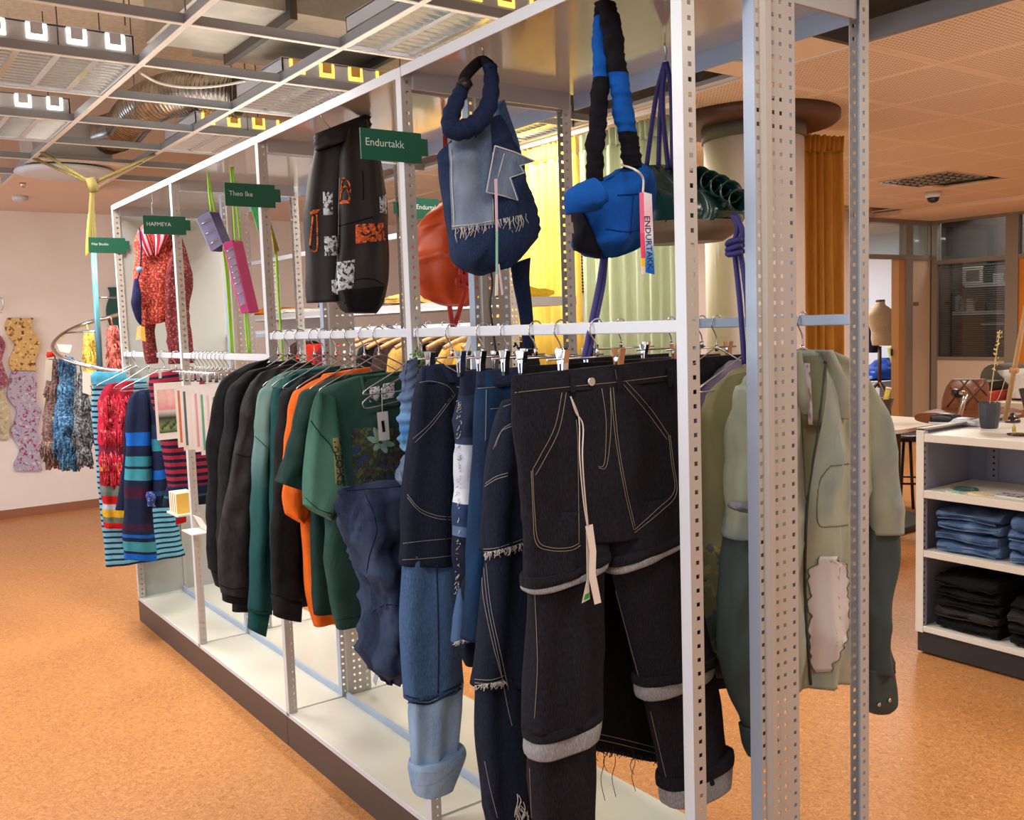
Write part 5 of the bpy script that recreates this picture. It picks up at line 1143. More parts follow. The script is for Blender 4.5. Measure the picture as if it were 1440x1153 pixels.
t7, o7, s7 = jumper(-1.37, 'tshirt', 'orange T-shirt hanging between the black sweatshirt and green T-shirts', ora, [(446, 532, 474, 524, .012), (425, 545, 458, 538, .03), (410, 558, 446, 554), (403, 610, 440, 612), (399, 670, 436, 674), (397, 706, 432, 716), (404, 722, 424, 736)], [(456, 526, 520, 516, .012), (432, 570, 520, 560), (422, 650, 520, 640), (423, 740, 520, 735), (432, 830, 520, 822), (442, 881, 520, 860)], cat='T-shirt', seed=7)
t8, o8, s8 = jumper(-1.28, 'tshirt', 'dark bottle green T-shirt behind the printed green one', gdk, [(462, 534, 494, 526, .012), (444, 545, 474, 540, .03), (426, 556, 462, 553), (414, 600, 452, 604), (402, 650, 446, 656), (390, 678, 432, 692)], [(470, 530, 540, 520, .012), (448, 570, 540, 560), (438, 650, 540, 640), (438, 740, 540, 735), (444, 864, 540, 850)], cat='T-shirt', seed=8)
# printed green T-shirt in front
X9 = -1.19
hanger(X9, 'wire hanger inside the printed green T-shirt', zn=ZU-.046, half=.18)
T9 = gthing('tshirt', 'washed green printed T-shirt with flower, lettering and white swing tag', 'T-shirt', X9, 0, .64)
b9 = part(T9, 'body', prow(X9, [(503, 529, 572, 521, .01), (470, 540, 600, 530, .03), (446, 556, 614, 548, .042), (440, 595, 616, 588, .046), (452, 650, 616, 642, .046), (458, 735, 614, 728, .046), (459, 785, 612, 778, .046), (465, 842, 610, 830, .046), (473, 884, 606, 852, .044)]), gmd, n=44, fold=(1.8, .007, 1, .9), nz=.005, seed=9)
s9 = part(T9, 'sleeve', prow(X9+.02, [(448, 552, 474, 560, .012), (440, 580, 474, 600, .046), (432, 640, 482, 660, .055), (429, 680, 485, 690, .055), (429, 710, 464, 731, .05)]), gsl, fold=(1.4, .008, 0, 1), nz=.006, seed=10)
bb9 = bvh_of([b9, s9])
m_neck_shade = fabric('neck_shade', (16, 44, 40), (12, 34, 32))  # darker green patch laid on the front paints the shade inside the neck
nk = [(508, 530), (511, 545), (519, 559), (531, 567), (548, 571), (562, 566), (572, 552), (576, 530)]
nm = MB(); vs = [hit(bb9, a, b, .002) for a, b in [(p.x, p.y) for p in smooth_path([(a, b, 0) for a, b in nk], 4)]]; tops = [hit(bb9, 510+64*i/(len(vs)-1), 531-6*i/(len(vs)-1), .002) for i in range(len(vs))]
ok_ = [(a, b) for a, b in zip(vs, tops) if a and b]
for a, b in ok_: nm.v += [a, b]
for i in range(len(ok_)-1): nm.face((2*i, 2*i+2, 2*i+3, 2*i+1), True)
nm.build('neck_shade_patch', m_neck_shade, T9, solid=.001)
seam(bb9, nk, .006, gmd, T9, 'collar', .002)
for a, b, c, d in ((519, 546, 533, 566), (538, 541, 554, 562)): patch(bb9, [(a, b), (c, b-3), (c, d-3), (a, d)], speckle('neck_label', (206, 206, 210), [(110, 116, 124)], 130, thr=.55), T9, 'neck_label', 4, 4, .004)
seam(bb9, [(438, 592), (452, 612), (466, 628), (476, 655), (485, 690)], .0016, gdk, T9, 'armhole_seam', .002)
seam(bb9, [(430, 700), (448, 716), (466, 722)], .0012, gdk, T9, 'sleeve_hem'); seam(bb9, [(472, 872), (500, 868), (540, 858)], .0012, gdk, T9, 'bottom_hem')
m_art = speckle('tee_artwork', (34, 56, 48), [(30, 36, 38), (64, 70, 40), (38, 58, 104), (84, 92, 44), (60, 52, 46)], 26, thr=.56)
patch(bb9, [(494, 602), (580, 600), (580, 690), (498, 694)], m_art, T9, 'printed_artwork', 12, 12, .0012, solid=.0006)
patch(bb9, [(468, 616), (478, 615), (482, 680), (472, 682)], mat('print_band', (120, 118, 70), .8), T9, 'printed_band', 3, 10, .0012, solid=.0005)
text_on(bb9, 'THEOIKE', [(479, 616), (484, 681), (474, 682), (469, 617)], mat('print_dark', (14, 32, 30), .8), T9, 'printed_lettering', .0026, True)
m_pet = fabric('flower_print', (150, 186, 168), (120, 160, 142)); fc = (535, 622)
for ang, ln in ((200, 19), (245, 22), (315, 14), (10, 19), (60, 16), (130, 14)):
    a = math.radians(ang); ux, uy = math.cos(a), math.sin(a); q = []
    for f, wd_ in ((.15, 1.5), (.5, 4.6), (.9, 3.0)): q.append((fc[0]+ux*ln*f-uy*wd_, fc[1]+uy*ln*f+ux*wd_, fc[0]+ux*ln*f+uy*wd_, fc[1]+uy*ln*f-ux*wd_))
    mb = MB()
    for a1, b1, a2, b2_ in q:
        h1, h2_ = hit(bb9, a1, b1, .0025), hit(bb9, a2, b2_, .0025)
        if h1 and h2_: mb.v += [h1, h2_]
    tip = hit(bb9, fc[0]+ux*ln*1.1, fc[1]+uy*ln*1.1, .0025)
    if len(mb.v) == 6 and tip: mb.v.append(tip); mb.face((0, 1, 3, 2)); mb.face((2, 3, 5, 4)); mb.face((4, 5, 6)); mb.build('flower_petal', m_pet, T9)
# spare hanger sticking out in front of the T-shirt and its tag
XH = -1.12
hx = thing('wire_hanger', 'empty wire hanger sticking out across the printed T-shirt collar', 'hanger', (XH, -.02, 1.33))
MB().tube(smooth_path([PX(592, 470, XH), PX(592, 510, XH), PX(575, 524, XH), PX(540, 545, XH), PX(513, 563, XH), PX(511, 571, XH), PX(517, 574, XH), PX(545, 568, XH), PX(590, 556, XH)], 5), .0026, 6).build('wire', m_wire, hx)
MB().tube(smooth_path([PX(592, 470, XH), (XH, .004, ZU+.03), (XH, .024, ZU+.03), (XH, .03, ZU+.005)], 4), .0022, 6).build('hook', m_wire, hx)
tg9 = thing('swing_tag', 'white swing tag with black bar on the printed green T-shirt', 'tag', PX(540, 600, XH+.01)); XG = XH+.012
pq(XG, [(530, 580), (545, 578), (548, 618), (533, 620)], .0012, mat('tag_grey', (206, 204, 206), .7), tg9, 'card'); pq(XG+.0013, [(536, 592), (540, 591), (542, 607), (538, 608)], .0005, m_black, tg9, 'black_print')
MB().tube([PX(537, 545, XG), PX(537.5, 581, XG)], .0011, 5).build('string', m_tee_w, tg9)
# ================================================================== KNITWEAR AND PRINTS ON THE LOWER RAIL
ZRL = ZL+.024
stripe_lb = bands('stripe_lightblue', [(0, (112, 180, 206)), (.62, (34, 48, 76))], repeat=34, knit=1, nz=.12)
cyan = fabric('cyan_knit', (84, 168, 200), (66, 150, 184), 40)
hanger(-3.9, 'wire hanger of the light blue striped knit dress', zr=ZRL, zn=ZRL-.07)
K1 = gthing('knit_dress', 'long light blue knit dress with fine navy stripes at the rail end', 'dress', -3.9, 0, .35)
part(K1, 'body', prow(-3.9, [(130, 534, 205, 532, .02), (130, 570, 215, 568, .03), (134, 640, 232, 636, .04), (141, 720, 246, 714, .04), (150, 797, 260, 780, .04)]), stripe_lb, n=44, fold=(3, .008, 0, .6), nz=.004)
part(K1, 'shoulder', prow(-3.89, [(132, 522, 178, 524, .015), (128, 530, 180, 532, .03), (130, 541, 180, 545, .03)]), cyan, nz=.006, k=4)
hanger(-3.79, 'wire hanger of the red fringed knit poncho', zr=ZRL, zn=ZRL-.07)
K2 = gthing('knit_poncho', 'crimson fringed knit with yellow, grey and red bands', 'knit', -3.79, 0, .45)
pon = part(K2, 'body', prow(-3.79, [(150, 540, 188, 535, .02), (141, 560, 186, 556, .04), (138, 610, 182, 608, .045), (140, 660, 180, 658, .045), (144, 700, 178, 700, .045), (149, 742, 178, 742, .04)]), bands('poncho', [(0, (150, 30, 50)), (.12, (196, 36, 66)), (.42, (120, 40, 62)), (.5, (178, 30, 44)), (.56, (212, 170, 50)), (.6, (140, 28, 34)), (.7, (104, 116, 108)), (.77, (190, 30, 38)), (.83, (170, 180, 196)), (.87, (214, 172, 44)), (.92, (100, 112, 100)), (.96, (190, 26, 34))], knit=1), fold=(2, .008, 0, 1), nz=.008, ns=18)
bp_ = bvh_of([pon]); fg = MB(); g_ = random.Random(21)
for k in range(210):
    h = hit(bp_, g_.uniform(140, 180), g_.choice((560, 575, 600, 640, 660))+g_.uniform(-6, 6), .002)
    if h: l = g_.uniform(.05, .11); fg.tube([h, h+Vector((.006, g_.uniform(-.006, .006), -l*.5)), h+Vector((.004, g_.uniform(-.01, .01), -l))], .0028, 4)
fg.build('fringe', speckle('fringe_red', (206, 30, 62), [(90, 24, 40), (232, 60, 70), (226, 120, 130)], 40), K2, kind='stuff')
hanger(-3.56, 'wire hanger of the navy banded cardigan', zr=ZRL, zn=ZRL-.07, half=.16)
K3 = gthing('cardigan', 'navy knitted cardigan with bright blue, teal and maroon bands', 'cardigan', -3.56, -.05, .45)
nv = (28, 38, 66); cb3 = [(0, nv), (.24, (24, 96, 190)), (.32, nv), (.38, (52, 134, 154)), (.44, nv), (.455, (60, 142, 160)), (.52, nv), (.56, (62, 28, 52)), (.63, nv), (.78, (56, 30, 56)), (.82, nv), (.84, (30, 90, 180)), (.86, nv), (.885, (62, 142, 160)), (.945, nv), (.96, (26, 96, 196))]
m_card = bands('cardigan_bands', cb3, knit=1, nz=.18); fn_ = fabric('navy_knit', (28, 36, 62), (20, 28, 50), 40)
part(K3, 'back', prow(-3.59, [(186, 552, 214, 546, .015), (177, 575, 216, 570, .03), (173, 640, 215, 640, .03), (168, 690, 212, 690, .03), (162, 717, 195, 716, .03)]), fn_, nz=.004)
part(K3, 'sleeve', prow(-3.53, [(190, 551, 206, 547, .02), (181, 566, 212, 562, .04), (178, 620, 215, 618, .045), (175, 700, 214, 700, .045), (174, 760, 218, 760, .045), (174, 786, 221, 788, .04)]), m_card, fold=(1.3, .008, 0, 1), nz=.005, seed=3)
part(K3, 'front', prow(-3.51, [(200, 550, 214, 544, .02), (208, 575, 226, 570, .04), (212, 620, 234, 616, .045), (215, 670, 239, 664, .045), (214, 700, 236, 695, .04), (222, 714, 230, 708, .02)]), bands('cardigan_front', [(0, nv), (.3, (40, 52, 84)), (.42, (52, 134, 154)), (.52, nv), (.68, (26, 96, 190)), (.76, nv), (.86, (44, 70, 110)), (.9, nv)], knit=1, nz=.18), fold=(1, .007, 1, 1), nz=.005, seed=4)
part(K3, 'crochet_flower', prow(-3.47, [(208, 692, 214, 691, .01), (206, 700, 219, 699, .02), (209, 712, 217, 711, .01)]), speckle('crochet', (40, 60, 140), [(120, 150, 200)], 120), nz=.006, ns=40)
hanger(-3.3, 'wire hanger of the maroon and navy striped sweater', zr=ZRL, zn=ZRL-.07)
K4 = gthing('striped_sweater', 'maroon and navy striped sweater hanging beside the paper prints', 'sweater', -3.3, .05, .7)
stripe_rn = bands('stripe_maroon', [(0, (150, 44, 62)), (.55, (30, 28, 56))], repeat=17, knit=1, nz=.12)
part(K4, 'body', prow(-3.3, [(212, 526, 262, 518, .02), (210, 548, 290, 540, .04), (222, 600, 298, 596, .045), (232, 650, 300, 646, .045), (238, 690, 300, 686, .045)]), stripe_rn, n=44, fold=(2, .008, 0, 1), nz=.004)
part(K4, 'rolled_hem', prow(-3.29, [(236, 684, 300, 678, .05), (230, 700, 300, 692, .055), (228, 712, 296, 706, .045)]), bands('hem_navy', [(0, (26, 32, 56)), (.45, (40, 88, 104)), (.55, (24, 30, 52))], knit=1), nz=.006, k=5)
part(K4, 'tag_panel', prow(-3.25, [(247, 706, 262, 704, .004), (247, 738, 262, 734, .004)]), bands('panel_rg', [(0, (190, 30, 44)), (.5, (60, 90, 80)), (.75, (190, 30, 44))], nz=.1), k=2)
bk_ = thing('booklet_ledge', 'small white ledge carrying yellow booklets beside the second post', 'ledge', (-3.14, 0, .70))
for k in range(4):
    o = thing('booklet', 'yellow booklet, %s of four on the small ledge' % ('farthest', 'second farthest', 'second nearest', 'nearest')[k], 'booklet', (-3.19+k*.03, .01, .708), 'yellow booklets')
    bx('cover', mat('booklet_yellow', (226, 186, 84), .7), o, -3.2+k*.03, -3.18+k*.03, -.03, .05, .708, .80); bx('pages', m_tagp, o, -3.198+k*.03, -3.182+k*.03, -.031, .048, .71, .8012)
bx('ledge', m_unit, bk_, -3.22, -3.06, -.04, .06, .70, .708)
# paper prints on clip hangers
pr_cols = [((224, 196, 196), (90, 96, 84)), ((236, 224, 218), (214, 120, 80)), ((232, 230, 232), (92, 104, 116)), ((238, 228, 226), (238, 228, 226)), ((236, 222, 224), (220, 170, 176)), ((230, 236, 232), (110, 176, 150)), ((238, 232, 228), (226, 206, 196)), ((234, 228, 230), (120, 170, 140)), ((238, 234, 232), (230, 170, 150)), ((236, 230, 226), (206, 196, 190))]
pn = ['pink and green landscape print, the farthest of the paper prints', 'print with a coral stripe hanging second after the landscape print', 'print with a grey stripe hanging third after the landscape print', 'plain pale paper print in the middle of the row', 'paper print with rose stripe in the middle of the row', 'paper print with mint drawing near the post', 'cream paper print right beside the post', 'paper print with green line drawing past the post', 'paper print with peach stripe near the black sweatshirt', 'last pale paper print before the black sweatshirt']
for k in range(10):
    X = -3.12 if k == 0 else -2.84+(k-1)*.05; y0, y1 = -.088+.008*k, .115; z1 = 1.302-.003*k; z0 = z1-.255-.006*(k % 3)
    h = hanger(X, 'chrome clip hanger holding the '+pn[k].split(',')[0], zr=ZRL, zn=ZRL-.062, clip=True, half=.10)
    clip_at(h, (X, y0+.03, ZRL-.088), s=1.0); clip_at(h, (X, y1-.03, ZRL-.088), s=1.0)
    t = thing('paper_print', pn[k], 'print', (X, 0, z0), 'paper prints on the lower rail')
    bx('sheet', mat('sheet_white', (240, 234, 232), .7), t, X-.0006, X+.0006, y0, y1, z0, z1)
    a, c = pr_cols[k]
    if k == 0:
        bx('picture', bands('landscape', [(0, (60, 90, 60)), (.12, (150, 160, 110)), (.35, (60, 60, 56)), (.5, (210, 206, 200)), (.55, (224, 150, 160)), (.8, (236, 196, 190))], axis='v', interp='LINEAR'), t, X+.0007, X+.0012, y0+.012, y1-.02, z0+.03, z1-.03)
        o = [c_ for c_ in t.children if c_.name.startswith('picture')][0]; ul = o.data.uv_layers.new(name='UVMap')
        for l in o.data.loops: ul.data[l.index].uv = (0, 1 if o.data.vertices[l.vertex_index].co.z > .1 else 0)
        for q in range(7):
            zc_ = z0+.055+.012*(q % 3); yc_ = y0+.025+q*.013; MB().lathe([(.001, zc_-.012), (.004, zc_-.006), (.008, zc_), (.006, zc_+.007), (.001, zc_+.01)], X+.001, yc_, 8).build('printed_tree', mat('print_green', (50, 80, 56), .8), t)
            t.children[-1].scale.x = .08
    else:
        bx('printed_stripe', mat('print_%d' % k, c, .7), t, X+.0007, X+.0011, y0+.010, y0+.020, z0+.02, z1-.02)
        if k in (5, 7):
            for q in range(6): bx('printed_mark', mat('print_%d' % k, c, .7), t, X+.0007, X+.0011, y0+.024, y0+.038, z0+.03+q*.035, z0+.045+q*.035)

# ================================================================== RED KNIT DRESS SET (upper bay one)
XD = -3.38
kn_r = speckle('red_melange', (166, 40, 36), [(206, 84, 60), (110, 24, 30), (226, 130, 96)], 75, thr=.57); kn_m = speckle('maroon_melange', (104, 24, 34), [(140, 40, 44), (76, 18, 28), (190, 110, 90)], 75, thr=.6)
DR = thing('knit_dress', 'red melange knitted dress with striped collar under its green board', 'dress', (XD, .03, 1.42))
MB().tube(smooth_path([(XD, .03, ZT+.012), (XD, .034, 2.14), (XD, .028, 2.11), (XD, .03, 2.07)], 4), .002, 5).build('hook', m_wire, DR)
part(DR, 'body', prow(XD, [(204, 312, 232, 311, .01), (194, 326, 246, 322, .03), (190, 345, 250, 340, .04), (188, 380, 249, 378, .045), (188, 420, 248, 416, .045), (192, 440, 247, 438, .045), (201, 458, 236, 452, .04)]), kn_r, fold=(2, .006, 0, 1), nz=.006, ns=14)
part(DR, 'front_panel', prow(XD+.05, [(247, 332, 254, 330, .015), (236, 372, 266, 370, .03), (232, 400, 271, 398, .035), (233, 440, 266, 438, .035), (236, 480, 270, 478, .035), (238, 512, 274, 510, .03)]), kn_m, fold=(1.4, .006, 0, 1), nz=.005, ns=14)
part(DR, 'leg', prow(XD-.02, [(200, 448, 222, 446, .03), (199, 470, 218, 470, .03), (202, 500, 222, 500, .03), (205, 512, 222, 511, .028)]), kn_m, nz=.005)
strp = bands('collar_stripe', [(0, (190, 34, 60)), (.6, (236, 190, 196))], repeat=7, axis='u', nz=.1)
for q in ([(194, 325, 204, 322, .02), (198, 345, 211, 340, .03), (207, 362, 216, 356, .02)], [(214, 318, 240, 316, .02), (216, 338, 236, 332, .03), (217, 362, 224, 352, .02)]): part(DR, 'collar', prow(XD+.04, q), strp, k=4)
mb_ = thing('mini_bag', 'small navy knitted drawstring bag with yellow paper tags', 'bag', (XD+.09, -.05, 1.55))
part(mb_, 'pouch', prow(XD+.09, [(189, 392, 194, 391, .01), (186, 415, 198, 414, .025), (185, 428, 198, 427, .025), (191, 448, 199, 447, .015), (197, 457, 199, 456, .006)]), fabric('navy_pouch', (40, 44, 84), (28, 32, 66)))
MB().tube(smooth_path([PX(196, 320, XD+.09), PX(199, 345, XD+.09), PX(197, 380, XD+.09), PX(193, 394, XD+.09)], 4), .004, 6).build('cord', fabric('navy_pouch', (0, 0, 0), (0, 0, 0)), mb_)
p = PX(196, 379, XD+.1); MB().lathe([(.003, p.z-.014), (.012, p.z-.008), (.014, p.z), (.010, p.z+.01), (.003, p.z+.013)], p.x, p.y, 10).build('flower_knot', mat('knot_blue', (110, 150, 200), .8), mb_)
pq(XD+.1, [(193, 459, ), (199, 458), (198, 477), (191, 478)], .001, mat('tag_cream', (244, 226, 150), .7), mb_, 'paper_tag'); pq(XD+.11, [(199, 459), (203, 459), (205, 480), (199, 479)], .001, mat('tag_yellow', (238, 196, 70), .7), mb_, 'paper_tag')

# ================================================================== BOX BAGS ON LIME CORDS
lime = mat('lime_cord', (150, 214, 56), .7)
def box_bag(name, label, X, q, ex, m_face, m_side, cords, slots):
    t = thing(name, label, 'bag', sum((PX(a, b, X) for a, b in q), Vector())/4)
    v = [PX(a, b, X) for a, b in q]; w = [p+Vector(ex) for p in v]; mb = MB(); mb.v = v+w
    mb.face((0, 1, 2, 3)); mb.face((7, 6, 5, 4)); mb.face((0, 4, 5, 1)); mb.face((1, 5, 6, 2)); mb.face((2, 6, 7, 3)); mb.face((3, 7, 4, 0)); mb.build('box', m_side, t, bevel=.003)
    f = MB(); c = sum(v, Vector())/4; f.v = [p+XV*.0025 for p in v]+[p-XV*.001 for p in v]; f.face((0, 1, 2, 3)); f.face((7, 6, 5, 4))
    for i in range(4): j = (i+1) % 4; f.face((i, 4+i, 4+j, j))
    fo = f.build('front_face', m_face, t)
    for s in slots:
        a = v[0]+(v[3]-v[0])*s; b = v[1]+(v[2]-v[1])*s; MB().tube([a+(b-a)*.12+XV*.006, a+(b-a)*.88+XV*.006], .003, 6).build('bar', m_chrome, t)
    for cpts in cords: MB().tube(smooth_path([PX(a, b, X-.01) for a, b in cpts], 5), .0042, 6).build('cord', lime, t)
    return t
box_bag('box_bag', 'small lilac box bag hanging on lime cords', -2.62, [(276, 308), (294, 297), (313, 343), (297, 354)], (-.025, .05, 0), mat('lilac', (150, 156, 232), .4, c2=(170, 190, 240), scale=8), mat('purple_side', (74, 62, 130), .45), [[(292, 243), (294, 270), (297, 298)], [(292, 243), (297, 270), (302, 298)], [(313, 345), (319, 400), (325, 497)], [(316, 345), (322, 410), (328, 497)]], (.2, .5, .8))
box_bag('box_bag', 'long hot pink ladder box bag hanging on lime cords', -2.42, [(313, 343), (326, 337), (350, 439), (339, 441)], (-.03, .055, 0), mat('hot_pink', (240, 96, 178), .4), mat('magenta_side', (200, 40, 128), .45), [[(324, 235), (328, 290), (331, 340)], [(327, 235), (333, 290), (338, 338)], [(347, 437), (350, 465), (352, 497)], [(344, 437), (346, 465), (349, 497)]], (.12, .22, .34, .42, .5, .58, .72, .88))
lad = [o for o in bpy.data.objects if o.name.startswith('box_bag')][-1]
pq(-2.4185, [(317, 352), (327, 347), (345, 428), (338, 431)], .002, mat('ladder_lilac', (196, 176, 226), .4), lad, 'ladder_panel')
tr_ = thing('lime_strap', 'lime cord with pale green cloth corner hanging beside the third post', 'strap', (-2.06, .05, 1.45))
pq(-2.06, [(350, 283), (362, 282), (364, 330)], .004, fabric('mint_cloth', (92, 206, 130), (70, 180, 110)), tr_, 'cloth_corner'); pq(-2.05, [(378, 305), (392, 352), (386, 358)], .004, fabric('olive_strip', (160, 150, 60), (130, 120, 40)), tr_, 'cloth_strip')
MB().tube(smooth_path([PX(364, 282, -2.06), PX(378, 320, -2.06), PX(388, 355, -2.05), PX(392, 420, -2.05), PX(398, 512, -2.05)], 5), .0045, 6).build('cord', lime, tr_); MB().tube(smooth_path([PX(388, 358, -2.05), PX(393, 440, -2.05), PX(399, 520, -2.05)], 5), .004, 6).build('cord', lime, tr_)
MB().tube([(-2.06, PX(364, 282, -2.06).y, ZT+.014), PX(364, 282, -2.06)], .002, 5).build('thread', lime, tr_)

# ================================================================== BLACK PATCHED CARGO TROUSERS
XC = -1.48
CT = thing('cargo_trousers', 'folded black cargo trousers with orange and white printed patches', 'trousers', (XC, .08, 1.58))
ny = mat('black_nylon', (19, 19, 20), .6, c2=(27, 26, 27), scale=5, bmp=.15, bscale=60)
c1 = part(CT, 'front_leg', prow(XC+.02, [(489, 178, 520, 166, .015), (480, 210, 524, 196, .03), (478, 250, 534, 236, .045), (476, 300, 542, 290, .05), (474, 350, 544, 340, .05), (470, 400, 544, 388, .05), (480, 430, 538, 425, .045), (488, 440, 526, 441, .03)]), ny, fold=(1.4, .008, 0, 1.2), nz=.006, seed=41)
c2_ = part(CT, 'rear_leg', prow(XC-.03, [(446, 196, 500, 178, .02), (441, 225, 495, 210, .035), (434, 265, 490, 250, .045), (430, 320, 488, 310, .05), (431, 380, 486, 372, .05), (435, 426, 484, 424, .045)]), ny, fold=(1.6, .008, 1, 1), nz=.006, seed=42)
c3 = part(CT, 'waistband', prow(XC-.01, [(443, 188, 516, 160, .02), (444, 200, 520, 172, .034), (446, 212, 522, 186, .036)]), ny, k=4, hz=(3, .004), nz=.008, ns=20)
bvx = bvh_of([c1, c2_, c3])
m_wp = speckle('patch_white', (206, 216, 222), [(60, 64, 70), (150, 160, 166), (30, 32, 36)], 55, thr=.57); m_op = speckle('patch_orange', (206, 88, 34), [(60, 30, 22), (30, 22, 22), (236, 130, 70)], 60, thr=.57)
for q, mm_, lb in (([(454, 270), (468, 269), (468, 302), (455, 303)], m_wp, 'white printed patch'), ([(456, 333), (475, 331), (475, 359), (457, 360)], m_wp, 'white printed patch'), ([(474, 369), (499, 365), (497, 405), (475, 409)], m_wp, 'white printed patch'), ([(466, 394), (475, 393), (476, 414), (467, 414)], m_wp, 'white printed patch'), ([(533, 277), (542, 273), (543, 301), (534, 299)], m_wp, 'white printed patch'), ([(478, 283), (492, 280), (492, 286), (478, 287)], m_op, None), ([(500, 316), (539, 313), (541, 338), (500, 343)], m_op, 'orange printed patch'), ([(437, 296), (451, 294), (446, 300), (437, 302)], m_op, None)):
    patch(bvx, q, mm_, CT, 'patch', 6, 8, .002, lb)
for pts in ([(440, 302), (438, 330), (437, 350), (446, 351), (446, 320), (445, 302)], [(479, 284), (482, 255), (486, 251), (492, 262), (491, 282)], [(480, 272), (486, 262), (491, 274)]): seam(bvx, pts, .0028, m_op, CT, 'orange_outline', .002)
seam(bvx, [(478, 250), (476, 310), (475, 360), (472, 400)], .0016, mat('grey_thread', (150, 150, 150), .7), CT, 'zip'); seam(bvx, [(510, 240), (511, 260), (511, 282)], .0022, jet, CT, 'pocket_edge')
for pts in ([(476, 318), (500, 312), (524, 305)], [(480, 405), (500, 394), (522, 392), (540, 400)], [(484, 426), (510, 430), (538, 420)]): seam(bvx, pts, .0018, jet, CT, 'seam')
patch(bvx, [(482, 408), (540, 402), (530, 438), (490, 437)], jet, CT, 'leg_opening', 8, 6, .002)
for y_, a in ((.0, 470), (.13, 510)): MB().tube(smooth_path([(XC, .01+y_*1.2, ZT+.014), (XC, .012+y_*1.2, 2.15), PX(a, 175 if a > 500 else 186, XC)], 4), .0022, 5).build('hook', m_wire, CT)

# ================================================================== DENIM BAG
XB = -.70
DB = thing('denim_bag', 'patched denim shoulder bag with star flap and frayed pocket', 'bag', (XB, .09, 1.63))
dbody = part(DB, 'body', prow(XB, [(638, 196, 698, 162, .02), (631, 215, 712, 180, .045), (631, 250, 722, 215, .06), (633, 290, 734, 255, .07), (636, 325, 746, 292, .075), (637, 362, 748, 328, .07), (652, 378, 738, 352, .055), (676, 386, 714, 372, .03)]), denim('bag_dark', (26, 40, 68), (44, 62, 96)), n=48, fold=(1.5, .008, 0, 1), nz=.018, ns=7, seed=51)
bdb = bvh_of([dbody])
patch(bdb, [(632, 198), (690, 172), (695, 317), (638, 323)], d_grey, DB, 'light_pocket', 12, 18, .004, 'pale washed denim pocket', .003)
bdb2 = bvh_of([o for o in DB.children if o.type == 'MESH'])
for pts in ([(637, 318), (665, 316), (694, 311)], [(635, 210), (637, 260), (640, 318)], [(692, 215), (693, 260), (694, 311)]): seam(bdb2, pts, .0011, m_thr, DB, 'stitching', .003)
threads(bdb2, DB, m_thr, 640, 321, 742, 300, 60, .03, 3, .0009)
dkb = denim('bag_roll', (24, 34, 60), (38, 50, 82))
rl_ = smooth_path([PX(689, 92, XB+.05), PX(691, 118, XB+.06), PX(687, 148, XB+.08), PX(672, 172, XB+.09), PX(652, 182, XB+.08), PX(636, 182, XB+.07), PX(634, 166, XB+.06), PX(642, 142, XB+.05), PX(650, 126, XB+.04)], 6)
MB().tube(rl_, .02, 14, rs=[.016+.007*math.sin(PI*i/(len(rl_)-1))+.0015*math.sin(i*1.7) for i in range(len(rl_))]).build('rolled_strap', dkb, DB)
MB().tube(smooth_path([PX(651, 126, XB+.04), PX(653, 110, XB+.03), PX(664, 96, XB+.02), PX(677, 86, XB+.01), PX(688, 92, XB+.05), PX(690, 102, XB+.055)], 6), .0135, 10).build('black_grip', jet, DB)
p = PX(653, 120, XB+.045); MB().tube([p+Vector((0, -.01, -.008)), p+Vector((0, .01, .008))], .016, 8).build('buckle', m_black, DB)
q = PX(678, 84, XB+.01); MB().tube(smooth_path([(q.x, q.y, ZT+.014), (q.x, q.y+.004, q.z+.02), (q.x, q.y, q.z+.004)], 3), .0025, 6).build('hook', m_wire, DB)
sf = part(DB, 'side_strap', prow(XB-.02, [(696, 150, 708, 140, .012), (708, 200, 724, 190, .015), (722, 260, 738, 250, .016)]), d_mid, nz=.003)
star = [(696, 205), (724, 214), (752, 227), (731, 233), (737, 243), (717, 250), (728, 282), (706, 275), (684, 270), (690, 238)]
pq(XB+.082, star, .006, d_grey, DB, 'star_flap'); MB().tube([PX(a, b, XB+.0895) for a, b in star+star[:1]], .0018, 5).build('star_edge', m_thr, DB); MB().tube([PX(709, 216, XB+.0895), PX(700, 250, XB+.0895)], .0014, 5).build('star_stitch', m_thr, DB)
st_ = part(DB, 'hanging_strap', prow(XB-.06, [(718, 372, 746, 362, .008), (722, 400, 744, 392, .008), (730, 440, 748, 434, .008), (737, 495, 752, 490, .008)]), dkb, k=5)
MB().tube(smooth_path([PX(690, 380, XB), PX(692, 400, XB), PX(689, 430, XB), PX(694, 470, XB), PX(698, 500, XB)], 5), .003, 6).build('cord', m_black, DB)
tgb = thing('ribbon_tag', 'pastel ribbon tag hanging from the denim bag star', 'tag', PX(699, 330, XB+.1))
for q, c_ in (([(695, 252), (699, 251), (700, 325), (697, 326)], (226, 196, 214)), ([(697, 326), (700, 325), (700, 385), (697, 386)], (150, 214, 190)), ([(697, 386), (700, 385), (700, 415), (696, 416)], (240, 236, 226)), ([(700, 372), (702, 371), (708, 414), (705, 415)], (226, 220, 206))): pq(XB+.1, q, .0012, mat('ribbon_%d' % c_[0], c_, .7), tgb, 'ribbon')

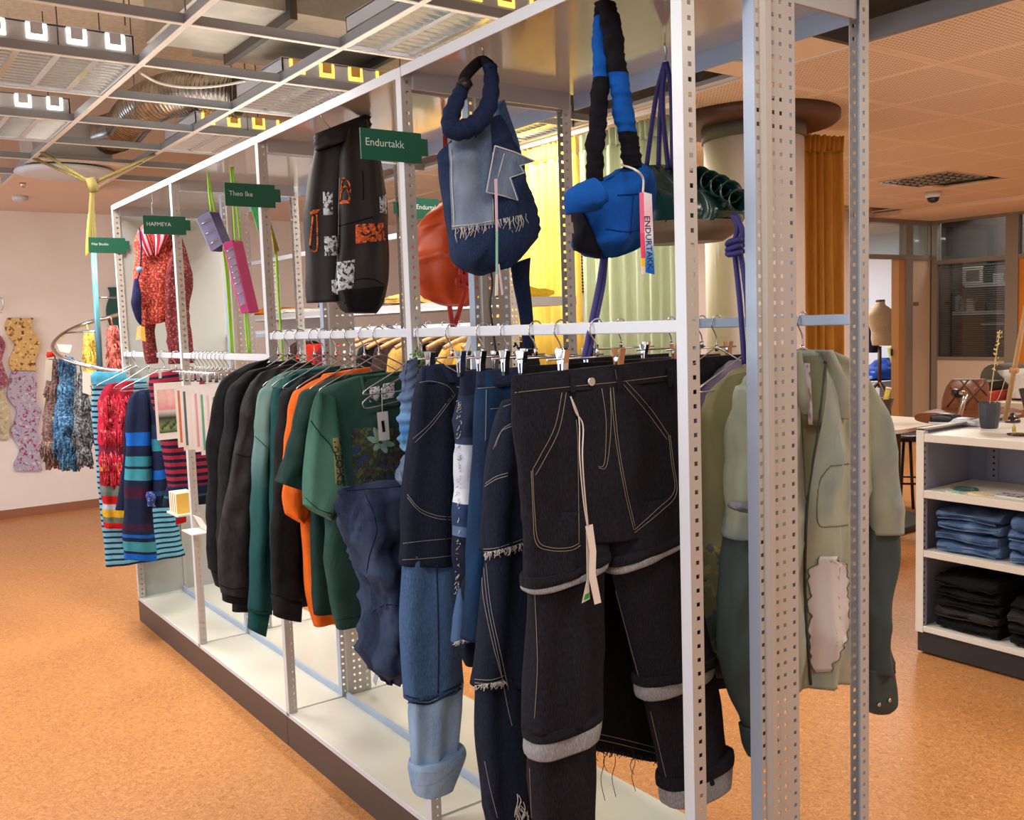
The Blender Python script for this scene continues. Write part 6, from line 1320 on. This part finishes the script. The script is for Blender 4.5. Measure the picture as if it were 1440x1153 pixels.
# ================================================================== ORANGE DRAWSTRING BAG
XO = -1.57
OB = thing('drawstring_bag', 'burnt orange drawstring bag with red rope behind the denim bag', 'bag', (XO, .5, 1.57))
m_ob = mat('orange_nylon', (206, 78, 26), .45, c2=(184, 62, 20), scale=5); m_rp = mat('red_rope', (172, 36, 30), .6)
part(OB, 'body', prow(XO, [(624, 286, 640, 276, .02), (608, 302, 652, 290, .06), (596, 326, 662, 318, .10), (590, 352, 668, 346, .12), (590, 378, 670, 374, .12), (598, 404, 670, 402, .10), (614, 424, 666, 424, .07), (632, 431, 654, 431, .03)]), m_ob, n=48, e=2.1, fold=(3.0, .010, 0, 2), nz=.026, ns=6)
MB().tube([PX(626, 190, XO), PX(626, 240, XO), PX(626, 288, XO)], .008, 8).build('strap', m_rp, OB); MB().tube([(PX(626, 190, XO).x, PX(626, 190, XO).y, ZT+.014), PX(626, 190, XO)], .003, 6).build('hook', m_wire, OB)
for pts in ([(648, 372), (648, 390), (655, 408)], [(655, 372), (655, 392), (646, 402), (643, 394), (650, 388), (660, 400)], [(655, 405), (648, 430), (638, 462)], [(632, 430), (635, 450), (638, 466)]): MB().tube(smooth_path([PX(a, b, XO+.12) for a, b in pts], 6), .0085, 8).build('rope', m_rp, OB)

# ================================================================== BLUE HOBO BAG
XU = -.257
UB = thing('hobo_bag', 'cobalt blue and black fleece hobo bag with ruched straps', 'bag', (XU, .07, 1.65))
cob = fabric('cobalt_fleece', (16, 80, 160), (12, 66, 140), 12)
ub = part(UB, 'body', prow(XU, [(868, 240, 898, 230, .02), (842, 254, 905, 242, .045), (814, 270, 907, 258, .065), (811, 296, 907, 284, .07), (811, 322, 904, 312, .07), (804, 345, 902, 338, .07), (824, 357, 890, 352, .05), (842, 363, 866, 362, .02)]), cob, n=44, e=2.4, fold=(1.3, .016, .9, 2.2), nz=.013, ns=7, seed=61)
part(UB, 'folded_lobe', prow(XU+.06, [(808, 263, 830, 252, .015), (802, 272, 840, 264, .03), (803, 288, 842, 284, .03), (806, 300, 828, 298, .015)]), cob, nz=.016, ns=10)
bub = bvh_of([ub]); patch(bub, [(804, 300), (820, 296), (850, 363), (803, 348)], fabric('navy_black', (20, 22, 34), (14, 16, 26)), UB, 'black_panel', 10, 12, .003, 'black fleece panel', .003)
for pts in ([(868, 275), (890, 273), (908, 270)], [(852, 322), (880, 326), (902, 322)], [(820, 296), (834, 330), (849, 362)], [(890, 275), (886, 330)]): seam(bub, pts, .0014, fabric('cobalt_dark', (6, 48, 118), (4, 40, 100)), UB, 'seam', .001)
def ruched(t, nm, pts, rr, m, X):
    P = smooth_path(pts, 9); secs = []
    for i, p in enumerate(P):
        f = 1+.05*math.sin(i*2.7)+.05*math.sin(i*1.13); secs.append((p, Vector((0, rr*f, 0)), XV*(rr*.8*f)))
    return loft(secs, 16, 2, 2.2, nz=.003, ns=40).build(nm, m, t)
bl_, bk2_ = (14, 76, 156), (16, 16, 22)
ruched(UB, 'strap', [PX(852, 4, XU), PX(846, 40, XU), PX(846, 90, XU), PX(842, 150, XU), PX(837, 210, XU), PX(836, 255, XU)], .019, bands('strap_l', [(0, bk2_), (.08, bl_), (.42, bk2_)], nz=.2), XU)
ruched(UB, 'strap', [PX(852, 4, XU+.03), PX(860, 40, XU+.03), PX(868, 95, XU+.03), PX(876, 150, XU+.03), PX(884, 200, XU+.03), PX(890, 236, XU+.03)], .0215, bands('strap_r', [(0, bk2_), (.42, bl_), (.78, bk2_)], nz=.2), XU)
MB().tube([(XU, .075, ZT+.014), (XU, .075, ZT-.01)], .003, 6).build('hook', m_wire, UB)
ind = mat('indigo_cord', (44, 40, 112), .6)
for dx in (0, 6): MB().tube(smooth_path([PX(848+dx*.6, 362, XU), PX(842+dx, 400, XU), PX(834+dx, 440, XU), PX(826+dx, 480, XU), PX(820+dx, 505, XU)], 5), .0055, 8).build('cord', ind, UB)
rt_ = thing('ribbon_tag', 'rainbow ribbon tag lettered ENDURTAKK on the blue bag', 'tag', PX(908, 330, XU+.12))
XR = XU+.135
pq(XR, [(899, 271), (906, 270), (909, 384), (902, 386)], .0012, bands('tag_rainbow_a', [(0, (236, 110, 150)), (.5, (240, 80, 110)), (.8, (250, 200, 60)), (.9, (240, 220, 210))], nz=.1), rt_, 'ribbon'); r1 = rt_.children[-1]
pq(XR+.002, [(905, 270), (916, 273), (920, 386), (908, 383)], .0012, bands('tag_rainbow_b', [(0, (226, 226, 236)), (.3, (240, 190, 206)), (.5, (236, 236, 240)), (.75, (90, 160, 226)), (.95, (30, 100, 200))], nz=.1, interp='LINEAR'), rt_, 'ribbon')
for o in rt_.children:
    ul = o.data.uv_layers.new(name='UVMap'); zs_ = [v.co.z for v in o.data.vertices]
    for l in o.data.loops: ul.data[l.index].uv = (0, (max(zs_)-o.data.vertices[l.vertex_index].co.z)/(max(zs_)-min(zs_)))
tu, tf_, _ = text_mesh('ENDURTAKK', 2, True); tmb = MB(); Q = [PX(a, b, XR+.0036) for a, b in ((914, 304), (919, 378), (911, 379), (906, 304))]
for u, v in tu: v = 1-v; tmb.v.append((Q[0]*(1-u)+Q[1]*u)*(1-v)+(Q[3]*(1-u)+Q[2]*u)*v)
for f in tf_: tmb.face(f)
tmb.build('lettering', mat('navy_print', (16, 30, 84), .6), rt_)
MB().tube(smooth_path([hit(bub, 874, 232, .004) or PX(874, 232, XU), PX(892, 238, XR), PX(904, 250, XR), PX(904, 272, XR)], 5), .0022, 6).build('string', m_string, rt_)

# ================================================================== GREEN PLEATED BAG
YG = .47
GB = thing('pleated_bag', 'glossy dark green pleated bag with beige base and indigo cords', 'bag', (-.45, YG, 1.69))
m_gv = mat('green_vinyl', (14, 58, 52), .22, coat=.5)
gb = part(GB, 'upper', yrow(YG, [(916, 234, 948, 232, .03), (911, 252, 985, 252, .06), (911, 276, 1020, 274, .075), (912, 300, 1034, 294, .08), (915, 318, 1030, 310, .08)]), m_gv, n=44, fold=(4.5, .010, 0, 1.5), nz=.006)
part(GB, 'beige_base', yrow(YG, [(914, 314, 1032, 308, .082), (915, 330, 1026, 322, .08), (917, 346, 1008, 338, .06)]), mat('beige_vinyl', (122, 106, 84), .35), k=5)
for i, (a, b) in enumerate(((982, 252), (996, 258), (1010, 264), (1024, 272), (1036, 284))):
    p = PY(a, b, YG-.05); d = (PY(a+13, b-8, YG-.07)-p).normalized(); P = [p-d*.05, p-d*.02, p, p+d*.018]; s = MB(); s.tube(P, .02, 14, rs=[.006, .014, .021, .026], cap=False); s.build('pleat_flare', m_gv, GB, solid=.002)
for pts in ([(935, 88), (922, 140), (909, 236)], [(935, 88), (929, 150), (926, 236)], [(936, 88), (932, 150), (940, 238)], [(937, 88), (944, 130), (946, 236)]): MB().tube(smooth_path([PY(a, b, YG-.03) for a, b in pts], 6), .0062, 8).build('cord', ind, GB)
p = PY(935, 88, YG-.03); MB().tube(smooth_path([(p.x, p.y, ZT+.014), (p.x, p.y+.004, p.z+.02), p], 3), .0025, 6).build('hook', m_wire, GB)
for pts in ([(1030, 302), (1037, 320), (1033, 345), (1036, 380), (1041, 430), (1047, 512)], [(1034, 302), (1044, 325), (1041, 350), (1046, 385), (1051, 430), (1054, 512)]): MB().tube(smooth_path([PY(a, b, YG-.07) for a, b in pts], 6), .0062, 8).build('cord', ind, GB)
kc = PY(1037, 348, YG-.08); kb = MB()
for k in range(3): kb.tube([kc+Vector((.018*math.cos(2*PI*i/14), -.008+.012*math.sin(2*PI*i/14), (k-1)*.011+.004*math.sin(2*PI*i/14+k))) for i in range(15)], .007, 8)
kb.build('knot', ind, GB)
for k in range(3): seam(bvh_of([gb]), [(985+k*13, 262+k*7), (993+k*13, 268+k*7)], .005, ind, GB, 'laced_cord', .004)
# ================================================================== SHIRTS ON THE REAR RAIL
YR = D2-.015
def rhanger(X, label, **k): return hanger(X, label, y=YR, **k)
XK = -.157
rhanger(XK, 'wire hanger inside the khaki shirt nearest the camera', zn=ZU-.05, half=.19)
SH = thing('shirt', 'pale sage shirt with dark green sleeves and cream bleached patch', 'shirt', (XK, YR, .5))
def blotch(name, cs, scale=4):
    if name in MATS: return MATS[name]
    m, nt, b = nmat(name); b.inputs['Roughness'].default_value = .75; nz = N(nt, 'ShaderNodeTexNoise'); nz.inputs['Scale'].default_value = scale; nz.inputs['Detail'].default_value = 3
    nt.links.new(coords(nt, (1, 1, .5)), nz.inputs['Vector']); r = ramp(nt, [(.3+.4*i/(len(cs)-1), lin(c)) for i, c in enumerate(cs)]); nt.links.new(nz.outputs['Fac'], r.inputs[0]); nt.links.new(r.outputs[0], b.inputs['Base Color'])
    n2 = N(nt, 'ShaderNodeTexNoise'); n2.inputs['Scale'].default_value = 400; nt.links.new(coords(nt), n2.inputs['Vector']); bump(nt, b, n2.outputs['Fac'], .2, .001); MATS[name] = m; return m
sage = blotch('sage_shirt', [(132, 138, 116), (162, 168, 146), (136, 148, 144), (172, 172, 146)], 7); dgr = blotch('dark_green_sleeve', [(34, 46, 44), (50, 64, 62), (70, 84, 84)], 6)
sb = part(SH, 'body', prow(XK, [(1085, 498, 1162, 494, .02), (1060, 522, 1196, 520, .035), (1044, 548, 1214, 548, .045), (1046, 620, 1216, 618, .05), (1050, 700, 1214, 698, .05), (1056, 800, 1208, 796, .05), (1070, 900, 1202, 890, .05), (1080, 968, 1197, 954, .046)]), sage, n=56, fold=(2.6, .014, .5, .8), nz=.010, seed=71)
s1 = part(SH, 'sleeve', prow(XK+.01, [(1044, 544, 1072, 536, .03), (1034, 590, 1074, 588, .05), (1029, 650, 1072, 650, .055), (1027, 710, 1071, 708, .055), (1026, 758, 1072, 746, .055)]), sage, fold=(1, .008, 0, 1), hz=(3, .004), nz=.006, seed=72)
s1b = part(SH, 'lower_sleeve', prow(XK, [(1028, 748, 1070, 738, .045), (1024, 800, 1072, 796, .05), (1020, 860, 1073, 858, .05), (1019, 910, 1075, 905, .05), (1030, 972, 1079, 966, .045), (1046, 1022, 1084, 1016, .04)]), dgr, fold=(1.4, .01, 0, 2), nz=.007, seed=73)
part(SH, 'cuff', prow(XK, [(1047, 1022, 1084, 1016, .036), (1052, 1050, 1087, 1046, .036), (1058, 1066, 1088, 1063, .03)]), dgr, k=4)
s2 = part(SH, 'sleeve', prow(XK+.01, [(1190, 528, 1210, 538, .03), (1204, 590, 1230, 592, .05), (1210, 650, 1243, 648, .055), (1216, 710, 1251, 706, .055), (1222, 752, 1253, 744, .05)]), sage, fold=(1, .008, 0, 1), nz=.006, seed=74)
s2b = part(SH, 'lower_sleeve', prow(XK, [(1216, 735, 1253, 730, .042), (1214, 790, 1254, 786, .05), (1214, 850, 1241, 850, .045), (1214, 900, 1240, 898, .045), (1217, 945, 1247, 942, .045)]), dgr, fold=(1.3, .01, 1, 2), nz=.007, seed=75)
cf = part(SH, 'cuff', prow(XK, [(1217, 940, 1248, 938, .036), (1217, 970, 1253, 966, .036), (1219, 993, 1254, 988, .034), (1226, 1003, 1248, 1000, .02)]), dgr, k=5)
bsh_ = bvh_of([sb, s1, s2, s1b, s2b, cf])
# open front: shadowed inside, plackets, collar
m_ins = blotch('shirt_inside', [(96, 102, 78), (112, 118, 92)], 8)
def strip(bv, left, right, m, t, nm, off=.003, n=20, solid=.001):
    L = smooth_path([(a, b, 0) for a, b in left], 6); R = smooth_path([(a, b, 0) for a, b in right], 6); mb = MB(); ok = []
    for i in range(n+1):
        l = L[int(i/n*(len(L)-1))]; r = R[int(i/n*(len(R)-1))]; row = [hit(bv, l.x+(r.x-l.x)*u/4, l.y+(r.y-l.y)*u/4, off) for u in range(5)]
        if all(row): ok.append(row)
    for row in ok: mb.v += row
    for i in range(len(ok)-1):
        for u in range(4): a = i*5+u; mb.face((a, a+5, a+6, a+1), True)
    if mb.f: return mb.build(nm, m, t, solid=solid)
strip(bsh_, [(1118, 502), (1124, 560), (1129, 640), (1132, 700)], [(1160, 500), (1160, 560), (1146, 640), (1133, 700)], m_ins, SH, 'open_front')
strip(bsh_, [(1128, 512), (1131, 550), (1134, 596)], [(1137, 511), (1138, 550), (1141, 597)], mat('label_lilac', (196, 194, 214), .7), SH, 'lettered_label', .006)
part(SH, 'collar', prow(XK+.045, [(1152, 492, 1164, 492, .02), (1164, 520, 1178, 524, .025), (1172, 560, 1196, 566, .025), (1180, 588, 1194, 590, .012)]), sage, k=6, nz=.003)
part(SH, 'collar', prow(XK+.035, [(1110, 494, 1122, 493, .02), (1114, 520, 1126, 522, .02), (1116, 560, 1133, 566, .02), (1124, 582, 1134, 582, .012)]), sage, k=6, nz=.003)
part(SH, 'back_collar', prow(XK-.01, [(1116, 491, 1158, 492, .01), (1112, 498, 1164, 500, .03), (1112, 506, 1165, 508, .03)]), sage, k=4)
seam(bsh_, [(1160, 502), (1150, 600), (1135, 700), (1131, 800), (1134, 900), (1142, 980)], .0035, dgr, SH, 'placket_edge', .002)
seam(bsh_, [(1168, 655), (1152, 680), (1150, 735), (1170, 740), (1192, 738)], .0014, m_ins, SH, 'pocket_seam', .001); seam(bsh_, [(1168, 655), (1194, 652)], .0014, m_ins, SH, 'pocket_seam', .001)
# bleached patch with a ragged edge
g_ = random.Random(5); left, right = [], []
for i in range(30):
    y = 782+i*5.6; left.append((1136+2*math.sin(i*.9)+(12 if i < 3 else 0)+(8*((i-24)/5) if i > 24 else 0)+(4 if i % 5 == 0 else 0), y)); right.append((1196-(14 if i < 2 else 0)-(26*((i-20)/9) if i > 20 else 0)-g_.uniform(0, 7), y))
def ragged(bv, L, R, m, t, nm, off):
    mb = MB(); rows = []
    for l, r in zip(L, R):
        row = [hit(bv, l[0]+(r[0]-l[0])*u/14, l[1]+(r[1]-l[1])*u/14, off) for u in range(15)]
        if all(row): rows.append(row)
    for row in rows: mb.v += row
    for i in range(len(rows)-1):
        for u in range(14): a = i*15+u; mb.face((a, a+15, a+16, a+1), True)
    if mb.f: mb.build(nm, m, t, solid=.0004)
cream = blotch('bleached_cream', [(196, 190, 192), (212, 206, 206)], 6)
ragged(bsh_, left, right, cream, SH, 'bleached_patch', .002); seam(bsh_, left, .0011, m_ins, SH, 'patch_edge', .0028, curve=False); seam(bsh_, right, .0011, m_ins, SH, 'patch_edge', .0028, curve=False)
for q in ((1235, 990), (1249, 984)):
    p = hit(bsh_, *q, .002)
    if p: MB().tube([p-XV*.002, p+XV*.004], .005, 12).build('snap_button', m_chrome, SH)
part(SH, 'knotted_tie', prow(XK+.07, [(1030, 706, 1048, 704, .015), (1029, 714, 1064, 712, .02), (1040, 720, 1066, 724, .012)]), blotch('tie_blue', [(110, 116, 128), (130, 136, 140)], 8), nz=.008, ns=30)
# olive shirt behind it
XV2 = -.30
rhanger(XV2, 'wire hanger of the olive printed shirt', zn=ZU-.05)
OS = thing('shirt', 'olive green shirt with painted flower motif behind the sage shirt', 'shirt', (XV2, YR, .6))
oli = blotch('olive_shirt', [(104, 100, 66), (128, 122, 84), (142, 134, 98)], 6)
ob_ = part(OS, 'body', prow(XV2-.02, [(1050, 510, 1120, 502, .02), (1030, 540, 1170, 532, .035), (1024, 620, 1176, 610, .04), (1024, 750, 1176, 740, .04), (1026, 880, 1174, 865, .04), (1028, 935, 1172, 920, .04)]), oli, fold=(2, .008, 0, 1), nz=.006, seed=81)
os_ = part(OS, 'sleeve', prow(XV2, [(1022, 530, 1060, 512, .02), (998, 556, 1050, 548, .04), (987, 600, 1040, 596, .05), (984, 680, 1034, 678, .055), (984, 780, 1030, 778, .055), (985, 870, 1024, 868, .05), (986, 922, 1018, 914, .045)]), oli, fold=(1.2, .01, 1, 1.5), nz=.007, seed=82)
bo_ = bvh_of([os_]); patch(bo_, [(985, 760), (1014, 770), (1018, 910), (986, 915)], speckle('painted_flower', (112, 108, 74), [(64, 82, 66), (150, 128, 60), (136, 128, 92), (74, 86, 84)], 16, thr=.58), OS, 'painted_motif', 8, 14, .002, solid=.0006)
part(OS, 'shirt_tail', prow(XV2-.05, [(1000, 900, 1040, 890, .02), (996, 940, 1030, 935, .03), (1002, 952, 1028, 948, .02)]), brn, k=4)
XL2 = -.42
rhanger(XL2, 'wire hanger of the lavender shirt', zn=ZU-.05)
LS = thing('shirt', 'lavender grey shirt mostly hidden behind the olive shirt', 'shirt', (XL2, YR, .8))
lav = blotch('lavender_shirt', [(112, 100, 128), (140, 130, 160), (160, 156, 176)], 5)
part(LS, 'body', prow(XL2, [(1030, 508, 1090, 498, .02), (1004, 532, 1110, 522, .035), (984, 560, 1116, 550, .04), (976, 640, 1118, 630, .04), (976, 760, 1116, 750, .04)]), lav, fold=(2, .008, 1, 1), nz=.006)
# clip hangers with dark trousers further along the rear rail
for k, (X, lb, wood) in enumerate(((-.47, 'black trousers with wooden peg hanger on the rear rail', True), (-.58, 'dark brown trousers on the rear rail behind the post', False), (-.78, 'black patterned trousers on the rear rail behind the jeans', False))):
    h = rhanger(X, 'clip hanger of the '+lb.split(' with')[0].split(' on')[0]+' at the rear', clip=True, half=.13, zn=ZU-.04); clip_at(h, (X, YR-.1, ZU-.06), wood); clip_at(h, (X, YR+.1, ZU-.06), wood)
    t = thing('trousers', lb, 'trousers', (X, YR, .6)); secs = [(Vector((X, YR, ZU-.075)), Vector((0, .19, 0)), XV*.012), (Vector((X, YR, 1.3)), Vector((0, .19, 0)), XV*.03), (Vector((X, YR, 1.05)), Vector((0, .2, 0)), XV*.035)]
    m = (jet, brn, jet2)[k]; part(t, 'hips', secs, m, nz=.004)
    for s in (-1, 1): part(t, 'leg', [(Vector((X, YR+s*.10, 1.08)), Vector((0, .10, 0)), XV*.034), (Vector((X, YR+s*.105, .8)), Vector((0, .095, 0)), XV*.034), (Vector((X, YR+s*.11, .52+.05*k)), Vector((0, .09, 0)), XV*.03)], m, fold=(1, .006, s, 1), nz=.004)

# ================================================================== SPIRAL RAIL WITH YARN HANKS
SPX = -4.55
sr = thing('spiral_rail', 'chrome spiral clothes rail on a teal pole left of the rack', 'rail', PX(141, 524, SPX))
MB().tube(smooth_path([PX(a, b, x) for a, b, x in ((174, 440, -4.85), (150, 447, -5.0), (120, 455, -5.02), (95, 466, -4.92), (79, 478, -4.78), (74, 489, -4.62), (82, 500, -4.47), (100, 508, -4.36), (130, 516, -4.27), (160, 521, -4.22), (178, 522, -4.18))], 6), .012, 8).build('spiral', m_chrome, sr)
MB().tube([PX(141, 525, SPX), PX(131, 345, SPX)], .016, 10).build('pole', mat('teal_pole', (110, 176, 196), .3, .3), sr)
MB().tube([PX(92, 468, -4.9), PX(134, 466, SPX)], .006, 6).build('spoke', m_chrome, sr); MB().tube([PX(135, 419, SPX), PX(172, 418, -4.7)], .006, 6).build('spoke', m_chrome, sr)
MB().tube([PX(141, 520, SPX), PX(142, 528, SPX)], .02, 8).build('foot_joint', m_black, sr)
rope = mat('olive_rope', (118, 104, 50), .8); kn = PX(130, 258, SPX)
cd = thing('rope_sling', 'olive yellow rope tied to the ceiling grid holding the spiral rail', 'cord', kn)
for a, b, x, y in ((35, 222, -5.19, -.14), (50, 220, -4.95, -.14), (215, 215, -4.75, .46), (190, 228, -5.05, .46)): MB().tube([(x, y, ZC+.004), kn], .009, 7).build('stay', rope, cd)
for dx in (-5, 0, 4): MB().tube(smooth_path([kn, PX(129+dx*.4, 300, SPX), PX(131+dx, 345, SPX), PX(131+dx*.7, 352, SPX)], 5), .011, 7).build('strand', rope, cd)
MB().tube([PX(127, 250, SPX), PX(133, 270, SPX)], .026, 10).build('knot', rope, cd); MB().tube(smooth_path([PX(128, 285, SPX), PX(124, 320, SPX), PX(122, 360, SPX)], 4), .008, 7).build('loose_end', mat('yellow_rope', (206, 184, 70), .8), cd)
def hank(label, X, rows, cols, n, seed, r=.006, hang=None):
    """hank of yarn: core plus many strands"""
    t = thing('yarn_hank', label, 'yarn', PX((rows[-1][0]+rows[-1][2])/2, rows[-1][1], X), 'yarn hanks on the spiral rail')
    m = speckle('yarn_%d' % seed, cols[0], cols[1:], 60, thr=.52); secs = prow(X, rows, .05)
    loft(secs, 20, 4, nz=.01, ns=20, seed=seed).build('core', m, t); g = random.Random(seed); mb = MB()
    for k in range(n):
        i = g.randrange(len(secs)); c, hu, hv = secs[i]; a = g.uniform(0, 2*PI); p = c+hu*math.cos(a)+hv*math.sin(a); l = g.uniform(.05, .12)
        mb.tube([p, p+Vector((g.uniform(-.012, .016), g.uniform(-.014, .014), -l*.5)), p+Vector((g.uniform(-.02, .02), g.uniform(-.02, .02), -l))], r, 4)
    mb.build('strands', m, t, kind='stuff')
    if hang: MB().tube([PX(*hang, X), secs[0][0]], .004, 5).build('loop', m, t)
    return t
hank('brown and maroon shaggy yarn hank at the left end of the spiral', -4.62, [(70, 505, 84, 505), (66, 540, 84, 540), (62, 585, 82, 585), (60, 620, 84, 620), (66, 632, 82, 632)], [(92, 78, 70), (60, 48, 44), (126, 50, 62), (130, 116, 104)], 220, 101, hang=(78, 490))
hank('blue shaggy yarn hank hanging from the spiral rail', -4.5, [(84, 502, 102, 502), (84, 540, 106, 540), (77, 585, 108, 585), (76, 615, 110, 615), (84, 633, 106, 635)], [(58, 118, 160), (40, 84, 128), (96, 152, 190), (36, 60, 96)], 300, 102, hang=(92, 500))
hank('grey black shaggy yarn hank next to the striped dress', -4.35, [(108, 524, 120, 524), (106, 560, 124, 560), (105, 600, 128, 600), (110, 628, 126, 630)], [(70, 72, 76), (36, 36, 40), (130, 134, 138)], 200, 103, hang=(112, 508))
hank('yellow yarn hank hanging inside the spiral rail', -5.0, [(119, 468, 130, 468), (118, 490, 132, 490), (120, 520, 132, 520), (121, 530, 131, 530)], [(226, 190, 70), (190, 150, 40), (240, 214, 120)], 140, 104, .005, (122, 456))
hank('coral red yarn hank beside the first rack post', -4.5, [(153, 458, 163, 458), (152, 480, 167, 480), (153, 505, 168, 505), (154, 522, 167, 522)], [(196, 84, 74), (150, 50, 50), (222, 130, 116)], 140, 105, .005, (156, 446))
for k, (q, X, lb) in enumerate(([[(80, 484), (101, 485), (98, 497), (84, 494)], -4.43, 'small white label card on the spiral above the blue hank'], [[(116, 522), (127, 524), (128, 556), (116, 552)], -4.28, 'white label card hanging by the grey hank'], [[(64, 506), (74, 506), (72, 536), (62, 534)], -4.55, 'beige label card hanging by the brown hank'])):
    t = thing('label_card', lb, 'card', PX(*q[0], X)); pq(X, q, .002, (m_tagp, m_tagp, mat('card_beige', (190, 176, 160), .8))[k], t, 'card')
rb_ = thing('red_clip', 'red cloth clip on the spiral above the brown hank', 'clip', PX(72, 500, -4.58)); loft(prow(-4.58, [(66, 495, 80, 493, .01), (65, 499, 81, 497, .015), (66, 503, 79, 501, .01)]), 14, 3).build('cloth', red, rb_)
